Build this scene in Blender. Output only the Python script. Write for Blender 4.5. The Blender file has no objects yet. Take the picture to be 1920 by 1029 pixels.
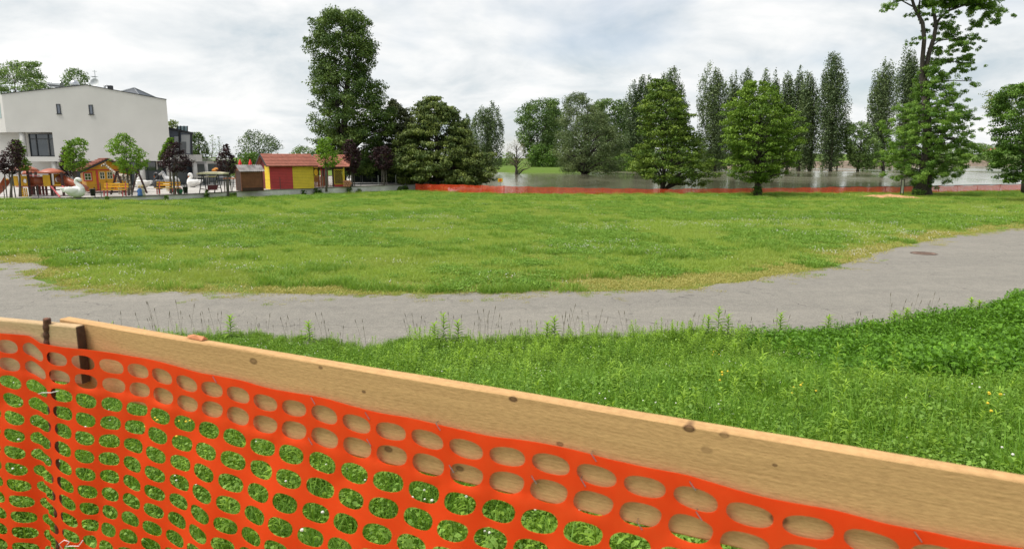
import bpy, bmesh, math, random
import numpy as np
from mathutils import Vector, Matrix

R = math.radians
rng = np.random.default_rng(7)
random.seed(7)
scene = bpy.context.scene
col = scene.collection

# ------------------------------------------------------------------ camera
EYE = 2.8
F = 1250.0
HOR = 299.0
PITCH = math.atan((514.5 - HOR) / F)
SP, CP = math.sin(PITCH), math.cos(PITCH)
cam_d = bpy.data.cameras.new('camera')
cam = bpy.data.objects.new('camera', cam_d)
col.objects.link(cam)
cam.location = (0, 0, EYE)
cam.rotation_euler = (R(90) - PITCH, 0, 0)
cam_d.sensor_fit = 'HORIZONTAL'
cam_d.sensor_width = 36
cam_d.lens = 36 * F / 1920
cam_d.clip_start = 0.05
cam_d.clip_end = 6000
cam_d.dof.use_dof = True
cam_d.dof.focus_distance = 14.0
cam_d.dof.aperture_fstop = 9.0
scene.camera = cam

# ------------------------------------------------------------------ world
SUN_EL, SUN_AZ = 62.0, -100.0        # azimuth measured from +Y towards +X
world = bpy.data.worlds.new('World')
scene.world = world
world.use_nodes = True
wn, wl = world.node_tree.nodes, world.node_tree.links
wn.clear()
def N(nodes, t, **kw):
    n = nodes.new(t)
    for k, v in kw.items():
        setattr(n, k, v)
    return n
wo = N(wn, 'ShaderNodeOutputWorld')
sky = N(wn, 'ShaderNodeTexSky', sky_type='NISHITA')
sky.sun_disc = False
sky.sun_elevation = R(SUN_EL)
sky.sun_rotation = R(SUN_AZ)
bg1 = N(wn, 'ShaderNodeBackground'); bg1.inputs[1].default_value = 0.07
wl.new(sky.outputs[0], bg1.inputs[0])
tc = N(wn, 'ShaderNodeTexCoord')
sep = N(wn, 'ShaderNodeSeparateXYZ'); wl.new(tc.outputs['Generated'], sep.inputs[0])
def wmath(op, a, b):
    n = N(wn, 'ShaderNodeMath', operation=op)
    for i, v in enumerate((a, b)):
        if isinstance(v, (int, float)):
            n.inputs[i].default_value = v
        else:
            wl.new(v, n.inputs[i])
    return n.outputs[0]
zz = wmath('ADD', wmath('ABSOLUTE', sep.outputs[2], 0), 0.30)
px_ = wmath('DIVIDE', sep.outputs[0], zz)
py_ = wmath('DIVIDE', sep.outputs[1], zz)
cmb = N(wn, 'ShaderNodeCombineXYZ'); wl.new(px_, cmb.inputs[0]); wl.new(py_, cmb.inputs[1])
def wnoise(scale, detail, rough, dist, off):
    mp = N(wn, 'ShaderNodeMapping'); mp.inputs['Location'].default_value = off
    wl.new(cmb.outputs[0], mp.inputs[0])
    n = N(wn, 'ShaderNodeTexNoise')
    n.inputs['Scale'].default_value = scale; n.inputs['Detail'].default_value = detail
    n.inputs['Roughness'].default_value = rough; n.inputs['Distortion'].default_value = dist
    wl.new(mp.outputs[0], n.inputs['Vector'])
    return n.outputs['Fac']
def wramp(fac, stops):
    r = N(wn, 'ShaderNodeValToRGB')
    while len(r.color_ramp.elements) < len(stops):
        r.color_ramp.elements.new(0.5)
    for e, (p, c) in zip(r.color_ramp.elements, stops):
        e.position = p; e.color = c
    wl.new(fac, r.inputs[0])
    return r.outputs[0]
n1 = wnoise(2.3, 9, 0.58, 0.3, (3.1, 7.7, 0))
n2 = wnoise(0.9, 5, 0.5, 0.3, (11.3, 2.2, 5))
cloud = wramp(n1, [(0.30, (0.60, 0.68, 0.73, 1)), (0.43, (0.78, 0.82, 0.84, 1)), (0.52, (0.90, 0.92, 0.925, 1)), (0.60, (1.0, 1.0, 0.99, 1))])
mask = wramp(n2, [(0.36, (0.50, 0.50, 0.50, 1)), (0.48, (0.97, 0.97, 0.97, 1))])
bg2 = N(wn, 'ShaderNodeBackground'); bg2.inputs[1].default_value = 0.55
wl.new(cloud, bg2.inputs[0])
mixw = N(wn, 'ShaderNodeMixShader')
wl.new(mask, mixw.inputs[0]); wl.new(bg1.outputs[0], mixw.inputs[1]); wl.new(bg2.outputs[0], mixw.inputs[2])
wl.new(mixw.outputs[0], wo.inputs[0])

sun_d = bpy.data.lights.new('sun', 'SUN')
sun_d.energy = 2.5
sun_d.angle = R(35)
sun_d.color = (1.0, 0.95, 0.88)
sun = bpy.data.objects.new('sun', sun_d)
col.objects.link(sun)
_sd = Vector((math.sin(R(SUN_AZ)) * math.cos(R(SUN_EL)), math.cos(R(SUN_AZ)) * math.cos(R(SUN_EL)), math.sin(R(SUN_EL))))
sun.rotation_euler = _sd.to_track_quat('Z', 'Y').to_euler()

scene.view_settings.view_transform = 'Standard'
scene.view_settings.look = 'None'
scene.view_settings.gamma = 1
scene.view_settings.exposure = 0.9
scene.render.engine = 'CYCLES'
scene.cycles.use_denoising = True
scene.cycles.max_bounces = 6
scene.cycles.diffuse_bounces = 3
scene.cycles.transparent_max_bounces = 12
scene.cycles.caustics_reflective = False
scene.cycles.caustics_refractive = False

# ------------------------------------------------------------------ pixel helpers (photo pixels, 1920 wide)
def ray(x, y):
    a, b = (x - 960) / F, (514.5 - y) / F
    return Vector((a, CP + b * SP, -SP + b * CP))
def P(x, y, Y):
    d = ray(x, y)
    return Vector((0, 0, EYE)) + d * (Y / d.y)
def G(x, y, z=0.0):
    d = ray(x, y)
    return Vector((0, 0, EYE)) + d * ((z - EYE) / d.z)
def smooth(t):
    t = np.clip(t, 0, 1)
    return t * t * (3 - 2 * t)

_tab = np.random.default_rng(5).random((256, 256))
def vnoise(x, y):
    x = np.asarray(x, float); y = np.asarray(y, float)
    xi, yi = np.floor(x).astype(int), np.floor(y).astype(int)
    fx, fy = x - xi, y - yi
    fx, fy = fx * fx * (3 - 2 * fx), fy * fy * (3 - 2 * fy)
    a = _tab[xi % 256, yi % 256]; b = _tab[(xi + 1) % 256, yi % 256]
    c = _tab[xi % 256, (yi + 1) % 256]; d = _tab[(xi + 1) % 256, (yi + 1) % 256]
    return (a * (1 - fx) + b * fx) * (1 - fy) + (c * (1 - fx) + d * fx) * fy
def fbm(x, y):
    return 0.55 * vnoise(x, y) + 0.3 * vnoise(x * 2.1 + 9, y * 2.1) + 0.15 * vnoise(x * 4.3, y * 4.3 + 5)

# ------------------------------------------------------------------ materials
def new_mat(name):
    m = bpy.data.materials.new(name); m.use_nodes = True
    nt = m.node_tree
    return m, nt.nodes, nt.links, nt.nodes['Principled BSDF'], nt.nodes['Material Output']
def c4(c): return (c[0], c[1], c[2], 1)
def coords(nd, lk, kind='Object', scale=(1, 1, 1)):
    t = N(nd, 'ShaderNodeTexCoord'); mp = N(nd, 'ShaderNodeMapping'); mp.inputs['Scale'].default_value = scale
    if kind == 'World':
        g = N(nd, 'ShaderNodeNewGeometry'); lk.new(g.outputs['Position'], mp.inputs[0])
    else:
        lk.new(t.outputs[kind], mp.inputs[0])
    return mp.outputs[0]
def noise(nd, lk, vec, scale, detail=4, rough=0.55, dist=0):
    n = N(nd, 'ShaderNodeTexNoise')
    n.inputs['Scale'].default_value = scale; n.inputs['Detail'].default_value = detail
    n.inputs['Roughness'].default_value = rough; n.inputs['Distortion'].default_value = dist
    if vec is not None: lk.new(vec, n.inputs['Vector'])
    return n.outputs['Fac']
def ramp(nd, lk, fac, stops):
    r = N(nd, 'ShaderNodeValToRGB')
    while len(r.color_ramp.elements) < len(stops): r.color_ramp.elements.new(0.5)
    for e, (p, c) in zip(r.color_ramp.elements, stops):
        e.position = p; e.color = c4(c) if len(c) == 3 else c
    lk.new(fac, r.inputs[0])
    return r.outputs[0]
def mixc(nd, lk, fac, a, b, mode='MIX'):
    m = N(nd, 'ShaderNodeMix', data_type='RGBA', blend_type=mode)
    for sock, v in ((m.inputs[0], fac), (m.inputs[6], a), (m.inputs[7], b)):
        if isinstance(v, (int, float)): sock.default_value = v
        elif isinstance(v, tuple): sock.default_value = c4(v)
        else: lk.new(v, sock)
    return m.outputs[2]
def bump(nd, lk, bsdf, h, strength=0.3, dist=0.02):
    b = N(nd, 'ShaderNodeBump'); b.inputs['Strength'].default_value = strength; b.inputs['Distance'].default_value = dist
    lk.new(h, b.inputs['Height']); lk.new(b.outputs[0], bsdf.inputs['Normal'])
MATS = {}
def paint(name, c, rough=0.6, var=0.12, scale=3.0, metal=0.0, bmp=0.0):
    if name in MATS: return MATS[name]
    m, nd, lk, b, o = new_mat(name)
    v = coords(nd, lk, 'World')
    f = noise(nd, lk, v, scale, 6, 0.6)
    lk.new(ramp(nd, lk, f, [(0.3, tuple(x * (1 - var) for x in c)), (0.7, tuple(min(1, x * (1 + var)) for x in c))]), b.inputs['Base Color'])
    b.inputs['Roughness'].default_value = rough; b.inputs['Metallic'].default_value = metal
    if bmp: bump(nd, lk, b, noise(nd, lk, v, scale * 12, 4), bmp)
    MATS[name] = m
    return m
def leaf_mat(name, dark, light, trans=0.3, rough=0.55, patches=None):
    """foliage: colour from the per-leaf tint, thin enough to let light through"""
    if name in MATS: return MATS[name]
    m, nd, lk, b, o = new_mat(name)
    at = N(nd, 'ShaderNodeAttribute', attribute_name='tint')
    oi = N(nd, 'ShaderNodeObjectInfo')
    mm = N(nd, 'ShaderNodeMath', operation='MULTIPLY_ADD'); lk.new(oi.outputs['Random'], mm.inputs[0]); mm.inputs[1].default_value = 0.3
    lk.new(at.outputs['Fac'], mm.inputs[2])
    c = ramp(nd, lk, mm.outputs[0], [(0.1, dark), (1.1 if False else 1.0, light)])
    if patches:
        v = coords(nd, lk, 'World')
        for (sc, lo, hi, pc, amt) in patches:
            f = noise(nd, lk, v, sc, 3, 0.6, 0.5)
            fr = ramp(nd, lk, f, [(lo, (0, 0, 0)), (hi, (amt, amt, amt))])
            c = mixc(nd, lk, fr, c, pc)
    lk.new(c, b.inputs['Base Color'])
    b.inputs['Roughness'].default_value = rough
    b.inputs['Specular IOR Level'].default_value = 0.25
    t = N(nd, 'ShaderNodeBsdfTranslucent')
    c2 = mixc(nd, lk, 1.0, c, (1.0, 1.0, 0.55), 'MULTIPLY')
    lk.new(c2, t.inputs[0])
    mx = N(nd, 'ShaderNodeMixShader'); mx.inputs[0].default_value = trans
    lk.new(b.outputs[0], mx.inputs[1]); lk.new(t.outputs[0], mx.inputs[2]); lk.new(mx.outputs[0], o.inputs[0])
    MATS[name] = m
    return m
def bark_mat(name, a, b_):
    if name in MATS: return MATS[name]
    m, nd, lk, b, o = new_mat(name)
    v = coords(nd, lk, 'World', (1, 1, 0.25))
    f = noise(nd, lk, v, 9, 6, 0.65, 0.6)
    lk.new(ramp(nd, lk, f, [(0.3, a), (0.7, b_)]), b.inputs['Base Color'])
    b.inputs['Roughness'].default_value = 0.9
    bump(nd, lk, b, f, 0.6, 0.04)
    MATS[name] = m
    return m
def glass_mat(name, c, rough=0.04):
    if name in MATS: return MATS[name]
    m, nd, lk, b, o = new_mat(name)
    b.inputs['Base Color'].default_value = c4(c); b.inputs['Roughness'].default_value = rough
    b.inputs['Specular IOR Level'].default_value = 0.8
    b.inputs['Coat Weight'].default_value = 0.5
    MATS[name] = m
    return m

# ------------------------------------------------------------------ mesh helpers
class MB:
    def __init__(s): s.v = []; s.f = []
    def add(s, vs, fs):
        o = len(s.v); s.v += [tuple(v) for v in vs]; s.f += [tuple(i + o for i in f) for f in fs]; return s
    def box(s, c, d, rz=0.0, rx=0.0, ry=0.0):
        m = Matrix.Rotation(rz, 3, 'Z') @ Matrix.Rotation(ry, 3, 'Y') @ Matrix.Rotation(rx, 3, 'X')
        vs = [m @ Vector((x * d[0] / 2, y * d[1] / 2, z * d[2] / 2)) + Vector(c) for x in (-1, 1) for y in (-1, 1) for z in (-1, 1)]
        return s.add(vs, [(0, 1, 3, 2), (4, 6, 7, 5), (0, 4, 5, 1), (2, 3, 7, 6), (0, 2, 6, 4), (1, 5, 7, 3)])
    def bar(s, a, b, w, h=None):
        a, b = Vector(a), Vector(b); h = h or w
        d = (b - a).normalized()
        u = d.cross(Vector((0, 0, 1)))
        if u.length < 1e-4: u = Vector((1, 0, 0))
        u.normalize(); n = u.cross(d)
        vs = [p + u * (i * w / 2) + n * (j * h / 2) for p in (a, b) for i, j in ((-1, -1), (1, -1), (1, 1), (-1, 1))]
        return s.add(vs, [(0, 3, 2, 1), (4, 5, 6, 7), (0, 1, 5, 4), (1, 2, 6, 5), (2, 3, 7, 6), (3, 0, 4, 7)])
    def tube(s, pts, rad, n=8, cap=True):
        pts = [Vector(p) for p in pts]
        if isinstance(rad, (int, float)): rad = [rad] * len(pts)
        vs, fs = [], []
        for i, p in enumerate(pts):
            d = (pts[min(i + 1, len(pts) - 1)] - pts[max(i - 1, 0)]).normalized()
            u = d.cross(Vector((0.13, 0.9, 0.2)))
            if u.length < 1e-3: u = d.cross(Vector((1, 0, 0)))
            u.normalize(); w = d.cross(u)
            for k in range(n):
                a = 2 * math.pi * k / n
                vs.append(p + (u * math.cos(a) + w * math.sin(a)) * rad[i])
        for i in range(len(pts) - 1):
            for k in range(n):
                fs.append((i * n + k, i * n + (k + 1) % n, (i + 1) * n + (k + 1) % n, (i + 1) * n + k))
        if cap:
            fs.append(tuple(range(n - 1, -1, -1))); fs.append(tuple(range((len(pts) - 1) * n, len(pts) * n)))
        return s.add(vs, fs)
    def lathe(s, c, prof, n=12):
        vs, fs = [], []
        for r, z in prof:
            for k in range(n):
                a = 2 * math.pi * k / n
                vs.append((c[0] + r * math.cos(a), c[1] + r * math.sin(a), c[2] + z))
        for i in range(len(prof) - 1):
            for k in range(n):
                fs.append((i * n + k, i * n + (k + 1) % n, (i + 1) * n + (k + 1) % n, (i + 1) * n + k))
        fs.append(tuple(range(n - 1, -1, -1))); fs.append(tuple(range((len(prof) - 1) * n, len(prof) * n)))
        return s.add(vs, fs)
    def ball(s, c, r, n=10, m=7):
        if isinstance(r, (int, float)): r = (r, r, r)
        vs, fs = [], []
        for i in range(m + 1):
            t = math.pi * (i + 0.02) / (m + 0.04)
            for k in range(n):
                a = 2 * math.pi * k / n
                vs.append((c[0] + r[0] * math.sin(t) * math.cos(a), c[1] + r[1] * math.sin(t) * math.sin(a), c[2] - r[2] * math.cos(t)))
        for i in range(m):
            for k in range(n):
                fs.append((i * n + k, i * n + (k + 1) % n, (i + 1) * n + (k + 1) % n, (i + 1) * n + k))
        fs.append(tuple(range(n - 1, -1, -1))); fs.append(tuple(range(m * n, (m + 1) * n)))
        return s.add(vs, fs)
    def prism(s, poly, a, b):
        """poly: list of points (Vector) of one face; extruded by vector (b-a)"""
        off = Vector(b) - Vector(a); n = len(poly)
        p0 = [Vector(p) for p in poly]
        vs = p0 + [p + off for p in p0]
        fs = [tuple(range(n)), tuple(range(2 * n - 1, n - 1, -1))] + [(i, i + n, (i + 1) % n + n, (i + 1) % n) for i in range(n)]
        return s.add(vs, fs)
    def build(s, name, mat, parent=None, smooth_=False, bevel=0.0, loc=None):
        me = bpy.data.meshes.new(name)
        me.from_pydata(s.v, [], s.f)
        bm = bmesh.new(); bm.from_mesh(me); bmesh.ops.recalc_face_normals(bm, faces=bm.faces); bm.to_mesh(me); bm.free()
        if smooth_:
            me.polygons.foreach_set('use_smooth', [True] * len(me.polygons))
        me.materials.append(mat)
        o = bpy.data.objects.new(name, me); col.objects.link(o)
        if parent is not None: o.parent = parent
        if loc is not None: o.location = loc
        if bevel:
            md = o.modifiers.new('bevel', 'BEVEL'); md.width = bevel; md.segments = 2; md.limit_method = 'ANGLE'
        return o
def thing(name, label, cat, loc=(0, 0, 0), rz=0.0, group=None):
    o = bpy.data.objects.new(name, None); col.objects.link(o)
    o.location = loc; o.rotation_euler = (0, 0, rz)
    o.empty_display_size = 0.2
    return tag(o, label, cat, group)
def tag(o, label, cat=None, group=None, kind=None):
    o['label'] = label
    if cat: o['category'] = cat
    if group: o['group'] = group
    if kind: o['kind'] = kind
    return o
def np_mesh(name, V, Fq, mat, parent=None, tint=None, smooth_=False):
    me = bpy.data.meshes.new(name)
    V = np.asarray(V, np.float32); Fq = np.asarray(Fq, np.int32)
    k = Fq.shape[1]
    me.vertices.add(len(V)); me.vertices.foreach_set('co', V.ravel())
    me.loops.add(Fq.size); me.loops.foreach_set('vertex_index', Fq.ravel())
    me.polygons.add(len(Fq))
    me.polygons.foreach_set('loop_start', np.arange(0, Fq.size, k, dtype=np.int32))
    me.polygons.foreach_set('loop_total', np.full(len(Fq), k, np.int32))
    if smooth_: me.polygons.foreach_set('use_smooth', np.ones(len(Fq), bool))
    if tint is not None:
        a = me.attributes.new('tint', 'FLOAT', 'POINT'); a.data.foreach_set('value', np.asarray(tint, np.float32))
    me.update(calc_edges=True)
    me.materials.append(mat)
    o = bpy.data.objects.new(name, me)
    if parent is not False: col.objects.link(o)
    if parent: o.parent = parent
    return o

# ------------------------------------------------------------------ the lie of the land
far_edge_px = [(-300, 478), (-60, 485), (0, 490), (55, 494), (95, 500), (78, 512), (62, 522), (100, 536), (150, 543), (230, 548), (400, 549), (550, 551), (700, 552), (800, 552), (900, 549), (1050, 547), (1200, 546), (1290, 542), (1400, 527), (1480, 514), (1545, 503), (1590, 494), (1640, 476), (1690, 463), (1750, 450), (1800, 440), (1860, 433), (1920, 427), (2300, 400)]
near_edge_px = [(-500, 662), (0, 652), (180, 640), (300, 630), (500, 634), (700, 650), (850, 642), (1000, 640), (1150, 634), (1300, 632), (1450, 634), (1550, 630), (1640, 622), (1700, 612), (1800, 600), (1860, 584), (1920, 562), (2300, 505)]
far_edge = [G(x, y) for x, y in far_edge_px]
near_edge = [G(x, y) for x, y in near_edge_px]
ne_x = np.array([p.x for p in near_edge]); ne_y = np.array([p.y for p in near_edge])
fe_main = [p for (px, _), p in zip(far_edge_px, far_edge) if px >= 150 or px <= 0]
fe_x = np.array([p.x for p in fe_main]); fe_y = np.array([p.y for p in fe_main])
net_px = [(779, 358), (860, 362), (945, 365), (1100, 365), (1240, 364.5), (1425, 363.5), (1560, 363), (1700, 362.5), (1800, 361), (1920, 359), (2200, 354)]
net_line = [G(x, y, -0.08) for x, y in net_px]
nl_x = np.array([p.x for p in net_line]); nl_y = np.array([p.y for p in net_line])
ZT = 0.45
wall_px = [(-700, 377), (-60, 373), (0, 371.6), (140, 370.2), (250, 368), (360, 363.4), (440, 358.6), (520, 355.2), (600, 352), (700, 348), (779, 345.3)]
wall_line = [G(x, y, ZT) for x, y in wall_px]
wl_x = np.array([p.x for p in wall_line]); wl_y = np.array([p.y for p in wall_line])
shore_px = [(760, 321), (900, 321), (960, 324.5), (1060, 325), (1110, 320.5), (1200, 317.5), (1350, 316), (1500, 315), (1700, 313), (1900, 311), (2400, 309)]
WZ = -0.3
shore = [G(x, y, WZ) for x, y in shore_px]
sh_x = np.array([-400.] + [p.x for p in shore] + [900.]); sh_y = np.array([shore[0].y] + [p.y for p in shore] + [shore[-1].y])

def ground_z(x, y):
    x = np.asarray(x, float); y = np.asarray(y, float)
    ney = np.interp(x, ne_x, ne_y)
    z = 1.28 * smooth((ney - y - 0.1) / 8.5)
    z = z + 0.38 * smooth((-x - 15) / 16) * smooth((y - 16) / 22)
    z = z - 0.09 * smooth((y - 35) / 18) * smooth((x + 25) / 15)
    lawn_amp = smooth((y - np.interp(x, fe_x, fe_y) - 1.0) / 4)
    z = z + 0.10 * (fbm(x * 0.16 + 3, y * 0.16) - 0.5) * lawn_amp * smooth((60 - y) / 8)
    z = z - 0.12 * smooth((y - np.interp(x, wl_x, wl_y) + 4) / 4) * smooth((-x - 8) / 2) * smooth((x + 26) / 6)
    ny = np.interp(x, nl_x, nl_y)
    river = smooth((y - ny - 0.6) / 7.0) * smooth((x + 7 + 0.10 * (y - 60)) / 7.0)
    sy = np.interp(x, sh_x, sh_y)
    river = river * (1 - smooth((y - sy + 6) / 12.0))
    z = z - 2.2 * river
    bank = smooth((y - sy + 2) / 14.0) * smooth((x + 40) / 30)
    right = smooth((x - 60) / 80)
    z = z + bank * (0.8 + 2.4 * right)
    z = z + right * 4.5 * smooth((y - sy - 10) / 260) * bank
    z = z + 7 * smooth((y - 900) / 1500) * (0.5 + fbm(x * 0.0015, y * 0.0015))
    return z
def gz(x, y): return float(ground_z(np.array([x]), np.array([y]))[0])

ys = np.concatenate([np.arange(-14, 22, 0.4), np.arange(22, 80, 0.8), np.arange(80, 400, 4), np.arange(400, 1000, 30), np.arange(1000, 4500, 150)])
xs = np.concatenate([np.arange(-2500, -300, 150), np.arange(-300, -60, 12), np.arange(-60, -14, 1.2), np.arange(-14, 22, 0.4), np.arange(22, 70, 1.2), np.arange(70, 400, 8), np.arange(400, 2600, 120)])
GX, GY = np.meshgrid(xs, ys)
GZ = ground_z(GX, GY)
V = np.stack([GX.ravel(), GY.ravel(), GZ.ravel()], 1)
nx_, ny_ = len(xs), len(ys)
ii, jj = np.meshgrid(np.arange(ny_ - 1), np.arange(nx_ - 1), indexing='ij')
a = (ii * nx_ + jj).ravel()
Fq = np.stack([a, a + 1, a + nx_ + 1, a + nx_], 1)
m, nd, lk, b, o = new_mat('turf_soil')
v = coords(nd, lk, 'World')
f1 = noise(nd, lk, v, 0.35, 6, 0.6, 0.4); f2 = noise(nd, lk, v, 9, 5, 0.7); f3 = noise(nd, lk, v, 60, 3, 0.7)
c_ = ramp(nd, lk, f1, [(0.3, (0.075, 0.145, 0.020)), (0.5, (0.11, 0.19, 0.026)), (0.7, (0.15, 0.21, 0.04))])
c_ = mixc(nd, lk, 0.5, c_, ramp(nd, lk, f2, [(0.3, (0.035, 0.08, 0.012)), (0.7, (0.15, 0.21, 0.04))]))
c_ = mixc(nd, lk, 0.35, c_, ramp(nd, lk, f3, [(0.3, (0.03, 0.06, 0.01)), (0.7, (0.17, 0.25, 0.05))]))
lk.new(c_, b.inputs['Base Color']); b.inputs['Roughness'].default_value = 0.95
b.inputs['Specular IOR Level'].default_value = 0.1
bump(nd, lk, b, f2, 0.5, 0.05)
ground = np_mesh('ground', V, Fq, m, smooth_=True)
tag(ground, 'broad green park lawn and grassy bank running down to the river', 'ground', kind='structure')

# ------------------------------------------------------------------ asphalt path
def dense(pts, step=0.35, amp=0.0, seed=0):
    out = []
    for i in range(len(pts) - 1):
        p, q = Vector(pts[i]), Vector(pts[i + 1])
        n = max(1, int((q - p).length / step))
        for k in range(n):
            out.append(p.lerp(q, k / n))
    out.append(Vector(pts[-1]))
    if amp:
        for k, p in enumerate(out):
            p.y += amp * (float(vnoise(p.x * 2.1 + seed, seed + 0.5)) - 0.5) * 2 + amp * 0.7 * (float(vnoise(p.x * 7.3 + seed, seed + 3.5)) - 0.5)
    return out
fe = dense(far_edge, 0.3, 0.16, 3); nep = dense([p - Vector((0, 0.45, 0)) for p in near_edge], 0.3, 0.15, 8)
bm = bmesh.new()
ring = [bm.verts.new((p.x, p.y, 0.012)) for p in fe] + [bm.verts.new((p.x, p.y, 0.012)) for p in reversed(nep)]
fc = bm.faces.new(ring)
bmesh.ops.triangulate(bm, faces=[fc], ngon_method='EAR_CLIP')
bmesh.ops.recalc_face_normals(bm, faces=bm.faces)
me = bpy.data.meshes.new('path'); bm.to_mesh(me); bm.free()
if me.polygons[0].normal.z < 0: me.flip_normals()
m, nd, lk, b, o = new_mat('worn_asphalt')
v = coords(nd, lk, 'World')
vs_ = coords(nd, lk, 'World', (0.25, 1.0, 1.0))
big = noise(nd, lk, vs_, 0.7, 6, 0.65, 1.2); mid = noise(nd, lk, v, 3.5, 6, 0.7, 0.3); grain = noise(nd, lk, v, 55, 3, 0.8)
vor = N(nd, 'ShaderNodeTexVoronoi'); vor.inputs['Scale'].default_value = 60; lk.new(v, vor.inputs['Vector'])
c_ = ramp(nd, lk, big, [(0.3, (0.150, 0.140, 0.118)), (0.5, (0.198, 0.184, 0.153)), (0.72, (0.275, 0.252, 0.208))])
c_ = mixc(nd, lk, 0.45, c_, ramp(nd, lk, mid, [(0.3, (0.128, 0.120, 0.102)), (0.7, (0.275, 0.252, 0.210))]))
c_ = mixc(nd, lk, 0.32, c_, ramp(nd, lk, vor.outputs['Color'], [(0.1, (0.07, 0.066, 0.062)), (0.5, (0.165, 0.154, 0.13)), (0.9, (0.34, 0.32, 0.275))]))
crk = N(nd, 'ShaderNodeTexVoronoi', feature='DISTANCE_TO_EDGE'); crk.inputs['Scale'].default_value = 0.32
wv = N(nd, 'ShaderNodeVectorMath', operation='ADD'); lk.new(v, wv.inputs[0])
nn = N(nd, 'ShaderNodeTexNoise'); nn.inputs['Scale'].default_value = 1.3; nn.inputs['Detail'].default_value = 5; lk.new(v, nn.inputs['Vector'])
lk.new(nn.outputs['Color'], wv.inputs[1]); lk.new(wv.outputs[0], crk.inputs['Vector'])
cf = ramp(nd, lk, crk.outputs['Distance'], [(0.0, (1, 1, 1)), (0.008, (0, 0, 0))])
cm_ = N(nd, 'ShaderNodeMath', operation='MULTIPLY'); lk.new(cf, cm_.inputs[0]); lk.new(ramp(nd, lk, mid, [(0.45, (0, 0, 0)), (0.6, (0.8, 0.8, 0.8))]), cm_.inputs[1])
c_ = mixc(nd, lk, cm_.outputs[0], c_, (0.05, 0.045, 0.04))
lk.new(c_, b.inputs['Base Color']); b.inputs['Roughness'].default_value = 0.92
bump(nd, lk, b, vor.outputs['Distance'], 0.35, 0.008)
me.materials.append(m)
path = bpy.data.objects.new('path', me); col.objects.link(path)
tag(path, 'worn grey asphalt path curving across the lawn', 'path', kind='structure')

# ------------------------------------------------------------------ river
m, nd, lk, b, o = new_mat('muddy_water')
v = coords(nd, lk, 'World', (1, 0.30, 1))
w1 = noise(nd, lk, v, 0.55, 4, 0.6, 0.6); w2 = noise(nd, lk, v, 0.045, 3, 0.6, 1.0)
c_ = ramp(nd, lk, w2, [(0.35, (0.11, 0.11, 0.07)), (0.65, (0.18, 0.17, 0.115))])
lk.new(c_, b.inputs['Base Color'])
lk.new(ramp(nd, lk, w2, [(0.4, (0.06, 0.06, 0.06)), (0.62, (0.2, 0.2, 0.2))]), b.inputs['Roughness'])
b.inputs['IOR'].default_value = 1.33
bp = N(nd, 'ShaderNodeBump'); bp.inputs['Strength'].default_value = 0.22; bp.inputs['Distance'].default_value = 0.08
lk.new(w1, bp.inputs['Height']); lk.new(bp.outputs[0], b.inputs['Normal'])
river = np_mesh('water', [(-260, 55, WZ), (900, 55, WZ), (900, 480, WZ), (-260, 480, WZ)], [(0, 1, 2, 3)], m)
tag(river, 'wide muddy river in flood behind the lawn', 'river', kind='structure')

# rocky foot of the far bank on the right
m, nd, lk, b, o = new_mat('bank_stone')
v = coords(nd, lk, 'World')
f = noise(nd, lk, v, 0.8, 6, 0.7)
vo = N(nd, 'ShaderNodeTexVoronoi'); vo.inputs['Scale'].default_value = 1.1; lk.new(v, vo.inputs['Vector'])
c_ = mixc(nd, lk, 0.5, ramp(nd, lk, f, [(0.3, (0.09, 0.065, 0.045)), (0.7, (0.27, 0.20, 0.14))]), ramp(nd, lk, vo.outputs['Color'], [(0.2, (0.10, 0.075, 0.055)), (0.8, (0.28, 0.22, 0.16))]))
lk.new(c_, b.inputs['Base Color']); b.inputs['Roughness'].default_value = 0.95
vv, ff = [], []
nb = 160
X0 = np.linspace(70, 620, nb)
for i, x in enumerate(X0):
    sy = float(np.interp(x, sh_x, sh_y))
    for j in range(7):
        t = j / 6
        yy = sy - 4 + t * 12
        vv.append((x, yy + 1.2 * (random.random() - 0.5), max(WZ - 0.3, gz(x, yy)) + 0.25 + 0.5 * random.random() * (1 - abs(2 * t - 1)) - (0.4 if j in (0, 6) else 0)))
for i in range(nb - 1):
    for j in range(6):
        k = i * 7 + j
        ff.append((k, k + 7, k + 8, k + 1))
rb = np_mesh('rocky_bank', vv, ff, m)
tag(rb, 'reddish brown stony embankment along the far shore at right', 'embankment', kind='structure')

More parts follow.
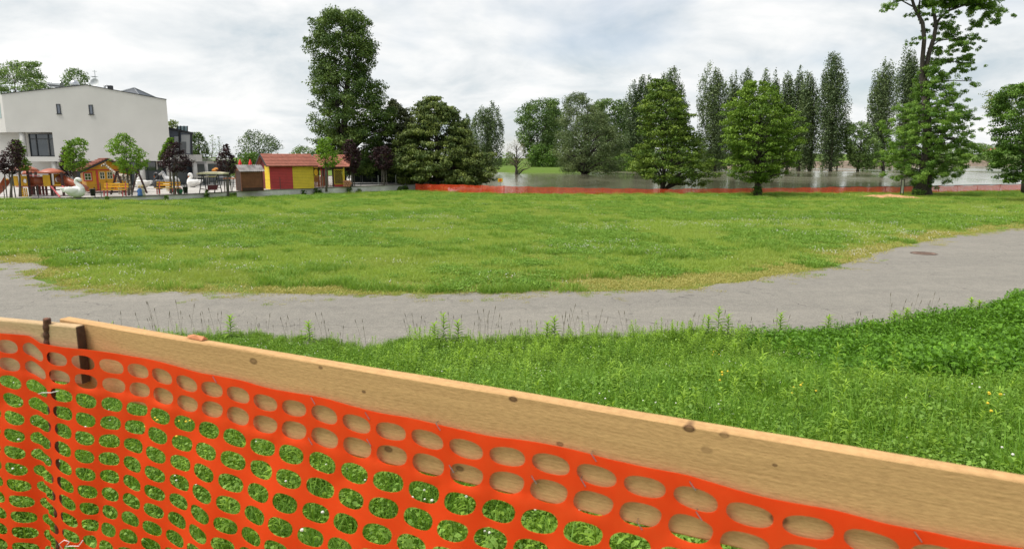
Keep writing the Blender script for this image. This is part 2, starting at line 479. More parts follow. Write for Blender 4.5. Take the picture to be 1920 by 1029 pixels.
# ------------------------------------------------------------------ playground paving and low wall
m_pav = paint('paving_concrete', (0.40, 0.38, 0.35), 0.9, 0.16, 0.8)
poly = [(p.x, p.y + 0.10) for p in wall_line] + [(-9.0, 76), (-8.5, 100), (-120, 100), (-120, wall_line[0].y + 0.1)]
mb = MB(); mb.prism([Vector((x, y, ZT - 0.012)) for x, y in poly], (0, 0, 0), (0, 0, -0.6))
pav = mb.build('pavement', m_pav); tag(pav, 'pale concrete playground paving in front of the white building', 'pavement', kind='structure')
m_wall = paint('wall_render', (0.66, 0.645, 0.60), 0.9, 0.25, 1.1, bmp=0.2)
m_cope = paint('wall_coping', (0.16, 0.15, 0.13), 0.9, 0.3, 2.5)
wt = thing('retaining_wall', 'low pale concrete wall with dark coping between lawn and playground', 'wall', wall_line[2])
base = Vector(wall_line[2])
mb, mc = MB(), MB()
for i in range(len(wall_line) - 1):
    p, q = Vector(wall_line[i]) - base, Vector(wall_line[i + 1]) - base
    d = (q - p).normalized(); n = Vector((-d.y, d.x, 0))
    mb.prism([p + Vector((0, 0, -0.06)), q + Vector((0, 0, -0.06)), q + n * 0.2 + Vector((0, 0, -0.06)), p + n * 0.2 + Vector((0, 0, -0.06))], (0, 0, 0), (0, 0, -1.2))
    e = d * 0.001
    mc.prism([p - n * 0.05 - e, q - n * 0.05 + e, q + n * 0.26 + e, p + n * 0.26 - e], (0, 0, 0), (0, 0, -0.057 - 0.0005 * (i % 2)))
mb.build('wall_face', m_wall, wt); mc.build('coping', m_cope, wt)

# ------------------------------------------------------------------ near safety fence: planks, steel bar, orange net
VPX = -1656
dv = ray(VPX, HOR); D = Vector((-dv.x, -dv.y, 0)).normalized()
NRM = Vector((-D.y, D.x, 0))                 # away from the camera
T0 = P(960, 741, 1.07)
FROT = math.atan2(D.y, D.x)
def on_fence(x, y, n=0.0):
    """photo pixel -> (s, z) on the plane n metres behind the plank front"""
    d = ray(x, y); o_ = Vector((0, 0, EYE))
    q = T0 + NRM * n
    t = (q - o_).dot(NRM) / d.dot(NRM)
    w = o_ + d * t - T0
    return w.dot(D), w.z
PH = -on_fence(960, 926)[1]
def wood_mat(name, base_c, dark_c, knots, seed):
    m, nd, lk, b, o = new_mat(name)
    v = coords(nd, lk, 'Object', (1, 1, 1))
    wob = N(nd, 'ShaderNodeTexNoise'); wob.inputs['Scale'].default_value = 3.0; wob.inputs['Detail'].default_value = 2
    mp = N(nd, 'ShaderNodeMapping'); mp.inputs['Scale'].default_value = (0.6, 3, 3); mp.inputs['Location'].default_value = (seed, seed * 2, 0)
    lk.new(v, mp.inputs[0]); lk.new(mp.outputs[0], wob.inputs['Vector'])
    mp2 = N(nd, 'ShaderNodeMapping'); mp2.inputs['Scale'].default_value = (1.1, 22, 34)
    lk.new(v, mp2.inputs[0])
    add = N(nd, 'ShaderNodeVectorMath', operation='MULTIPLY_ADD'); lk.new(wob.outputs['Color'], add.inputs[0]); add.inputs[1].default_value = (0, 2.2, 3.2); lk.new(mp2.outputs[0], add.inputs[2])
    g1 = noise(nd, lk, add.outputs[0], 1.0, 5, 0.62, 0.2)
    mp3 = N(nd, 'ShaderNodeMapping'); mp3.inputs['Scale'].default_value = (3.5, 150, 330); lk.new(v, mp3.inputs[0])
    g2 = noise(nd, lk, mp3.outputs[0], 1.0, 3, 0.6)
    mp4 = N(nd, 'ShaderNodeMapping'); mp4.inputs['Scale'].default_value = (70, 60, 260); lk.new(v, mp4.inputs[0])
    g3 = noise(nd, lk, mp4.outputs[0], 1.0, 3, 0.7)
    mid_c = tuple(0.35 * a_ + 0.65 * b_ for a_, b_ in zip(dark_c, base_c))
    c_ = ramp(nd, lk, g1, [(0.34, mid_c), (0.50, base_c), (0.72, tuple(min(1, x * 1.1) for x in base_c))])
    c_ = mixc(nd, lk, 0.38, c_, ramp(nd, lk, g2, [(0.3, tuple(x * 0.75 for x in dark_c)), (0.7, tuple(min(1, x * 1.25) for x in base_c))]))
    c_ = mixc(nd, lk, 0.3, c_, ramp(nd, lk, g3, [(0.35, tuple(x * 0.6 for x in dark_c)), (0.6, base_c)]))
    for (ks, kz, kr, kd) in knots:
        sub = N(nd, 'ShaderNodeVectorMath', operation='SUBTRACT'); lk.new(v, sub.inputs[0]); sub.inputs[1].default_value = (ks, 0.0, kz)
        sc = N(nd, 'ShaderNodeVectorMath', operation='MULTIPLY'); lk.new(sub.outputs[0], sc.inputs[0]); sc.inputs[1].default_value = (0.75 / kr, 0.15 / kr, 1.25 / kr)
        ln = N(nd, 'ShaderNodeVectorMath', operation='LENGTH'); lk.new(sc.outputs[0], ln.inputs[0])
        fr = ramp(nd, lk, ln.outputs['Value'], [(0.0, (kd * 0.7,) * 3), (0.5, (kd * 0.8,) * 3), (0.62, (kd, kd, kd)), (0.8, (kd * 0.45,) * 3), (1.0, (0, 0, 0))])
        c_ = mixc(nd, lk, fr, c_, (0.075, 0.035, 0.018))
    lk.new(c_, b.inputs['Base Color']); b.inputs['Roughness'].default_value = 0.82
    b.inputs['Specular IOR Level'].default_value = 0.2
    ad = N(nd, 'ShaderNodeMath', operation='ADD'); lk.new(g1, ad.inputs[0]); lk.new(g3, ad.inputs[1])
    bump(nd, lk, b, ad.outputs[0], 0.35, 0.0025)
    return m
knot_px = [(475, 677, .010, .75), (601, 689, .005, .8), (682, 734, .0045, .9), (962, 748, .0075, 1.0), (1050, 832, .006, .75), (1292, 803, .0085, 1.0), (1358, 815, .007, .6), (1453, 871, .0035, .9), (1325, 843, .008, .4), (355, 700, .012, .5), (1460, 972, .012, .7), (728, 842, .009, .8), (862, 878, .008, .8)]
knots = [(*on_fence(x, y), r, d) for x, y, r, d in knot_px]
m_wood = wood_mat('rough_sawn_spruce', (0.55, 0.335, 0.15), (0.38, 0.21, 0.085), knots, 1.0)
m_wood2 = wood_mat('grey_sawn_spruce', (0.53, 0.37, 0.205), (0.37, 0.24, 0.12), [(-0.10, -0.03, .012, .6)], 4.0)
sL = on_fence(112, 604, 0)[0]; sR = on_fence(1920, 900, 0)[0] + 1.2
def plank(name, mat, s0, s1, h, t, loc, rz, label, seed):
    """a sawn board with slightly wavy edges: local x along, y thickness (0..t), z 0..-h"""
    n = 90
    V, Fc = [], []
    for i in range(n + 1):
        s = s0 + (s1 - s0) * i / n
        w = lambda k: 0.0016 * (float(vnoise(s * 6 + seed * 7 + k * 31, k + seed)) - 0.5)
        ch = 0.0025
        pts = [(ch, 0), (0, -ch), (0, -h + ch), (ch, -h), (t - ch, -h), (t, -h + ch), (t, -ch), (t - ch, 0)]
        for k, (y, z) in enumerate(pts):
            V.append((s, y + w(k), z + w(k + 9)))
    for i in range(n):
        for k in range(8):
            Fc.append((i * 8 + k, i * 8 + (k + 1) % 8, (i + 1) * 8 + (k + 1) % 8, (i + 1) * 8 + k))
    mb = MB(); mb.v = V; mb.f = Fc + [tuple(range(7, -1, -1)), tuple(range(n * 8, n * 8 + 8))]
    o = mb.build(name, mat, loc=loc)
    o.rotation_euler = (0, 0, rz)
    return tag(o, label, 'plank')
plank('wooden_plank', m_wood, sL, sR, PH, 0.026, T0, FROT, 'long pale sawn plank running along the top of the orange net', 1)
NL = -0.027
sE, zE = on_fence(141, 612.5, NL)
wE = T0 + NRM * NL + D * sE + Vector((0, 0, zE))
LROT = R(-16.5)
HL = zE - on_fence(137, 717, NL)[1]
plank('wooden_plank', m_wood2, -1.6, 0.0, HL, 0.024, wE, LROT, 'thicker sawn plank ending behind the rusty steel bar at left', 2)
mb = MB(); mb.box((0.0012, 0.012, -HL / 2), (0.002, 0.0215, HL - 0.004))
eg = mb.build('end_grain', paint('damp_end_grain', (0.085, 0.045, 0.025), 0.9, 0.35, 60), bpy.data.objects['wooden_plank.001'])
eg['label'] = 'dark damp end grain'
# spike offcut lying on the plank top
s_, z_ = on_fence(366, 634, 0.01)
mb = MB(); mb.add([(-0.03, 0, 0), (0.022, -0.004, 0), (0.024, 0.012, 0), (-0.028, 0.012, 0), (-0.03, 0.004, 0.004), (0.0, 0.0, 0.009), (0.022, 0.004, 0.007), (-0.02, 0.01, 0.006)],
       [(0, 1, 2, 3), (0, 4, 5, 1), (1, 5, 6), (1, 6, 2), (2, 6, 7, 3), (3, 7, 4, 0), (4, 7, 6, 5)])
sp = mb.build('wood_splinter', paint('splinter_wood', (0.55, 0.22, 0.10), 0.8), loc=T0 + D * s_ + NRM * 0.012 + Vector((0, 0, 0.002)))
sp.rotation_euler = (0, 0, FROT); tag(sp, 'small reddish wood chip lying on top of the long plank', 'wood chip')

# rusty ribbed bar
NB = NL - 0.0115
s1, z1 = on_fence(88, 597, NB)
s2, z2 = on_fence(113, 1029, NB)
top = T0 + NRM * NB + D * s1 + Vector((0, 0, z1)); bot = T0 + NRM * NB + D * s2 + Vector((0, 0, z2))
bdir = (bot - top).normalized()
end = top + bdir * 1.45
pts, rad = [], []
n = 300
for i in range(n + 1):
    t = i / n
    pts.append(top.lerp(end, t)); rad.append(0.0088 + (0.0014 if i % 4 in (0, 1) and i > 3 else -0.0002))
rad[0] = 0.0085
m, nd, lk, b, o = new_mat('rusty_steel')
v = coords(nd, lk, 'World'); f = noise(nd, lk, v, 60, 6, 0.7)
lk.new(ramp(nd, lk, f, [(0.3, (0.045, 0.022, 0.014)), (0.55, (0.12, 0.052, 0.028)), (0.8, (0.30, 0.10, 0.045))]), b.inputs['Base Color'])
b.inputs['Roughness'].default_value = 0.85; b.inputs['Metallic'].default_value = 0.15
bump(nd, lk, b, f, 0.5, 0.002)
mb = MB(); mb.tube([p - top for p in pts], rad, 12)
bar_o = mb.build('steel_bar', m, loc=top, smooth_=True)
tag(bar_o, 'rusty ribbed steel bar driven upright in front of the planks', 'steel bar')

# orange net
sB = s1
def sm(t): t = max(0.0, min(1.0, t)); return t * t * (3 - 2 * t)
def n_left(s): return NL + (s - sE) * math.tan(LROT - FROT) * 1.0 * -1 * -1 if False else NL - (sE - s) * math.tan(abs(LROT - FROT))
def net_n(s, dz):
    sB = s1 + (s2 - s1) * (dz + 0.05) / (z1 - z2)
    NF = NB - 0.0135
    if s > sB - 0.012:
        t = sm((s - sB + 0.012) / (sE + 0.22 - sB))
        base_ = NF * (1 - t) - 0.006 * t
        if s < sE + 0.02: base_ = min(base_, n_left(s) - 0.006)
    else:
        t = sm((sB - 0.012 - s) / 0.08)
        base_ = NF * (1 - t) + (n_left(s) - 0.010) * t
    w = 0.004 * math.sin(s * 31 + dz * 9) + 0.006 * (float(vnoise(s * 9 + 4, dz * 7 + 2)) - 0.5)
    hang = max(0.0, dz - 0.10)
    w += hang * 0.03 * math.sin(s * 5.0 + 1.0) + hang * 0.012 * math.sin(s * 13 + dz * 5) - 0.01 * sm(hang * 5)
    return base_ - abs(w) * (0.35 if dz < 0.1 else 1.0) - 0.001
top_px = [(-420, 560), (-200, 590), (0, 617), (60, 629), (75, 641), (92, 645), (150, 653), (200, 663), (340, 690), (480, 722), (569, 740), (672, 764), (792, 791), (926, 818), (1010, 832), (1100, 849), (1200, 874), (1284, 893), (1442, 933), (1560, 958), (1655, 982), (1760, 1000), (1912, 1029), (2300, 1105)]
tsz = []
for x, y in top_px:
    nn_ = -0.01 if x > 260 else (NB - 0.0135 if x < 130 else -0.03)
    tsz.append(on_fence(x, y, nn_))
t_s = np.array([q[0] for q in tsz]); t_z = np.array([q[1] for q in tsz])
PS, PV = 0.079, 0.0455
def net_pos(u, w):
    """u metres along, w metres down the net"""
    s = u
    shear = -0.21 * sm((u - sB) / 0.35) - 0.05
    hang = max(0.0, w - 0.07)
    s = s + shear * hang * (1 + 0.12 * math.sin(u * 4.1 + w * 3))
    s += 0.003 * math.sin(w * 23 + u * 7)
    z = float(np.interp(u, t_s, t_z)) - w - 0.05 * hang * math.sin(u * 3.3 + 0.5)
    z -= 0.30 * hang * min(max(u - sB, -0.4), 0.75)
    z += 0.0018 * math.sin(u * 27 + w * 11)
    return T0 + D * s + NRM * net_n(s, w) + Vector((0, 0, z))
u0, u1 = float(t_s[0]), float(t_s[-1])
nc = int((u1 - u0) / PS); nr = 21
phase = on_fence(948, 851, -0.01)[0] + PS / 2
u0 = phase - math.ceil((phase - u0) / PS) * PS
HS = 20
verts, faces = [], []
vid = {}
def vget(key, u, w):
    if key not in vid:
        vid[key] = len(verts); verts.append(tuple(net_pos(u, w) - T0))
    return vid[key]
W0 = 0.0105
E = 6          # outer points per cell side
for c in range(nc):
    for r_ in range(nr):
        ua, ub = u0 + c * PS, u0 + (c + 1) * PS
        wa, wb = W0 + r_ * PV, W0 + (r_ + 1) * PV
        jit = 0.08 * (float(vnoise(c * 1.7, r_ * 1.3)) - 0.5)
        outer, inner = [], []
        for k in range(4 * E):
            sd, tt = divmod(k, E); tt = tt / E
            if sd == 0: u, w, key = ua + (ub - ua) * tt, wa, ('h', c + 0, r_, round(tt * E)) if tt else ('p', c, r_)
            elif sd == 1: u, w, key = ub, wa + (wb - wa) * tt, ('v', c + 1, r_, round(tt * E)) if tt else ('p', c + 1, r_)
            elif sd == 2: u, w, key = ub - (ub - ua) * tt, wb, ('h', c, r_ + 1, E - round(tt * E)) if tt else ('p', c + 1, r_ + 1)
            else: u, w, key = ua, wb - (wb - wa) * tt, ('v', c, r_, E - round(tt * E)) if tt else ('p', c, r_ + 1)
            outer.append(vget(key, u, w))
            cu, cw = (ua + ub) / 2, (wa + wb) / 2
            ang = math.atan2((w - cw) / PV, (u - cu) / PS)
            ca, sa = math.cos(ang), math.sin(ang)
            ex = 2.4
            rr = (abs(ca) ** ex + abs(sa) ** ex) ** (-1 / ex)
            inner.append(vget(('i', c, r_, k), cu + rr * ca * PS * (0.422 + jit * 0.15), cw + rr * sa * PV * (0.378 - jit * 0.25)))
        nn_ = 4 * E
        for k in range(nn_):
            faces.append((outer[k], outer[(k + 1) % nn_], inner[(k + 1) % nn_], inner[k]))
    # hem along the top
    for k in range(E):
        ua = u0 + c * PS
        a_ = [vget(('h', c, 0, q) if 0 < q < E else ('p', c + q // E, 0), ua + PS * q / E, W0) for q in (k, k + 1)]
        b_ = [vget(('t', c, 0, q) if 0 < q < E else ('tp', c + q // E, 0), ua + PS * q / E, 0.0) for q in (k, k + 1)]
        faces.append((a_[0], b_[0], b_[1], a_[1]))
m, nd, lk, b, o = new_mat('orange_plastic_net')
v = coords(nd, lk, 'World'); f = noise(nd, lk, v, 14, 7, 0.7)
cc = ramp(nd, lk, f, [(0.3, (0.96, 0.098, 0.016)), (0.7, (0.98, 0.135, 0.026))])
lk.new(cc, b.inputs['Base Color']); b.inputs['Roughness'].default_value = 0.6
b.inputs['Specular IOR Level'].default_value = 0.2
t = N(nd, 'ShaderNodeBsdfTranslucent'); lk.new(cc, t.inputs[0])
mx = N(nd, 'ShaderNodeMixShader'); mx.inputs[0].default_value = 0.5
lk.new(b.outputs[0], mx.inputs[1]); lk.new(t.outputs[0], mx.inputs[2]); lk.new(mx.outputs[0], o.inputs[0])
m_net = m
mb = MB(); mb.v = verts; mb.f = faces
net_t = thing('safety_net', 'bright orange plastic mesh net with oval holes stapled to the near planks', 'safety net', T0)
net = mb.build('mesh_sheet', m_net, net_t, smooth_=True)
md = net.modifiers.new('thick', 'SOLIDIFY'); md.thickness = 0.0008; md.offset = 0
md = net.modifiers.new('edges', 'EDGE_SPLIT'); md.split_angle = R(35)
m_staple = paint('staple_steel', (0.35, 0.34, 0.36), 0.35, 0.2, 30, metal=0.9)
for (x, y) in [(585, 752), (820, 800), (1112, 858), (1298, 912), (687, 780), (1310, 968), (1198, 986), (580, 828), (845, 880), (1092, 905), (1000, 900), (1722, 1008), (400, 712), (690, 830)]:
    s_, z_ = on_fence(x, y, -0.012)
    nn_ = net_n(s_, 0.04) - 0.0015
    mb = MB(); q0 = Vector((-0.0045, 0, 0.006)); q1 = Vector((0.0045, 0, -0.006))
    mb.tube([q0 + Vector((0, 0.012, 0)), q0, q1, q1 + Vector((0, 0.012, 0))], 0.0007, 6)
    st = mb.build('staple', m_staple, net_t)
    st.location = D * s_ + NRM * nn_ + Vector((0, 0, z_)); st.rotation_euler = (0, 0, FROT)
# bits of white wire tied to the bar
m_wire = paint('white_wire', (0.75, 0.72, 0.68), 0.4)
for k, (pl, lab) in enumerate([([(72, 738), (82, 735), (95, 736), (108, 733)], 'short white wire tie around the rusty bar near the plank'),
                              ([(117, 1029), (113, 1018), (120, 1012), (128, 1016), (124, 1024), (133, 1022), (146, 1024), (154, 1013)], 'curled white wire end hanging on the orange net by the bar')]):
    pp = []
    for i, (x, y) in enumerate(pl):
        s_, z_ = on_fence(x, y, NB - 0.02)
        pp.append(T0 + D * s_ + NRM * (NB - 0.020 - 0.003 * math.sin(i * 1.7)) + Vector((0, 0, z_)))
    mb = MB(); mb.tube([p - pp[0] for p in pp], 0.0010, 6)
    o = mb.build('wire_tie', m_wire, loc=pp[0], smooth_=True); tag(o, lab, 'wire')

# ================================================================== white building
def W(x, y, Y):
    return P(x, y, Y)
m_white = paint('white_render', (0.55, 0.54, 0.515), 0.85, 0.06, 0.35)
m_soff = paint('soffit_render', (0.55, 0.54, 0.52), 0.9, 0.06, 0.6)
m_dark = paint('dark_metal', (0.025, 0.028, 0.032), 0.5, 0.2)
m_glass = glass_mat('window_glass', (0.035, 0.045, 0.055))
m_glassb = glass_mat('blue_window_glass', (0.10, 0.12, 0.16))
m_panel = paint('grey_blue_panel', (0.05, 0.062, 0.075), 0.35, 0.15)
YB = 60.0
def bz(y, Y=YB): return P(960, y, Y).z
def bx_(x, y=300, Y=YB): return P(x, y, Y).x
bl = thing('apartment_building', 'big plain white building with sloping roof edge and two tiny windows', 'building', (bx_(160), YB, ZT))
bo = Vector(bl.location)
def facepoly(pts, Y): return [P(x, y, Y) - bo for x, y in pts]
# main upper block: gable face extruded back
xl, xr = bx_(12, 250), bx_(317, 250)
zs, zb = bz(248), bz(302)
zpl, zpk, zpr = bz(177), bz(160), bz(187.5)
xw = bx_(98, 250)          # right side of loggia
xpk = bx_(161, 165)
def L(x, y, z): return Vector((x, y, z)) - bo
mb = MB()
mb.prism([L(xl, YB, zs), L(xw, YB, zs), L(xw, YB, zb), L(xr, YB, zb), L(xr, YB, zpr), L(xpk, YB, zpk), L(xl, YB, zpl)], (0, 0, 0), (-9.0, 16, 0))
mb.build('wall', m_white, bl)
# left return, turned back
xa = bx_(-260, 250)
mb = MB()
mb.prism([L(xl - 0.004, YB + 0.1, zs + 0.002), L(xl - 0.004, YB + 0.1, zpl - 0.01), L(xl - 3.2, YB + 2.2, zpl - 0.06), L(xl - 3.2, YB + 2.2, zs + 0.002)], (0, 0, 0), (0.3, 13, 0))
mb.prism([L(xl - 3.2, YB + 2.2, zs + 0.002), L(xl - 3.2, YB + 2.2, zpl - 0.06), L(xa, YB + 2.2, zpl - 0.5), L(xa, YB + 2.2, zs + 0.002)], (0, 0, 0), (0, 12, 0))
mb.build('side_wall', m_white, bl)
mb = MB(); mb.box(L(bx_(3, 220, YB + 0.6), YB + 0.75, (bz(191) + bz(222)) / 2), (0.55, 0.25, 1.55), rz=R(-33)); wnd = mb.build('window', m_dark, bl)
mb = MB(); mb.box(L(bx_(3, 220, YB + 0.6) - 0.05, YB + 0.62, (bz(191) + bz(222)) / 2), (0.42, 0.1, 1.35), rz=R(-33)); mb.build('pane', glass_mat('pale_window_glass', (0.35, 0.45, 0.45)), wnd)
# roof edge
mb = MB()
def capline(mb, p, q, w, h):
    p, q = Vector(p), Vector(q)
    mb.prism([p, q, q + Vector((0, 0, h)), p + Vector((0, 0, h))], (0, 0, 0), (-9.1, w, 0))
capline(mb, L(xl - 0.02, YB - 0.05, zpl + 0.003), L(xpk, YB - 0.05, zpk + 0.003), 16.2, 0.055)
capline(mb, L(xpk + 0.002, YB - 0.052, zpk + 0.003), L(xr + 0.06, YB - 0.052, zpr + 0.003), 16.2, 0.055)
mb.build('roof_edge', m_dark, bl)
# two small upper windows
for (x0, x1, y0, y1) in [(106.5, 114, 195.5, 214), (167, 174.5, 197, 215)]:
    xa_, xb_, za_, zb_ = bx_(x0, 205), bx_(x1, 205), bz(y0), bz(y1)
    c = L((xa_ + xb_) / 2, YB - 0.01, (za_ + zb_) / 2); w, h = xb_ - xa_, za_ - zb_
    f = MB()
    for sx in (-1, 1): f.box(c + Vector((sx * (w / 2 - 0.03), 0, 0)), (0.06, 0.08, h))
    for sz in (-1, 1): f.box(c + Vector((0, -0.002, sz * (h / 2 - 0.03))), (w - 0.122, 0.08, 0.06))
    wo_ = f.build('window', m_dark, bl)
    p = MB(); p.box(c + Vector((0, 0.01, 0)), (w - 0.125, 0.03, h - 0.125)); p.build('pane', m_glassb, wo_)
    p = MB(); p.box(c + Vector((0, -0.05, -h / 2 - 0.02)), (w + 0.12, 0.12, 0.035)); p.build('sill', m_dark, wo_)
# loggia: floor band, back wall, column, big window
zfl = bz(294)
mb = MB(); mb.box(L((bx_(30) + xw) / 2 + 0.2, YB + 0.35, (zfl + bz(303)) / 2), (xw - bx_(30) + 0.392, 0.8, zfl - bz(303))); mb.build('parapet', m_white, bl)
mb = MB(); mb.box(L((xa + xw) / 2, YB + 7.6, (zs + 0.45) / 2), (xw - xa, 11.0, zs - 0.45 - 0.01)); mb.build('back_wall', m_soff, bl)
mb = MB(); mb.box(L((xw + bx_(40)) / 2, YB + 1.1, zfl - 0.2), (xw - bx_(40), 1.9, 0.3)); mb.build('loggia_floor', m_soff, bl)
mb = MB(); mb.lathe(L(bx_(42), YB + 0.35, zfl + 0.001), [(0.24, 0), (0.24, zs - zfl - 0.005)], 16); mb.build('column', m_white, bl, True)
wx0, wx1, wz0, wz1 = bx_(47, 270), bx_(97.5, 270), zfl + 0.02, bz(250.5)
Yw = YB + 0.55
wn_ = MB()
for xx in (wx0 + 0.04, wx0 + (wx1 - wx0) * 0.27, wx0 + (wx1 - wx0) * 0.73, wx1 - 0.04): wn_.box(L(xx, Yw, (wz0 + wz1) / 2), (0.07, 0.09, wz1 - wz0))
for zz_ in (wz0 + 0.04, wz0 + (wz1 - wz0) * 0.77, wz1 - 0.04): wn_.box(L((wx0 + wx1) / 2, Yw + 0.002, zz_), (wx1 - wx0, 0.07, 0.07))
wo_ = wn_.build('window', m_dark, bl)
xs_ = [wx0, wx0 + (wx1 - wx0) * 0.27, wx0 + (wx1 - wx0) * 0.73, wx1]
zs_ = [wz0, wz0 + (wz1 - wz0) * 0.77, wz1]
for i in range(3):
    for j in range(2):
        p = MB(); p.box(L((xs_[i] + xs_[i + 1]) / 2, Yw + 0.04, (zs_[j] + zs_[j + 1]) / 2), (xs_[i + 1] - xs_[i] - 0.02, 0.02, zs_[j + 1] - zs_[j] - 0.02)); p.build('pane', m_glass, wo_)
for k in range(6):
    p = MB(); p.box(L(wx1 - 0.15 - 0.12 * k, Yw + 0.025, (wz0 + wz1) / 2 - 0.2), (0.05, 0.01, (wz1 - wz0) * 0.72)); p.build('curtain', paint('grey_curtain', (0.16, 0.16, 0.16)), wo_)
# ground floor: recessed dark glazing and columns
zg = ZT
gx0, gx1 = bx_(100, 330, YB + 2.5), bx_(322, 330, YB + 2.5)
mb = MB(); mb.box(L((gx0 + gx1) / 2, YB + 9, (zg + zb) / 2), (gx1 - gx0, 13, zb - zg - 0.02)); mb.build('ground_floor', m_panel, bl)
for k in range(14):
    xx = gx0 + 0.3 + k * 0.78
    if xx + 0.7 > gx1: break
    for (z0, z1, mt) in ((zg + 0.05, zg + 1.25, m_panel), (zg + 1.33, zb - 0.1, m_glass)):
        p = MB(); p.box(L(xx + 0.36, YB + 2.46, (z0 + z1) / 2), (0.68, 0.06, z1 - z0)); p.build('panel', mt, bl)
mb = MB(); mb.box(L(bx_(294, 310, YB + 2.3), YB + 2.35, zb - 0.4), (0.12, 0.1, 0.8)); mb.build('duct', m_white, bl)
for xx, yy in ((104, 0.35), (268, 0.45), (318, 1.3)):
    mb = MB(); mb.lathe(L(bx_(xx, 330, YB + yy), YB + yy, zg), [(0.22, 0), (0.22, zb - zg - 0.003)], 16); mb.build('column', m_white, bl, True)
# small light at the balcony edge and roof gear
mb = MB(); mb.lathe(L(bx_(106), YB - 0.08, bz(306)), [(0.05, 0), (0.05, 0.14)], 8); mb.build('wall_lamp', m_dark, bl)
m_steel = paint('bright_steel', (0.55, 0.56, 0.57), 0.25, 0.1, metal=0.8)
Yr = YB + 5
def rz_(y): return P(960, y, Yr).z
def rx_(x, y=160): return P(x, y, Yr).x
zr0 = rz_(163)
mb = MB(); mb.tube([L(rx_(93), Yr, rz_(157)), L(rx_(116), Yr, rz_(159.5))], 0.3, 16)
tk = mb.build('roof_tank', m_steel, bl)
mb = MB()
for xx in (95, 104, 113): mb.bar(L(rx_(xx), Yr, rz_(160)), L(rx_(xx), Yr, rz_(175)), 0.06)
mb.bar(L(rx_(92), Yr - 0.2, rz_(162.5)), L(rx_(118), Yr - 0.2, rz_(165)), 0.05)
mb.build('tank_stand', m_steel, tk)
mb = MB(); mb.ball(L(rx_(140), Yr, rz_(159)), 0.42, 16, 10); mb.build('roof_dome', m_steel, bl, True)
mb = MB(); mb.lathe(L(rx_(140), Yr, rz_(172)), [(0.3, 0), (0.3, 0.7)], 12); mb.build('roof_vent', m_steel, bl)
mb = MB(); mb.bar(L(rx_(180), Yr, rz_(132)), L(rx_(180), Yr, rz_(170)), 0.045)
for (x0, x1, y) in ((176, 184, 134), (174, 182, 145)): mb.bar(L(rx_(x0), Yr, rz_(y)), L(rx_(x1), Yr, rz_(y + 0.5)), 0.04)
for xx in (174, 176, 178, 180, 182): mb.bar(L(rx_(xx), Yr - 0.2, rz_(144)), L(rx_(xx), Yr + 0.3, rz_(144)), 0.03)
mb.build('roof_antenna', m_steel, bl)
mb = MB(); c = L(rx_(183), Yr - 0.3, rz_(157))
prof = [(0.02, 0.0), (0.2, 0.03), (0.38, 0.12), (0.42, 0.16), (0.40, 0.16), (0.2, 0.06), (0.02, 0.03)]
dsh = MB(); dsh.lathe((0, 0, 0), prof, 18)
rm = Matrix.Rotation(R(75), 3, 'X')
dsh.v = [tuple(rm @ Vector(v) + c) for v in dsh.v]
dsh.build('satellite_dish', paint('dish_grey', (0.6, 0.62, 0.62), 0.5), bl)
mb = MB(); mb.tube([L(rx_(196), Yr, rz_(170)), L(rx_(196), Yr, rz_(161)), L(rx_(200), Yr, rz_(161)), L(rx_(200), Yr, rz_(163))], 0.09, 10); mb.build('flue', m_steel, bl)
mb = MB(); mb.box(L(rx_(206.5), Yr, rz_(167)), (0.35, 0.35, 0.6)); mb.build('vent_box', m_dark, bl)
# pyramid skylight
ap = L(rx_(240), Yr + 1, rz_(163)); b0 = [L(rx_(221), Yr, rz_(173)), L(rx_(260), Yr, rz_(180)), L(rx_(262), Yr + 3, rz_(179)), L(rx_(225), Yr + 3, rz_(172))]
mb = MB(); mb.add([ap] + b0 + [p - Vector((0, 0, 0.5)) for p in b0], [(0, 1, 2), (0, 2, 3), (0, 3, 4), (0, 4, 1), (1, 5, 6, 2), (2, 6, 7, 3), (3, 7, 8, 4), (4, 8, 5, 1), (5, 8, 7, 6)])
sk = mb.build('skylight', m_panel, bl)
mb = MB()
for p in b0: mb.bar(ap + Vector((0, -0.03, 0.03)), p + Vector((0, -0.03, 0.03)), 0.05)
mb.build('glazing_bar', m_steel, sk)

# glazed annex on the right
YA = 63.0
an = thing('glazed_annex', 'dark framed glass annex with white base beside the white building', 'building', (P(340, 300, YA).x, YA, ZT))
ao = Vector(an.location)
def A(x, y, Y=YA): return P(x, y, Y) - ao
zax0 = P(960, 290, YA).z; zax1 = P(960, 303, YA).z
mb = MB(); x0, x1 = P(312, 297, YA).x, P(368, 297, YA).x
mb.box(Vector(((x0 + x1) / 2, YA + 0.6, (zax0 + zax1) / 2)) - ao, (x1 - x0, 1.2, zax0 - zax1)); mb.build('base_band', m_white, an)
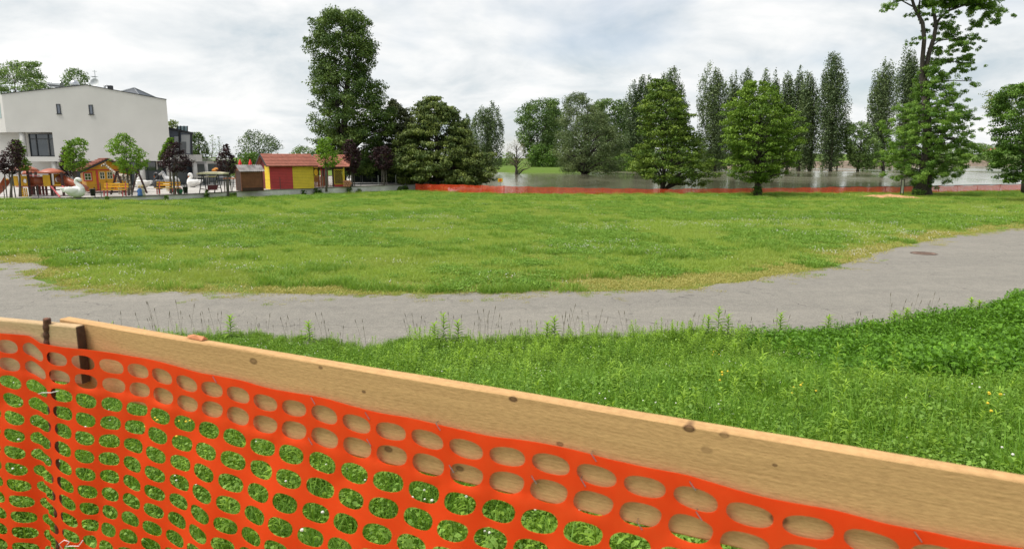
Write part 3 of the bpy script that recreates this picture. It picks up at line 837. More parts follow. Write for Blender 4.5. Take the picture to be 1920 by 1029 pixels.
# glass box with sloping roof
mb = MB(); mb.prism([A(312, 290), A(361, 290), A(359.5, 251), A(312, 243)], (0, 0, 0), (-3.6, 7, 0)); mb.build('glass_box', m_glassb, an)
mb = MB()
pr = [A(311, 242.5, YA - 0.2), A(362.5, 251, YA - 0.2), A(362.5, 248.5, YA - 0.2), A(311, 237.5, YA - 0.2)]
mb.prism(pr, (0, 0, 0), (-3.9, 7.6, 0)); mb.build('roof', m_dark, an)
for x0, yt in ((337, 247), (360, 251)):
    mb = MB(); mb.bar(A(x0, 290, YA - 0.06), A(x0 - 1, yt, YA - 0.06), 0.12); mb.build('mullion', m_dark, an)
for (x0, x1, y0, y1) in ((327, 336, 256, 288), (340, 356, 253, 288)):
    mb = MB(); mb.prism([A(x0, y1, YA - 0.03), A(x1, y1, YA - 0.03), A(x1, y0, YA - 0.03), A(x0, y0, YA - 0.03)], (0, 0, 0), (0, 0.02, 0)); mb.build('pane', glass_mat('pale_blind_glass', (0.45, 0.47, 0.48)), an)
mb = MB(); mb.prism([A(338, 290, YA - 0.06), A(349, 290, YA - 0.06), A(349, 266, YA - 0.06), A(338, 266, YA - 0.06)], (0, 0, 0), (0, 0.02, 0)); mb.build('pane', glass_mat('grey_blind_glass', (0.16, 0.17, 0.18)), an)
for k, xx in enumerate((333, 338.5, 345, 351.5)):
    mb = MB(); mb.bar(A(xx, 249 + k * 0.9, YA + 2), A(xx, 235.5 + k * 0.3, YA + 2), 0.07); mb.build('railing_post', m_dark, an)
    if k:
        mb = MB(); mb.prism([A(xx - 5.5, 248, YA + 2.02), A(xx - 0.8, 248, YA + 2.02), A(xx - 0.8, 236.5, YA + 2.02), A(xx - 5.5, 236.5, YA + 2.02)], (0, 0, 0), (0, 0.015, 0)); mb.build('railing_pane', glass_mat('green_glass', (0.35, 0.48, 0.50)), an)
mb = MB(); mb.box(Vector((P(340, 320, YA + 3).x, YA + 5, (zax1 + ZT) / 2)) - ao, (2.2, 4, zax1 - ZT - 0.02)); mb.build('ground_floor', m_panel, an)
mb = MB(); mb.lathe(A(364.5, 303, YA + 0.3) * 1.0 - Vector((0, 0, A(364.5, 303, YA + 0.3).z)), [(0.2, 0), (0.2, zax1 - ZT - 0.003)], 14); mb.build('column', m_white, an, True)

# white canopy right of the annex
YC = 66.0
cn = thing('canopy_shelter', 'thin white flat canopy on one post beside the annex', 'shelter', (P(380, 300, YC).x, YC, ZT)); co = Vector(cn.location)
def Cc(x, y, Y=YC): return P(x, y, Y) - co
mb = MB(); mb.prism([Cc(366, 299.5), Cc(397, 299.5), Cc(395, 297.6), Cc(366, 298.2)], (0, 0, 0), (0, 5, 0)); mb.build('canopy', m_white, cn)
mb = MB(); mb.prism([Cc(367, 308), Cc(387, 307), Cc(387, 302), Cc(367, 302)], (0, 0, 0), (0, 3, 0)); mb.build('fascia', m_soff, cn)
for xx, yt in ((385, 307), (387.5, 307)):
    pass
mb = MB(); mb.lathe(Cc(386, 307) - Vector((0, 0, Cc(386, 307).z)), [(0.16, 0), (0.16, Cc(386, 307).z)], 12); mb.build('post', m_white, cn, True)
# terrace hedge, tables, parasols behind
hedge_spots = []

# ================================================================== playground things
m_red = paint('slide_red', (0.42, 0.085, 0.045), 0.45, 0.15)
m_tube = paint('tunnel_terracotta', (0.40, 0.105, 0.05), 0.4, 0.12)
m_yel = paint('panel_yellow', (0.72, 0.40, 0.02), 0.5, 0.1)
m_post = paint('dark_stained_post', (0.055, 0.025, 0.022), 0.7, 0.25)
m_rail = paint('rail_pink_red', (0.50, 0.10, 0.10), 0.5, 0.12)
YP = 43.5
pt = thing('play_tower', 'climbing frame with terracotta tunnel, domed roofs and slides at far left', 'play structure', (P(60, 360, YP).x, YP, ZT)); po = Vector(pt.location)
def Q(x, y, Y=YP): return P(x, y, Y) - po
def down(p): return Vector((p.x, p.y, 0))
# towers
def tower(xs2, Y0, depth, yfloor, ytop, roof_px, mname='roof'):
    for x in xs2:
        for dy in (0, depth):
            p = Q(x, ytop, Y0 + dy)
            mb = MB(); mb.bar(down(p), p, 0.11); mb.build('post', m_post, pt)
    a, b_ = Q(xs2[0], yfloor, Y0), Q(xs2[-1], yfloor, Y0)
    mb = MB(); mb.box(((a.x + b_.x) / 2, a.y + depth / 2, a.z), (b_.x - a.x + 0.02, depth + 0.02, 0.1)); mb.build('platform', m_red, pt)
    xl_, xr_, yp, ye = roof_px
    c = Q((xl_ + xr_) / 2, ye, Y0 + depth / 2); r = (Q(xr_, ye, Y0 + depth / 2).x - Q(xl_, ye, Y0 + depth / 2).x) / 2; h = Q(0, yp, Y0 + depth / 2).z - Q(0, ye, Y0 + depth / 2).z
    mb = MB(); mb.lathe(c, [(r * 0.97, -0.03), (r, 0), (r * 0.8, h * 0.42), (r * 0.5, h * 0.75), (r * 0.22, h * 0.94), (0.02, h)], 20); mb.build(mname, m_tube, pt, True)
tower((36, 51), YP - 0.1, 1.0, 349, 318, (17, 69, 310, 320))
tower((57, 66), YP + 2.2, 1.0, 349, 322, (44, 74, 316, 325))
tower((93, 115), YP + 0.3, 1.1, 349, 323, (74, 119, 315.5, 324.5))
def hole_panel(mb, c, w, h, r, n=24, t=0.04):
    """upright panel in xz with a round hole"""
    vs, fs = [], []
    for y in (0, t):
        for k in range(n):
            a = 2 * math.pi * k / n + math.pi / 4
            ca, sa = math.cos(a), math.sin(a)
            q = max(abs(ca), abs(sa))
            vs.append((c[0] + ca / q * w / 2, c[1] + y, c[2] + sa / q * h / 2)); vs.append((c[0] + ca * r, c[1] + y, c[2] + sa * r))
    o_ = 2 * n
    for k in range(n):
        k2 = (k + 1) % n
        fs += [(2 * k, 2 * k2, 2 * k2 + 1, 2 * k + 1), (o_ + 2 * k, o_ + 2 * k + 1, o_ + 2 * k2 + 1, o_ + 2 * k2),
               (2 * k, o_ + 2 * k, o_ + 2 * k2, 2 * k2), (2 * k + 1, 2 * k2 + 1, o_ + 2 * k2 + 1, o_ + 2 * k + 1)]
    mb.add(vs, fs)
# tunnel between the towers, end panels seen edge on
a, b_ = Q(52, 339.5, YP + 0.45), Q(91, 339.5, YP + 0.85)
mb = MB(); mb.tube([a, a.lerp(b_, 0.33), a.lerp(b_, 0.36), a.lerp(b_, 0.4), a.lerp(b_, 0.43), b_], [0.29, 0.29, 0.31, 0.31, 0.29, 0.29], 22); mb.build('tunnel', m_tube, pt, True)
for (x0, x1, y0, y1, Y) in ((23, 34, 330, 349, YP - 0.16), (37.5, 42, 328, 349, YP - 0.17), (81, 94, 328, 349.5, YP + 0.2), (101, 114, 346, 348.5, YP + 0.24), (7, 16, 335, 345, YP + 0.3)):
    c = (Q(x0, y0, Y) + Q(x1, y1, Y)) / 2; w = Q(x1, y0, Y).x - Q(x0, y0, Y).x; h = Q(x0, y0, Y).z - Q(x0, y1, Y).z
    mb = MB(); mb.box(c, (w, 0.04, h)); mb.build('panel', m_yel, pt)
for (x0, x1, y0, y1, Y, r) in ((42.3, 51, 330, 349, YP - 0.17, 0.13), (101, 114.5, 326, 348, YP + 1.38, 0.17)):
    c = (Q(x0, y0, Y) + Q(x1, y1, Y)) / 2; w = Q(x1, y0, Y).x - Q(x0, y0, Y).x; h = Q(x0, y0, Y).z - Q(x0, y1, Y).z
    mb = MB(); hole_panel(mb, c, w, h, r); mb.build('panel', m_yel, pt)
# climbing panel with grips
mb = MB(); c = (Q(39, 352, YP - 0.2) + Q(51, 369, YP - 0.2)) / 2
w = Q(51, 352, YP).x - Q(39, 352, YP).x; h = Q(0, 352, YP).z - Q(0, 368, YP).z
for k in range(4): mb.box(c + Vector(((k - 1.5) * w / 3.3, 0, 0)), (0.05, 0.05, h))
for k in range(5): mb.box(c + Vector((0, -0.004, (k - 2) * h / 4.4)), (w, 0.05, 0.055))
mb.build('climbing_panel', m_yel, pt)
# red rails
for (x0, y0, x1, y1, Y0, Y1) in ((95, 349, 112, 369, YP + 0.1, YP - 1.2), (116, 348, 128, 363, YP + 0.3, YP - 0.8), (32, 327, 51, 327, YP - 0.2, YP - 0.2), (30, 350, 53, 350, YP - 0.22, YP - 0.22), (52, 329, 74, 329.5, YP + 1.9, YP + 1.9)):
    mb = MB(); mb.bar(Q(x0, y0, Y0), Q(x1, y1, Y1), 0.09, 0.05); mb.build('rail', m_rail, pt)
mb = MB(); mb.box(Q(44, 372, YP - 0.4), (0.75, 0.3, 0.12)); mb.build('step', m_rail, pt)
for xx in (58, 63, 69, 74, 80, 86, 97, 102):
    p = Q(xx, 349, YP + 1.3); mb = MB(); mb.bar(down(p), p, 0.10); mb.build('post', m_post if xx % 2 else paint('red_brown_post', (0.16, 0.035, 0.03), 0.6), pt)
mb = MB(); p, q = Q(56, 356, YP + 1.3), Q(112, 356, YP + 1.3); mb.bar(p, q, 0.06); mb.build('beam', m_post, pt)
# chute slide to the left, and the closed tube slide to the right
sl = [Q(15, 337, YP), Q(9, 347, YP - 0.3), Q(0, 358, YP - 0.6), Q(-9, 366, YP - 0.8), Q(-16, 368, YP - 0.9)]
mb = MB()
vs, fs = [], []
for i, p in enumerate(sl):
    for (dy, dz) in ((-0.28, 0.2), (-0.26, 0.0), (0.26, 0.0), (0.28, 0.2), (0.31, 0.2), (0.29, -0.04), (-0.29, -0.04), (-0.31, 0.2)):
        vs.append(p + Vector((0, dy, dz)))
for i in range(len(sl) - 1):
    for k in range(8): fs.append((i * 8 + k, i * 8 + (k + 1) % 8, (i + 1) * 8 + (k + 1) % 8, (i + 1) * 8 + k))
fs += [tuple(range(8)), tuple(range(len(sl) * 8 - 1, len(sl) * 8 - 9, -1))]
mb.add(vs, fs); mb.build('slide', m_tube, pt)
mb = MB(); mb.tube([Q(112, 334.5, YP + 1.4), Q(121, 337, YP + 1.3), Q(130, 342, YP + 1.1), Q(140, 346, YP + 1.0), Q(149, 350, YP + 1.1), Q(156, 354, YP + 1.3), Q(161, 357.5, YP + 1.4)], [0.27, 0.27, 0.27, 0.27, 0.27, 0.28, 0.29], 18, cap=False)
o = mb.build('tube_slide', m_tube, pt, True); md = o.modifiers.new('t', 'SOLIDIFY'); md.thickness = 0.03

# yellow playhouse
m_boardy = paint('playhouse_yellow', (0.72, 0.36, 0.018), 0.55, 0.08)
m_trim = paint('playhouse_red_trim', (0.58, 0.055, 0.04), 0.5, 0.1)
m_tile = paint('clay_roof_tile', (0.30, 0.10, 0.065), 0.75, 0.25, 4.0)
m_bargeb = paint('dark_bargeboard', (0.03, 0.03, 0.032), 0.6)
m_pw = paint('white_frame', (0.75, 0.72, 0.55), 0.5)
m_pane = glass_mat('dark_green_pane', (0.05, 0.07, 0.03))
YH = 47.5
h0 = P(163.5, 357, YH)
hs = thing('playhouse', 'yellow wooden playhouse with red trim and double door', 'playhouse', (h0.x, YH, ZT), R(40))
pw = YH / F       # metres per photo pixel at that distance
HW = 73.5 * pw; zf = h0.z - ZT; ze = P(0, 318, YH).z - ZT; za = P(0, 299, YH).z - ZT
nb = 16
bh = (ze - zf) / nb
for k in range(nb):     # front cladding boards
    mb = MB(); mb.box((HW / 2, 0.0, zf + bh * (k + 0.5)), (HW, 0.03, bh - 0.008)); mb.build('board', m_boardy, hs)
for k in range(6):
    z0 = ze + (za - ze) * k / 6; z1 = ze + (za - ze) * (k + 1) / 6
    w0 = HW * (1 - k / 6); w1 = HW * (1 - (k + 0.93) / 6)
    mb = MB(); mb.prism([Vector((HW / 2 - w0 / 2, -0.015, z0)), Vector((HW / 2 + w0 / 2, -0.015, z0)), Vector((HW / 2 + w1 / 2, -0.015, z1 - 0.006)), Vector((HW / 2 - w1 / 2, -0.015, z1 - 0.006))], (0, 0, 0), (0, 0.03, 0)); mb.build('board', m_boardy, hs)
mb = MB(); mb.prism([Vector((0.01, 0.02, zf)), Vector((HW - 0.01, 0.02, zf)), Vector((HW - 0.01, 0.02, ze)), Vector((HW / 2, 0.02, za)), Vector((0.01, 0.02, ze))], (0, 0, 0), (0, 2.4, 0)); mb.build('wall', paint('playhouse_inner', (0.5, 0.24, 0.015), 0.6), hs)
ov = 0.35
for sx in (-1, 1):
    e0 = Vector((HW / 2 + sx * (HW / 2 + ov), -0.35, ze - ov * (za - ze) / (HW / 2) + 0.05)); r0 = Vector((HW / 2 + sx * 0.004, -0.35, za + 0.05))
    mb = MB(); mb.prism([e0, r0, r0 + Vector((0, 0, 0.05)), e0 + Vector((0, 0, 0.05))], (0, 0, 0), (0, 3.0, 0)); rf = mb.build('roof', m_tile, hs)
    n = 9
    for k in range(n):
        p = e0.lerp(r0, (k + 0.5) / n) + Vector((0, 0, 0.07)); q = p + Vector((0, 3.0, 0))
        mb = MB(); mb.bar(p, q, 0.16, 0.035); mb.build('tile_row', m_tile, rf)
    mb = MB(); u = Vector((0, -0.03, -0.13)); mb.prism([e0 + u, r0 + u, r0 + Vector((0, -0.03, 0.0)), e0 + Vector((0, -0.03, 0.0))], (0, 0, 0), (0, 0.025, 0)); mb.build('bargeboard', m_bargeb, hs)
mb = MB(); mb.box((HW / 2, -0.03, zf - 0.04), (HW + 0.06, 0.1, 0.08)); mb.build('floor_beam', m_trim, hs)
mb = MB(); mb.box((HW / 2 - 0.15, -0.032, ze - 0.04), (HW * 0.86, 0.04, 0.07)); mb.build('lintel', m_trim, hs)
def px_h(x): return (x - 163.5) * pw
def wz_(y): return P(0, y, YH).z - ZT
def playwin(x0, x1, y0, y1, framed):
    xa_, xb_, za_, zb_ = px_h(x0), px_h(x1), wz_(y0), wz_(y1)
    c = Vector(((xa_ + xb_) / 2, -0.03, (za_ + zb_) / 2)); w, h = xb_ - xa_, za_ - zb_
    mb = MB()
    for sx in (-1, 0, 1): mb.box(c + Vector((sx * (w / 2 - 0.015), -0.012, 0)), (0.03, 0.03, h))
    for sz in (-1, 0, 1): mb.box(c + Vector((0, -0.014, sz * (h / 2 - 0.015))), (w, 0.03, 0.03))
    wo_ = mb.build('window', m_pw, hs)
    for i in (-1, 1):
        for j in (-1, 1):
            p = MB(); p.box(c + Vector((i * w / 4, 0.0, j * h / 4)), (w / 2 - 0.035, 0.02, h / 2 - 0.035)); p.build('pane', m_pane, wo_)
    if framed:
        fr = MB()
        for sx in (-1, 1): fr.box(c + Vector((sx * (w / 2 + 0.04), -0.005, 0)), (0.08, 0.04, h + 0.16))
        for sz in (-1, 1): fr.box(c + Vector((0, -0.008, sz * (h / 2 + 0.04))), (w - 0.002, 0.04, 0.08))
        fr.build('window_frame', m_trim, wo_)
playwin(161.5, 172, 325, 338, True)
playwin(186, 194, 323, 336, False); playwin(198, 207, 323, 336, False)
for xx in (181.8, 209.5):
    mb = MB(); mb.box((px_h(xx), -0.03, (ze + zf) / 2 - 0.04), (0.13, 0.05, ze - zf - 0.09)); mb.build('door_post', m_trim, hs)
for x0, x1 in ((183.5, 195.5), (196, 208)):
    mb = MB(); mb.box((px_h((x0 + x1) / 2), -0.022, (ze + zf) / 2 - 0.05), ((x1 - x0) * pw, 0.03, ze - zf - 0.12)); dr = mb.build('door', m_boardy, hs)
    mb = MB(); mb.box((px_h(195.2 if x0 < 190 else 197), -0.05, wz_(341)), (0.025, 0.03, 0.09)); mb.build('handle', m_dark, dr)
playwin(224, 231, 328, 337, True)

# statues --------------------------------------------------------
def remesh(o, vox, sm_it=6):
    md = o.modifiers.new('r', 'REMESH'); md.mode = 'VOXEL'; md.voxel_size = vox; md.use_smooth_shade = True
    md = o.modifiers.new('s', 'SMOOTH'); md.iterations = sm_it; md.factor = 0.5
m_swanw = paint('painted_white_plaster', (0.76, 0.75, 0.72), 0.5, 0.08, 5)
m_swanb = paint('painted_black_plaster', (0.025, 0.026, 0.028), 0.35, 0.2)
m_beak = paint('beak_orange', (0.55, 0.16, 0.03), 0.5)
def swan(loc, rz, size, mat, label):
    """about 1.4 m long, facing +x; neck in an S with the head looking down"""
    t = thing('swan_statue', label, 'statue', loc, rz, 'swan statues in the playground')
    mb = MB()
    k = size
    body = [(-0.74, 0.42, 0.03), (-0.58, 0.38, 0.12), (-0.38, 0.34, 0.24), (-0.12, 0.35, 0.34), (0.16, 0.36, 0.36), (0.36, 0.36, 0.29), (0.50, 0.38, 0.14)]
    vs, fs, n = [], [], 16
    for x, z, r in body:
        for q in range(n):
            a = 2 * math.pi * q / n
            vs.append((x * k, math.cos(a) * r * 0.95 * k, max(0.0, (z + math.sin(a) * r * 1.02)) * k))
    for i in range(len(body) - 1):
        for q in range(n): fs.append((i * n + q, i * n + (q + 1) % n, (i + 1) * n + (q + 1) % n, (i + 1) * n + q))
    fs += [tuple(range(n)), tuple(range(len(body) * n - 1, len(body) * n - n - 1, -1))]
    mb.add(vs, fs)
    neck = [(0.34, 0.50), (0.26, 0.70), (0.13, 0.84), (0.05, 0.96), (0.05, 1.07), (0.12, 1.15), (0.22, 1.15), (0.30, 1.08), (0.33, 0.98)]
    mb.tube([(x * k, 0, z * k) for x, z in neck], [r * k for r in (0.20, 0.16, 0.13, 0.115, 0.105, 0.10, 0.11, 0.115, 0.08)], 12)
    b_ = mb.build('body', mat, t); remesh(b_, 0.022 * k, 2)
    for s_ in (-1, 1):
        w = MB(); w.ball((-0.14 * k, s_ * 0.31 * k, 0.46 * k), (0.42 * k, 0.08 * k, 0.22 * k), 14, 9)
        for q in range(4):
            w.ball(((-0.44 - 0.05 * q) * k, s_ * 0.28 * k, (0.38 + 0.075 * q) * k), (0.24 * k, 0.05 * k, 0.05 * k), 10, 6)
        wo_ = w.build('wing', mat, t); remesh(wo_, 0.022 * k, 3)
    w = MB(); w.tube([(0.33 * k, 0, 1.0 * k), (0.37 * k, 0, 0.90 * k), (0.385 * k, 0, 0.83 * k)], [0.05 * k, 0.036 * k, 0.015 * k], 8); w.build('beak', m_beak, t, True)
    return t
p = P(144, 371.5, 41.9); swan((p.x, 41.9, ZT), R(6), 1.0, m_swanw, 'large white swan statue at the paving edge by the tube slide')
p = P(360, 349, 57.5); swan((p.x + 0.1, 57.5, ZT), R(175), 0.98, m_swanw, 'white swan statue standing under the building beside the purple maple')
p = P(266, 352, 54.5); swan((p.x, 54.5, ZT), R(190), 1.02, m_swanw, 'white swan statue half hidden behind the swing frame')
p = P(300, 352, 54.0); swan((p.x, 54.0, ZT), R(174), 1.08, m_swanb, 'black swan statue in front of the dark ground floor glazing')
# zebra and giraffe
def stripes(name, a_, b_, scale, kind):
    m, nd, lk, b, o = new_mat(name)
    v = coords(nd, lk, 'Object')
    if kind == 'w':
        w = N(nd, 'ShaderNodeTexWave'); w.inputs['Scale'].default_value = scale; w.inputs['Distortion'].default_value = 3; lk.new(v, w.inputs['Vector']); f = w.outputs['Fac']
    else:
        w = N(nd, 'ShaderNodeTexVoronoi', feature='DISTANCE_TO_EDGE'); w.inputs['Scale'].default_value = scale; lk.new(v, w.inputs['Vector']); f = w.outputs['Distance']
    lo, hi = (0.45, 0.55) if kind == 'w' else (0.06, 0.12)
    lk.new(ramp(nd, lk, f, [(lo, a_), (hi, b_)]), b.inputs['Base Color']); b.inputs['Roughness'].default_value = 0.5
    return m
def quadruped(name, loc, rz, label, mat, spine, legs, legr, extra, mane=None):
    t = thing(name, label, 'statue', loc, rz)
    mb = MB(); mb.tube([q[:3] for q in spine], [q[3] for q in spine], 12)
    for (x, y, zt, f) in legs:
        mb.tube([(x, y, zt), (x + f * 0.03, y, zt * 0.55), (x - f * 0.02, y, zt * 0.28), (x, y, 0.05), (x + 0.02, y, 0.0)], [legr * 1.5, legr, legr * 0.75, legr * 0.8, legr], 8)
    for pts_, rr in extra: mb.tube(pts_, rr, 6)
    o = mb.build('body', mat, t); remesh(o, 0.02, 3)
    if mane:
        w = MB(); w.tube(mane[0], mane[1], 6); w.build('mane', mane[2], t)
    return t
mz = stripes('zebra_stripes', (0.04, 0.04, 0.04), (0.75, 0.75, 0.75), 7.0, 'w')
p = P(322, 353, 52.0)
quadruped('zebra_statue', (p.x, 52.0, ZT), R(176), 'black and white striped zebra statue behind the yellow bench', mz,
          [(-0.55, 0, 0.80, 0.16), (-0.35, 0, 0.82, 0.24), (0, 0, 0.80, 0.24), (0.3, 0, 0.84, 0.23), (0.45, 0, 1.0, 0.16), (0.58, 0, 1.2, 0.12), (0.66, 0, 1.32, 0.12), (0.80, 0, 1.24, 0.09), (0.92, 0, 1.16, 0.075)],
          [(-0.48, 0.13, 0.75, -1), (-0.48, -0.13, 0.75, -1), (0.33, 0.12, 0.75, 1), (0.33, -0.12, 0.75, 1)], 0.055,
          [([(0.64, 0.07, 1.38), (0.62, 0.09, 1.52)], [0.05, 0.02]), ([(0.64, -0.07, 1.38), (0.62, -0.09, 1.52)], [0.05, 0.02]), ([(-0.66, 0, 0.85), (-0.74, 0, 0.5)], [0.04, 0.03])],
          ([(0.34, 0, 1.06), (0.48, 0, 1.28), (0.58, 0, 1.45)], [0.03, 0.05, 0.03], mz))
mg = stripes('giraffe_patches', (0.75, 0.70, 0.58), (0.16, 0.085, 0.04), 7.0, 'v')
p = P(231, 361, 46.3)
quadruped('giraffe_statue', (p.x, 46.3, ZT), R(178), 'cream and brown spotted giraffe statue leaning over the swing frame', mg,
          [(-0.50, 0, 1.05, 0.16), (-0.30, 0, 1.10, 0.23), (0, 0, 1.15, 0.24), (0.22, 0, 1.22, 0.20), (0.45, 0, 1.42, 0.11), (0.75, 0, 1.68, 0.085), (1.0, 0, 1.92, 0.075), (1.08, 0, 2.0, 0.09), (1.2, 0, 1.97, 0.08), (1.36, 0, 1.88, 0.05)],
          [(-0.42, 0.12, 1.0, -1), (-0.42, -0.12, 1.0, -1), (0.2, 0.12, 1.05, 1), (0.2, -0.12, 1.05, 1)], 0.06,
          [([(1.06, 0.05, 2.06), (1.04, 0.06, 2.17)], [0.03, 0.025]), ([(1.06, -0.05, 2.06), (1.04, -0.06, 2.17)], [0.03, 0.025])])
# small lamb figure under the zebra
p = P(318, 355.5, 50.6)
quadruped('lamb_statue', (p.x, 50.6, ZT), R(170), 'small cream lamb statue next to the striped zebra', paint('lamb_cream', (0.7, 0.64, 0.4), 0.6, 0.2, 8),
          [(-0.3, 0, 0.36, 0.12), (-0.1, 0, 0.38, 0.17), (0.15, 0, 0.38, 0.16), (0.28, 0, 0.46, 0.11), (0.36, 0, 0.55, 0.09), (0.48, 0, 0.5, 0.06)],
          [(-0.2, 0.08, 0.3, -1), (-0.2, -0.08, 0.3, -1), (0.15, 0.08, 0.3, 1), (0.15, -0.08, 0.3, 1)], 0.04, [])
# garden figures
for (x, y, Y, body_c, lab) in ((262.5, 364, 43.8, (0.06, 0.16, 0.42), 'small blue robed garden figure beside the tree stakes'), (268, 365, 44.0, (0.55, 0.52, 0.4), 'small cream garden figure next to the blue one')):
    p = P(x, y, Y)
    t = thing('garden_figure', lab, 'figurine', (p.x, Y, ZT), 0, 'garden figures by the swing')
    mb = MB(); mb.lathe((0, 0, 0), [(0.16, 0), (0.15, 0.1), (0.11, 0.28), (0.09, 0.38), (0.10, 0.44), (0.05, 0.49)], 12)
    mb.tube([(-0.09, 0, 0.42), (-0.14, -0.05, 0.3), (-0.08, -0.1, 0.22)], [0.035, 0.03, 0.025], 6); mb.tube([(0.09, 0, 0.42), (0.14, -0.05, 0.3), (0.08, -0.1, 0.22)], [0.035, 0.03, 0.025], 6)
    mb.build('robe', paint('robe_%d' % int(x), body_c, 0.5), t, True)
    mb = MB(); mb.ball((0, 0, 0.56), 0.075); mb.build('head', paint('figure_skin', (0.6, 0.38, 0.26), 0.5), t, True)
    mb = MB(); mb.lathe((0, 0, 0.60), [(0.085, 0), (0.07, 0.05), (0.02, 0.11)], 10); mb.build('cap', paint('figure_cap', (0.6, 0.45, 0.2), 0.5), t, True)
# flower pots
for (x, y, Y, c, fl, lab) in ((337, 360.5, 46.5, (0.03, 0.22, 0.08), (0.75, 0.25, 0.3), 'round green flower pot with pink flowers in front of the bench'), (323, 358.5, 48.6, (0.42, 0.05, 0.04), None, 'small red tub under the yellow bench')):
    p = P(x, y, Y)
    t = thing('flower_pot', lab, 'flower pot', (p.x, Y, ZT))
    mb = MB(); mb.lathe((0, 0, 0), [(0.12, 0), (0.18, 0.08), (0.21, 0.2), (0.19, 0.3), (0.2, 0.33), (0.16, 0.33)], 16); mb.build('pot', paint('pot_%d' % x, c, 0.4), t, True)
    if fl:
        mb = MB()
        for k in range(14):
            a_ = k * 2.4; mb.ball((0.13 * math.cos(a_) * (k / 14) ** 0.5, 0.13 * math.sin(a_) * (k / 14) ** 0.5, 0.42 - 0.06 * k / 14), 0.05, 6, 4)
        mb.build('flowers', paint('pink_petals', fl, 0.6), t)
# bins
for (x, y, Y, lab) in ((175, 371, 42.6, 'dark litter bin on the paving right of the large swan'), (348, 361, 46.0, 'dark litter bin beside the green flower pot')):
    p = P(x, y, Y); t = thing('litter_bin', lab, 'bin', (p.x, Y, ZT), 0, 'dark litter bins on the paving')
    mb = MB(); mb.lathe((0, 0, 0.06), [(0.13, 0), (0.17, 0.42), (0.18, 0.42), (0.18, 0.45), (0.15, 0.45), (0.12, 0.1)], 14); mb.build('bucket', paint('bin_grey', (0.035, 0.035, 0.042), 0.5), t, True)
    mb = MB(); mb.bar((0.0, 0.19, 0), (0.0, 0.19, 0.62), 0.04); mb.build('post', m_post, t)
# benches: yellow planks, red legs
def bench(x0, x1, y, Y, rz, lab):
    p = P((x0 + x1) / 2, y, Y); w = (x1 - x0) * Y / F
    t = thing('park_bench', lab, 'bench', (p.x, Y, ZT), rz, 'yellow and red benches')
    for k in range(3):
        mb = MB(); mb.box((0, -0.18 + 0.15 * k, 0.42), (w, 0.13, 0.035)); mb.build('seat_plank', m_yel, t)
    for k in range(2):
        mb = MB(); mb.box((0, 0.26 + 0.03 * k, 0.60 + 0.16 * k), (w, 0.03, 0.12)); mb.build('back_plank', m_yel, t)
    for sx in (-1, 1):
        mb = MB(); X = sx * (w / 2 - 0.18); mb.bar((X, -0.2, 0), (X, -0.15, 0.40), 0.06); mb.bar((X, 0.2, 0), (X, 0.29, 0.84), 0.06); mb.bar((X, -0.2, 0.385), (X, 0.25, 0.385), 0.055); mb.build('leg', m_rail, t)
bench(194, 238, 368, 43.6, R(3), 'yellow bench with red legs in front of the playhouse door')
bench(293, 336, 364, 46.2, R(4), 'yellow bench with red legs in front of the black swan')
# swing frame
YS = 47.0
p0, p1 = P(219, 322, YS - 1.2), P(258, 320, YS + 0.4)
t = thing('swing_frame', 'brown A frame swing set beside the playhouse', 'swing', (P(238, 360, YS).x, YS, ZT)); so = Vector(t.location)
for (tp, fa, fb, Y) in ((p0, (207, 355), (235, 355), YS - 1.2), (p1, (247, 358), (275, 357), YS + 0.4)):
    for (x, y) in (fa, fb):
        q = G(x, y + 4, ZT); q = Vector((P(x, y, Y).x, Y + (0.0), ZT))
        mb = MB(); mb.bar(tp - so, q - so, 0.10); mb.build('leg', m_post, t)
    mb = MB(); y_ = (tp + Vector((P(fa[0], fa[1], Y).x, Y, ZT))) / 2; z_ = (tp + Vector((P(fb[0], fb[1], Y).x, Y, ZT))) / 2
    mb.bar(y_ - so, z_ - so, 0.05); mb.build('brace', m_pw, t)
mb = MB(); mb.bar(p0 - so, p1 - so, 0.1); mb.build('top_beam', m_post, t)
for k in (0.3, 0.7):
    c = p0.lerp(p1, k) - so
    mb = MB(); mb.box((c.x, c.y, 0.45), (0.42, 0.18, 0.03), rz=R(40)); st = mb.build('swing_seat', m_dark, t)
    for s_ in (-1, 1):
        mb = MB(); e = Vector((math.cos(R(40)), math.sin(R(40)), 0)) * 0.18 * s_; mb.tube([c + e, Vector((c.x, c.y, 0.46)) + e], 0.012, 5); mb.build('chain', m_steel, st)
# garden swing bench with cream canopy
YG = 47.6
t = thing('garden_swing', 'dark red swing bench under a cream canopy on the paving', 'swing bench', (P(395, 358, YG).x, YG, ZT)); so = Vector(t.location)
def S(x, y, Y=YG): return P(x, y, Y) - so
mb = MB(); mb.prism([S(368.5, 327, YG - 0.5), S(418, 327, YG - 0.5), S(418.5, 324, YG - 0.5), S(405, 322.8, YG - 0.5), S(380, 323, YG - 0.5), S(368, 325, YG - 0.5)], (0, 0, 0), (0, 1.1, 0)); mb.build('canopy', paint('cream_canvas', (0.66, 0.60, 0.42), 0.8), t, bevel=0.02)
for (xt, xb) in ((379, 374), (380, 388), (407, 402), (408.5, 416)):
    for Yk in (YG - 0.5,):
        a_ = S(xt, 327, YG); b2 = S(xb, 360, YG); b2.z = 0
        mb = MB(); mb.bar(a_, b2, 0.05); mb.build('leg', m_dark, t)
mb = MB(); mb.bar(S(379.5, 327.3), S(408, 327.3), 0.05); mb.build('top_beam', m_dark, t)
mb = MB(); mb.bar(S(376, 354), S(390, 356), 0.05); mb.bar(S(404, 352), S(414, 352), 0.05); mb.build('brace', m_post, t)
m_sr = paint('dark_red_seat', (0.11, 0.02, 0.022), 0.6)
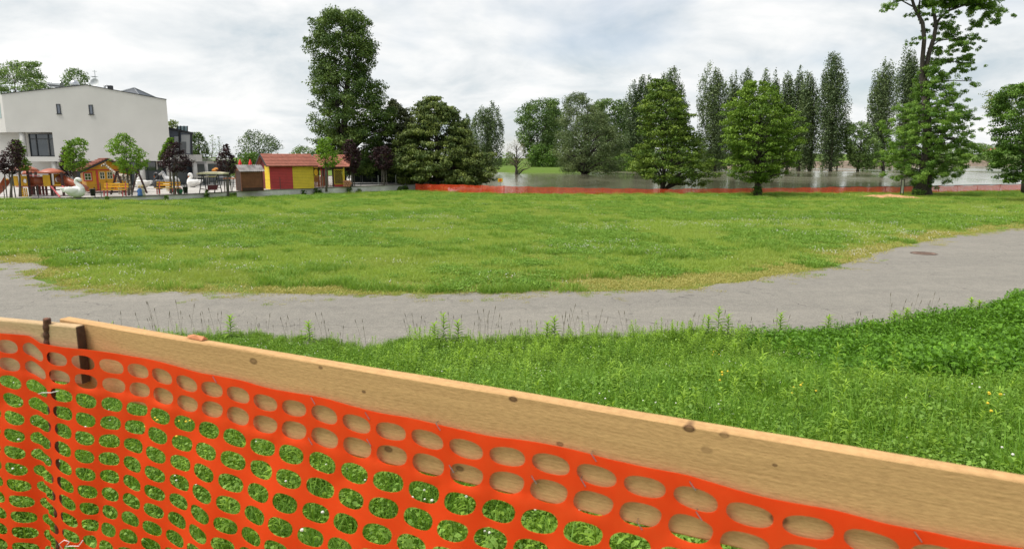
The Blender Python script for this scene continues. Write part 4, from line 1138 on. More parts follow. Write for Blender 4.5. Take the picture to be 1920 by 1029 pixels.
mb = MB(); mb.prism([S(389, 357, YG - 0.1), S(406, 356, YG - 0.1), S(409, 347, YG - 0.1), S(389, 347.5, YG - 0.1)], (0, 0, 0), (0, 0.07, 0)); mb.build('backrest', m_sr, t)
mb = MB(); mb.box(S(398, 355.5, YG - 0.3) + Vector((0, 0, 0)), (0.66, 0.45, 0.05)); mb.build('seat', m_sr, t)
for xx in (390, 407):
    mb = MB(); mb.tube([S(xx, 327.5), S(xx, 348)], 0.012, 5); mb.build('chain', m_dark, t)

# ================================================================== huts
# small brown hut with corrugated roof
YU = 50.5
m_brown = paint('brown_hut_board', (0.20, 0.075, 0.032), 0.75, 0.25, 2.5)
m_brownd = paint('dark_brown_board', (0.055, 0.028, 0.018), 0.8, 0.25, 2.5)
p = P(454, 357.5, YU)
ht = thing('wooden_hut', 'small brown board hut with grey corrugated roof', 'hut', (p.x, YU, ZT), R(38)); k_ = YU / F
w_ = 39 * k_; zw = P(0, 320, YU).z - ZT; dpt = 1.35
nb = 13
for k in range(nb):
    mb = MB(); bh = zw / nb; mb.box((w_ / 2, 0, bh * (k + 0.5)), (w_ - 0.1, 0.03, bh - 0.006)); mb.build('board', m_brownd if k < 2 else m_brown, ht)
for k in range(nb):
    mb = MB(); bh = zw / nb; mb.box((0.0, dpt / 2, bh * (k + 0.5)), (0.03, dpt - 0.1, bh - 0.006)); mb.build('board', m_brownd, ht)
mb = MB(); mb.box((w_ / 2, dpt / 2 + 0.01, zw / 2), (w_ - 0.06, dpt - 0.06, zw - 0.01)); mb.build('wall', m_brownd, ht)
for (X, Y_) in ((0, 0), (w_, 0), (0, dpt)):
    mb = MB(); mb.box((X, Y_, zw / 2), (0.07, 0.07, zw)); mb.build('corner_post', m_brown, ht)
zr = zw + 0.42
mb = MB(); mb.prism([Vector((-0.02, 0, zw)), Vector((-0.02, dpt, zw)), Vector((-0.02, dpt / 2, zr - 0.03))], (0, 0, 0), (0.04, 0, 0)); mb.build('gable', m_brown, ht)
m_corr, nd, lk, b, o = new_mat('corrugated_sheet')
v = coords(nd, lk, 'Object'); f = noise(nd, lk, v, 2.5, 4)
lk.new(ramp(nd, lk, f, [(0.3, (0.09, 0.08, 0.075)), (0.7, (0.30, 0.28, 0.27))]), b.inputs['Base Color']); b.inputs['Roughness'].default_value = 0.7
for sd in (0, 1):
    vs, fs = [], []
    n = 60
    for i in range(n + 1):
        X = -0.16 + (w_ + 0.3) * i / n; dz = 0.018 * math.sin(i / n * 2 * math.pi * 13)
        e = (-0.2, zw - 0.06) if sd == 0 else (dpt + 0.2, zw - 0.06)
        vs += [(X, e[0], e[1] + dz), (X, dpt / 2, zr + dz)]
    for i in range(n): fs.append((2 * i, 2 * i + 2, 2 * i + 3, 2 * i + 1))
    mb = MB(); mb.add(vs, fs); o = mb.build('roof_sheet', m_corr, ht); md = o.modifiers.new('t', 'SOLIDIFY'); md.thickness = 0.012
# two closed red parasols behind the hut
for (x, lab) in ((452.5, 'closed red parasol behind the brown hut, left one'), (471.5, 'closed red parasol behind the brown hut, right one')):
    Y = 56.0; p = P(x, 340, Y)
    t = thing('closed_parasol', lab, 'parasol', (p.x, Y, ZT), 0, 'closed red parasols')
    z0, z1 = P(0, 312, Y).z - ZT, P(0, 299, Y).z - ZT
    mb = MB(); mb.lathe((0, 0, z0), [(0.10, 0), (0.15, 0.08), (0.13, (z1 - z0) * 0.5), (0.06, (z1 - z0) * 0.85), (0.015, z1 - z0)], 9); mb.build('canopy', paint('parasol_red', (0.72, 0.03, 0.03), 0.7), t, True)
    mb = MB(); mb.tube([(0, 0, 0), (0, 0, z0 + 0.1)], 0.025, 8); mb.build('pole', m_pw, t)
    mb = MB(); mb.lathe((0, 0, 0), [(0.25, 0), (0.25, 0.06), (0.05, 0.1)], 12); mb.build('base', m_soff, t)

# red and yellow shed
m_sy = paint('shed_yellow', (0.76, 0.56, 0.03), 0.6, 0.1, 2); m_srd = paint('shed_red', (0.52, 0.046, 0.042), 0.6, 0.12, 2)
m_dr = paint('shed_dark_red', (0.16, 0.02, 0.02), 0.7)
YD = 53.6
p = P(507, 354.6, YD); k_ = YD / F
sd = thing('garden_shed', 'red and yellow board shed with a clay tiled roof', 'shed', (p.x, YD, ZT), R(36))
SW = 80 * k_ / math.cos(R(16.5)); ze = P(0, 311, YD).z - ZT; dpt = 2.6; zr = P(0, 289.5, YD + 1.3).z - ZT
split = SW * 0.515
nb = 15; bh = ze / nb
for k in range(nb):
    for (xa_, xb_, mt) in ((0.02, split, m_srd), (split + 0.004, SW, m_sy)):
        mb = MB(); mb.prism([Vector((xa_, 0, bh * k)), Vector((xa_, 0.03, bh * k)), Vector((xa_, 0.04, bh * (k + 1) - 0.012)), Vector((xa_, 0.028, bh * (k + 1) - 0.012))], (0, 0, 0), (xb_ - xa_, 0, 0)); mb.build('board', mt, sd)
    for (ya_, yb_, mt) in ((0.03, dpt * 0.5, m_sy), (dpt * 0.5 + 0.004, dpt, m_dr)):
        mb = MB(); mb.prism([Vector((0, ya_, bh * k)), Vector((0.03, ya_, bh * k)), Vector((0.03, ya_, bh * (k + 1) - 0.004)), Vector((0.016, ya_, bh * (k + 1) - 0.004))], (0, 0, 0), (0, yb_ - ya_, 0)); mb.build('board', mt, sd)
mb = MB(); mb.prism([Vector((0.035, 0.035, 0)), Vector((0.035, dpt, 0)), Vector((0.035, dpt, ze)), Vector((0.035, dpt / 2, zr - 0.06)), Vector((0.035, 0.035, ze))], (0, 0, 0), (SW - 0.04, 0, 0)); mb.build('wall', m_dr, sd)
mb = MB(); mb.prism([Vector((0.0, 0.03, ze)), Vector((0.0, dpt, ze)), Vector((0.0, dpt / 2, zr - 0.08))], (0, 0, 0), (0.03, 0, 0)); mb.build('gable', m_dr, sd)
def tiled_slope(par, e0, e1, r0, r1, rows, name='tile_row'):
    """clay rows from eave e0-e1 up to ridge r0-r1, each row a ridge of its own"""
    e0, e1, r0, r1 = map(Vector, (e0, e1, r0, r1))
    mb = MB(); up = Vector((0, 0, 0.04)); mb.prism([e0, e1, e1 + up, e0 + up], (0, 0, 0), r0 - e0); rf = mb.build('roof', m_tile, par)
    nrm = (e1 - e0).cross(r0 - e0).normalized()
    if nrm.z < 0: nrm = -nrm
    for k in range(rows):
        a0, a1 = e0.lerp(r0, k / rows), e1.lerp(r1, k / rows)
        b0, b1 = e0.lerp(r0, (k + 1) / rows), e1.lerp(r1, (k + 1) / rows)
        h0_, h1_ = nrm * 0.085, nrm * 0.05
        lo = nrm * 0.045
        mb = MB(); mb.add([a0 + lo, a1 + lo, b1 + lo, b0 + lo, a0 + h0_, a1 + h0_, b1 + h1_, b0 + h1_], [(0, 3, 2, 1), (4, 5, 6, 7), (0, 1, 5, 4), (1, 2, 6, 5), (2, 3, 7, 6), (3, 0, 4, 7)])
        mb.build(name, m_tile, rf)
oh = 0.28
tiled_slope(sd, (-oh, -oh, ze - 0.02), (SW + oh * 0.9, -oh, ze - 0.02), (-oh, dpt / 2, zr), (SW + oh * 0.9, dpt / 2, zr), 8)
tiled_slope(sd, (-oh, dpt + oh, ze - 0.02), (SW + oh * 0.9, dpt + oh, ze - 0.02), (-oh, dpt / 2 + 0.01, zr - 0.003), (SW + oh * 0.9, dpt / 2 + 0.01, zr - 0.003), 8)
for (y0, y1) in ((-oh, dpt / 2), (dpt + oh, dpt / 2)):
    mb = MB(); mb.prism([Vector((-oh - 0.03, y0, ze - 0.12)), Vector((-oh - 0.03, y1, zr - 0.1)), Vector((-oh - 0.03, y1, zr + 0.09)), Vector((-oh - 0.03, y0, ze + 0.05))], (0, 0, 0), (0.028, 0, 0)); mb.build('bargeboard', m_bargeb, sd)
mb = MB(); mb.tube([(-oh, -oh - 0.05, ze - 0.02), (SW + oh, -oh - 0.05, ze - 0.02)], 0.05, 8); mb.build('gutter', m_tile, sd)

# open gazebo to its right
YZ = 58.0
p = P(588, 351.5, YZ); k_ = YZ / F
gzb = thing('garden_pavilion', 'open pavilion with hipped clay roof and yellow lattice right of the shed', 'pavilion', (p.x, YZ, ZT), R(22))
GW = 58 * k_; ze2 = P(0, 314, YZ).z - ZT; zr2 = P(0, 291, YZ + 1.5).z - ZT; gd = 3.0
tiled_slope(gzb, (-0.3, -0.3, ze2), (GW + 0.35, -0.3, ze2), (-0.3 + 0.6, gd / 2, zr2), (GW - 1.2, gd / 2, zr2), 8)
mb = MB(); mb.add([(GW + 0.35, -0.3, ze2), (GW + 0.35, gd + 0.3, ze2), (GW - 1.2, gd / 2, zr2), (GW + 0.35, -0.3, ze2 + 0.06), (GW + 0.35, gd + 0.3, ze2 + 0.06), (GW - 1.2, gd / 2, zr2 + 0.06)], [(0, 2, 1), (3, 4, 5), (0, 1, 4, 3), (1, 2, 5, 4), (2, 0, 3, 5)]); mb.build('hip_end', m_tile, gzb)
mb = MB(); mb.add([(-0.3, gd + 0.3, ze2), (GW + 0.35, gd + 0.3, ze2), (GW - 1.2, gd / 2 + 0.01, zr2), (0.3, gd / 2 + 0.01, zr2), (-0.3, gd + 0.3, ze2 + 0.06), (GW + 0.35, gd + 0.3, ze2 + 0.06), (GW - 1.2, gd / 2 + 0.01, zr2 + 0.06), (0.3, gd / 2 + 0.01, zr2 + 0.06)], [(0, 1, 2, 3), (4, 7, 6, 5), (0, 4, 5, 1), (1, 5, 6, 2), (2, 6, 7, 3), (3, 7, 4, 0)]); mb.build('rear_slope', m_tile, gzb)
for X in (0.05, 0.5, GW * 0.32, GW * 0.63, GW * 0.97):
    mb = MB(); mb.bar((X, 0, 0), (X, 0, ze2), 0.1); mb.build('post', m_post if X < GW * 0.9 else m_sy, gzb)
mb = MB(); mb.bar((0.0, 0.0, ze2 - 0.1), (GW, 0.0, ze2 - 0.1), 0.09); mb.build('beam', m_post, gzb)
mb = MB(); mb.box((GW * 0.14, 2.4, 1.1), (GW * 0.24, 0.06, 1.5)); mb.build('back_panel', m_sy, gzb)
mb = MB(); mb.box((GW * 0.42, 1.6, 1.0), (GW * 0.24, 0.06, 1.9)); mb.build('back_panel', m_srd, gzb)
mb = MB(); mb.box((GW * 0.8, 1.2, 1.0), (GW * 0.3, 0.06, 1.9)); mb.build('back_panel', paint('pavilion_shade', (0.05, 0.045, 0.04), 0.8), gzb)  # dark sheet whose colour stands in for shade inside the pavilion
# oval ornament ring in the left bay
mb = MB(); pp = [(0.27 + 0.2 * math.cos(a), 0.0, 1.25 + 0.32 * math.sin(a)) for a in [i * math.pi / 10 for i in range(21)]]; mb.tube(pp, 0.03, 6, cap=False); mb.build('ornament_ring', m_post, gzb)
# lattice
def lattice(x0, x1, z0, z1, mat, step=0.16):
    fr = MB()
    fr.bar((x0, -0.02, z0), (x0, -0.02, z1), 0.05); fr.bar((x1, -0.02, z0), (x1, -0.02, z1), 0.05); fr.bar((x0, -0.021, z0), (x1, -0.021, z0), 0.05); fr.bar((x0, -0.021, z1), (x1, -0.021, z1), 0.05)
    fo = fr.build('lattice_frame', mat, gzb)
    w, h = x1 - x0, z1 - z0
    n = int((w + h) / step)
    for k in range(1, n):
        c = k * step
        a0 = (x0 + min(c, w), z0 + max(0, c - w)); a1 = (x0 + max(0, c - h), z0 + min(c, h))
        if abs(a0[0] - a1[0]) < 0.04: continue
        mb = MB(); mb.bar((a0[0], -0.03, a0[1]), (a1[0], -0.03, a1[1]), 0.035, 0.012); mb.build('lattice_slat', mat, fo)
        mb = MB(); mb.bar((x0 + x1 - a0[0], -0.016, a0[1]), (x0 + x1 - a1[0], -0.016, a1[1]), 0.035, 0.012); mb.build('lattice_slat', mat, fo)
lattice(GW * 0.66, GW * 0.94, 0.22, ze2 - 0.2, m_sy)
lattice(GW * 0.34, GW * 0.62, 0.1, 0.95, m_brown, 0.14)
mb = MB(); mb.box((GW * 0.8, -0.02, 0.1), (GW * 0.29, 0.05, 0.2)); mb.build('plinth', m_srd, gzb)
for k in range(8):
    mb = MB(); mb.box((0.06 + k * 0.11, -0.12, 0.45), (0.095, 0.025, 0.88 + 0.03 * (k % 2))); mb.build('paling', paint('orange_brown_paling', (0.36, 0.12, 0.04), 0.7), gzb)
# log pile right of the pavilion
t = None
for k in range(9):
    Y = YZ + 0.2; p = P(645 + (k % 3) * 4.5 + (2 if k // 3 % 2 else 0), 349, Y)
    mb = MB(); mb.tube([(0, 0, 0), (0, 0.5, 0)], 0.1, 10)
    o = mb.build('firewood_log', paint('log_end', (0.36, 0.17, 0.09), 0.85, 0.3, 6), loc=(p.x, Y, ZT + 0.10 + 0.18 * (k // 3)))
    tag(o, 'firewood log beside the yellow lattice, %s row of its stack, %s' % (('bottom', 'middle', 'top')[k // 3], ('left', 'middle', 'right')[k % 3]), 'log', 'firewood logs stacked beside the pavilion')

# ================================================================== wire fence on the wall
m_gp = paint('fence_post_dark', (0.04, 0.042, 0.04), 0.6); m_gpl = paint('fence_post_grey', (0.32, 0.33, 0.32), 0.5)
wf = thing('wire_fence', 'thin dark posts with wires along the playground wall', 'fence', wall_line[2]); wo2 = Vector(wall_line[2])
tops = []
def wall_at(px):
    y = float(np.interp(px, [q[0] for q in wall_px], [q[1] for q in wall_px]))
    p = G(px, y, ZT); return Vector((p.x, p.y + 0.12, ZT))
for (px, h, mt) in [(-30, .75, m_gp), (6, .75, m_gp), (70, .8, m_gp), (131, .75, m_gp), (188, .9, m_gp), (245, .8, m_gp), (270, .75, m_gp), (296.5, .8, m_gp), (345, .75, m_gp), (402, .8, m_gp), (435, .8, m_gp), (483, .8, m_gp), (525, .95, m_gp), (565, .95, m_gp), (610, 1.1, m_gp), (676, .9, m_gp), (709, .9, m_gpl), (742, .9, m_gpl), (760, .9, m_gpl), (775, .9, m_gpl)]:
    p = wall_at(px) - wo2
    mb = MB(); mb.tube([p, p + Vector((0, 0, h))], 0.022, 8); mb.build('post', mt, wf); tops.append(p)
for q in range(3):
    for i in range(len(tops) - 1):
        mb = MB(); z = Vector((0, 0, 0.2 + 0.27 * q)); mb.tube([tops[i] + z, tops[i + 1] + z], 0.004, 4); mb.build('wire', m_gp, wf)
# dark green screen behind, beneath the big chestnut
m_scr = paint('dark_green_screen', (0.012, 0.022, 0.018), 0.8)
sc_ = thing('screen_fence', 'dark green mesh screen with pale posts under the tall trees', 'fence', (P(720, 345, 68).x, 68, ZT)); so = Vector(sc_.location)
xs3 = [662, 680, 698, 716, 734, 752, 770, 788]
for i in range(len(xs3) - 1):
    a_, b2 = P(xs3[i], 345, 68) - so, P(xs3[i + 1], 345, 68) - so
    mb = MB(); mb.box(((a_.x + b2.x) / 2, 0, 0.62), (b2.x - a_.x - 0.03, 0.02, 1.15)); mb.build('screen_panel', m_scr, sc_)
    mb = MB(); mb.tube([(a_.x, -0.04, 0), (a_.x, -0.04, 1.3)], 0.03, 8); mb.build('post', m_gpl, sc_)

# cafe terrace things seen below the canopy
for (x, y, Y, lab) in ((407, 345, 63, 'orange parasol standing open on the terrace behind the swing bench'),):
    p = P(x, y, Y); t = thing('parasol', lab, 'parasol', (p.x, Y, ZT))
    z0 = P(0, 319, Y).z - ZT; z1 = P(0, 314, Y).z - ZT
    mb = MB(); mb.lathe((0, 0, z0), [(0.35, -0.12), (0.4, -0.1), (0.4, 0.0), (0.3, 0.12), (0.02, z1 - z0)], 8); mb.build('canopy', paint('parasol_orange', (0.62, 0.24, 0.03), 0.7), t)
    mb = MB(); mb.tube([(0, 0, 0), (0, 0, z0)], 0.03, 8); mb.build('pole', m_pw, t)
    mb = MB(); mb.lathe((0, 0, 0), [(0.25, 0), (0.25, 0.06), (0.05, 0.1)], 12); mb.build('base', m_soff, t)
for (x, Y, c, lab) in ((378, 62, (0.5, 0.48, 0.4), 'pale terrace table left of the swing bench post'), (397, 64, (0.45, 0.40, 0.10), 'yellowish terrace table under the cream canopy'), (420, 62, (0.3, 0.3, 0.33), 'grey terrace table by the purple maple'), (433, 58, (0.5, 0.13, 0.03), 'orange terrace table beside the brown hut')):
    p = P(x, 345, Y); t = thing('terrace_table', lab, 'table', (p.x, Y, ZT), 0, 'tables on the terrace')
    mb = MB(); mb.box((0, 0, 0.74), (0.9, 0.9, 0.05)); mb.build('table_top', paint('table_%d' % x, c, 0.5), t)
    for sx in (-1, 1):
        for sy in (-1, 1):
            mb = MB(); mb.bar((sx * 0.38, sy * 0.38, 0), (sx * 0.38, sy * 0.38, 0.71), 0.05); mb.build('leg', m_dark, t)

# ================================================================== far orange net along the lawn edge
m, nd, lk, b, o = new_mat('far_orange_net')
v = coords(nd, lk, 'World'); f = noise(nd, lk, v, 1.6, 4)
cc = ramp(nd, lk, f, [(0.3, (0.75, 0.06, 0.018)), (0.7, (0.92, 0.10, 0.03))])
lk.new(cc, b.inputs['Base Color']); b.inputs['Roughness'].default_value = 0.5
t_ = N(nd, 'ShaderNodeBsdfTranslucent'); lk.new(cc, t_.inputs[0])
mx = N(nd, 'ShaderNodeMixShader'); mx.inputs[0].default_value = 0.35; lk.new(b.outputs[0], mx.inputs[1]); lk.new(t_.outputs[0], mx.inputs[2])
tr = N(nd, 'ShaderNodeBsdfTransparent'); mx2 = N(nd, 'ShaderNodeMixShader')
sx_ = N(nd, 'ShaderNodeSeparateXYZ'); lk.new(v, sx_.inputs[0])
def tri(sock, period, thr):
    d_ = N(nd, 'ShaderNodeMath', operation='DIVIDE'); lk.new(sock, d_.inputs[0]); d_.inputs[1].default_value = period
    f_ = N(nd, 'ShaderNodeMath', operation='FRACT'); lk.new(d_.outputs[0], f_.inputs[0])
    g_ = N(nd, 'ShaderNodeMath', operation='GREATER_THAN'); lk.new(f_.outputs[0], g_.inputs[0]); g_.inputs[1].default_value = thr
    return g_.outputs[0]
mm = N(nd, 'ShaderNodeMath', operation='MULTIPLY'); lk.new(tri(sx_.outputs[0], 0.09, 0.30), mm.inputs[0]); lk.new(tri(sx_.outputs[2], 0.045, 0.55), mm.inputs[1])
lk.new(mm.outputs[0], mx2.inputs[0]); lk.new(mx.outputs[0], mx2.inputs[1]); lk.new(tr.outputs[0], mx2.inputs[2]); lk.new(mx2.outputs[0], o.inputs[0])
m_fnet = m
fn = thing('safety_net', 'long low orange net strung along the river edge of the lawn', 'safety net', net_line[0]); fo = Vector(net_line[0])
top_far = [(779, 344.5), (860, 346), (945, 348.5), (1100, 352), (1240, 354), (1425, 352.5), (1560, 350.5), (1700, 349.5), (1800, 347.8), (1920, 345.5), (2200, 341)]
tx = np.array([q[0] for q in top_far]); ty = np.array([q[1] for q in top_far])
nxp = np.array([q[0] for q in net_px]); nyp = np.array([q[1] for q in net_px])
ppx = [779, 800, 832, 868, 905, 945, 990, 1035, 1080, 1130, 1180, 1235, 1290, 1345, 1400, 1455, 1510, 1560, 1610, 1660, 1710, 1760, 1795, 1833, 1875, 1920, 1970, 2030]
def net_base(px):
    p = G(px, float(np.interp(px, nxp, nyp)), -0.08)
    tp = P(px, float(np.interp(px, tx, ty)), p.y)
    return p, tp
for i in range(len(ppx) - 1):
    n = 8; vs, fs = [], []
    for k in range(n + 1):
        px = ppx[i] + (ppx[i + 1] - ppx[i]) * k / n
        p, tp = net_base(px)
        sag = 0.05 * math.sin(math.pi * k / n) * (0.5 + random.random())
        y_ = 0.05 * math.sin(k * 1.9 + i)
        zb_ = gz(p.x, p.y) - 0.05
        vs += [Vector((p.x, p.y + y_, zb_)) - fo, Vector((p.x, p.y + y_ * 0.5, (zb_ + tp.z) / 2)) - fo, Vector((tp.x, p.y, tp.z - sag)) - fo]
    for k in range(n):
        for j in (0, 1): fs.append((3 * k + j, 3 * k + 3 + j, 3 * k + 4 + j, 3 * k + 1 + j))
    mb = MB(); mb.add(vs, fs); mb.build('net_panel', m_fnet, fn)
    p, tp = net_base(ppx[i]); zb_ = gz(p.x, p.y)
    mb = MB(); mb.tube([Vector((p.x, p.y + 0.06, zb_ - 0.2)) - fo, Vector((p.x, p.y + 0.06, tp.z + 0.03)) - fo], 0.02, 8); mb.build('post', paint('net_post', (0.10, 0.05, 0.04), 0.7), fn)
    p2, tp2 = net_base(ppx[i + 1])
    if ppx[i] >= 1560:
        mb = MB(); mb.bar(Vector((tp.x, p.y + 0.03, tp.z + 0.01)) - fo, Vector((tp2.x, p2.y + 0.03, tp2.z + 0.01)) - fo, 0.035, 0.05); mb.build('top_rail', paint('net_rail', (0.10, 0.075, 0.055), 0.8), fn)

# information post by the big tree
Y = 54.0
p = P(1691, 362, Y); t = thing('notice_post', 'narrow dark framed notice post at the lawn edge beside the big tree', 'sign', (p.x, Y, gz(p.x, Y)), R(-20))
hh = P(0, 337, Y).z - t.location.z
for s_ in (-1, 1):
    mb = MB(); mb.bar((s_ * 0.10, 0, 0), (s_ * 0.10, 0, hh), 0.05); mb.build('post', m_dark, t)
mb = MB(); mb.box((0, 0, hh + 0.02), (0.27, 0.08, 0.05)); mb.build('cap', m_dark, t)
mb = MB(); mb.box((0, 0, hh * 0.55), (0.145, 0.03, hh * 0.75)); mb.build('notice_panel', paint('notice_pale', (0.5, 0.5, 0.42), 0.6), t)
# yellow and orange marker in the water
Y = 63.0
p = P(938, 338, Y); t = thing('river_marker', 'yellow and orange square marker on a thin pole in the river', 'marker', (p.x, Y, WZ - 0.5))
zc = p.z - WZ + 0.5
mb = MB(); mb.box((0, 0, zc), (0.46, 0.04, 0.34)); bd = mb.build('board', paint('marker_yellow', (0.75, 0.52, 0.02), 0.5), t)
mb = MB(); mb.lathe((0, 0, 0), [(0.13, 0), (0.13, 0.012)], 8)
rm = Matrix.Rotation(R(90), 3, 'X'); mb.v = [tuple(rm @ Vector(v) + Vector((0, -0.025, zc))) for v in mb.v]
mb.build('emblem', paint('marker_orange', (0.72, 0.12, 0.01), 0.5), bd)
mb = MB(); mb.tube([(0, 0.04, 0), (0, 0.04, zc + 0.1)], 0.02, 8); mb.build('pole', m_gpl, t)
# bare earth heap near the big tree
hx = [G(1612, 369, -0.05), G(1728, 371, -0.05)]
nxh, nyh = 40, 14
vs, fs = [], []
for i in range(nxh + 1):
    for j in range(nyh + 1):
        u, w = i / nxh, j / nyh
        q = hx[0].lerp(hx[1], u)
        x, y = q.x, q.y + (w - 0.5) * 2.6
        e = max(0, 1 - (2 * u - 1) ** 2) * max(0, 1 - (2 * w - 1) ** 2)
        h = 0.26 * e * (0.4 + 1.0 * float(fbm(np.array([x * 1.3]), np.array([y * 1.3]))[0])) - 0.03
        vs.append((x, y, gz(x, y) + h + 0.05 * (e > 0.15) * (random.random() - 0.5)))
for i in range(nxh):
    for j in range(nyh):
        k = i * (nyh + 1) + j; fs.append((k, k + nyh + 1, k + nyh + 2, k + 1))
o = np_mesh('earth_heap', vs, fs, paint('sandy_earth', (0.48, 0.25, 0.13), 0.95, 0.3, 4, bmp=0.4))
tag(o, 'low heap of bare sandy earth in front of the big tree', 'earth heap')
# manhole cover on the path
p = G(1732, 476)
t = thing('manhole_cover', 'round rusty manhole cover in the asphalt path', 'manhole cover', (p.x, p.y, 0.013))
mb = MB(); mb.lathe((0, 0, 0), [(0.36, 0.0), (0.36, 0.012), (0.31, 0.014), (0.31, 0.008)], 28); mb.build('rim', paint('manhole_iron', (0.12, 0.085, 0.065), 0.8, 0.3, 8), t)
mb = MB(); mb.lathe((0, 0, 0), [(0.305, 0.0), (0.30, 0.012)], 28); lid = mb.build('lid', paint('manhole_rust', (0.17, 0.10, 0.07), 0.85, 0.3, 12), t)
for k in range(5):
    mb = MB(); mb.box((0, -0.2 + 0.1 * k, 0.014), (0.42 - 0.06 * abs(k - 2), 0.03, 0.006)); mb.build('rib', MATS['manhole_iron'], lid)

# ================================================================== trees
leafm = {
    'chestnut': leaf_mat('chestnut_leaf', (0.0770, 0.1452, 0.0187), (0.2475, 0.3465, 0.0528), 0.25),
    'bigchest': leaf_mat('tall_chestnut_leaf', (0.0443, 0.0966, 0.0242), (0.1710, 0.2516, 0.0483), 0.2),
    'lime': leaf_mat('lime_leaf', (0.0832, 0.1663, 0.0181), (0.2570, 0.3931, 0.0529), 0.3),
    'locust': leaf_mat('locust_leaf', (0.095, 0.20, 0.03), (0.30, 0.47, 0.085), 0.45),
    'poplar': leaf_mat('poplar_leaf', (0.0628, 0.1088, 0.0419), (0.2198, 0.2930, 0.1214), 0.2, 0.4),
    'willow': leaf_mat('willow_leaf', (0.0784, 0.1215, 0.0431), (0.2450, 0.3038, 0.1215), 0.25),
    'far': leaf_mat('far_tree_leaf', (0.0756, 0.1418, 0.0378), (0.2362, 0.3497, 0.1040), 0.25),
    'yew': leaf_mat('yew_needle', (0.0552, 0.0936, 0.0216), (0.1980, 0.2460, 0.0504), 0.15),
    'cedar': leaf_mat('cedar_needle', (0.0504, 0.0706, 0.0235), (0.1680, 0.1848, 0.0588), 0.15),
    'maple': leaf_mat('young_maple_leaf', (0.0980, 0.1960, 0.0168), (0.2800, 0.4760, 0.0490), 0.35),
    'purple': leaf_mat('purple_maple_leaf', (0.0224, 0.0112, 0.0140), (0.0840, 0.0364, 0.0420), 0.15),
    'pale': leaf_mat('pale_leaf', (0.1050, 0.1610, 0.0280), (0.3080, 0.3780, 0.1050), 0.3),
    'bush': leaf_mat('bush_leaf', (0.058, 0.128, 0.018), (0.19, 0.33, 0.055), 0.25),
    'dry': leaf_mat('dry_twig_leaf', (0.1400, 0.1120, 0.0630), (0.3080, 0.2800, 0.1400), 0.2),
}
bark = bark_mat('dark_bark', (0.022, 0.018, 0.014), (0.085, 0.07, 0.055))
bark_l = bark_mat('grey_bark', (0.07, 0.06, 0.05), (0.18, 0.16, 0.13))

def leaf_cloud(rg, C, RAD, cl_tint, n_each, size, up=0.5, droop=0.0, aspect=0.55, outc=None, shell=0.45):
    """C (k,3) clump centres, RAD (k,3) radii. returns V, F, tint"""
    k = len(C)
    idx = np.repeat(np.arange(k), n_each)
    n = len(idx)
    d = rg.normal(size=(n, 3)); d /= np.linalg.norm(d, axis=1)[:, None]
    r = shell + (1 - shell) * rg.random(n) ** 0.7
    r = np.where(rg.random(n) < 0.08, r * 1.25, r)
    pos = C[idx] + d * RAD[idx] * r[:, None]
    nor = d * 0.8 + rg.normal(size=(n, 3)) * 0.55
    nor[:, 2] += up
    nor /= np.linalg.norm(nor, axis=1)[:, None]
    t = rg.normal(size=(n, 3)); t[:, 2] -= droop * 2
    if outc is not None:
        o_ = pos - outc; o_[:, 2] = 0; o_ /= (np.linalg.norm(o_, axis=1)[:, None] + 1e-6); t += o_ * 1.5
    t -= nor * (t * nor).sum(1)[:, None]
    t /= (np.linalg.norm(t, axis=1)[:, None] + 1e-9)
    s = np.cross(nor, t)
    L_ = size * (0.6 + 0.8 * rg.random(n))[:, None]; Wd = L_ * aspect
    bend = nor * L_ * 0.12
    v0 = pos - t * L_ * 0.5 - bend; v2 = pos + t * L_ * 0.5 - bend - np.array([0, 0, 1.0]) * L_ * droop * 0.3
    v1 = pos + s * Wd * 0.5 + bend; v3 = pos - s * Wd * 0.5 + bend
    V = np.stack([v0, v1, v2, v3], 1).reshape(-1, 3)
    F_ = np.arange(4 * n).reshape(n, 4)
    tint = np.clip(cl_tint[idx] + rg.normal(size=n) * 0.16, 0, 1)
    return V, F_, np.repeat(tint, 4)

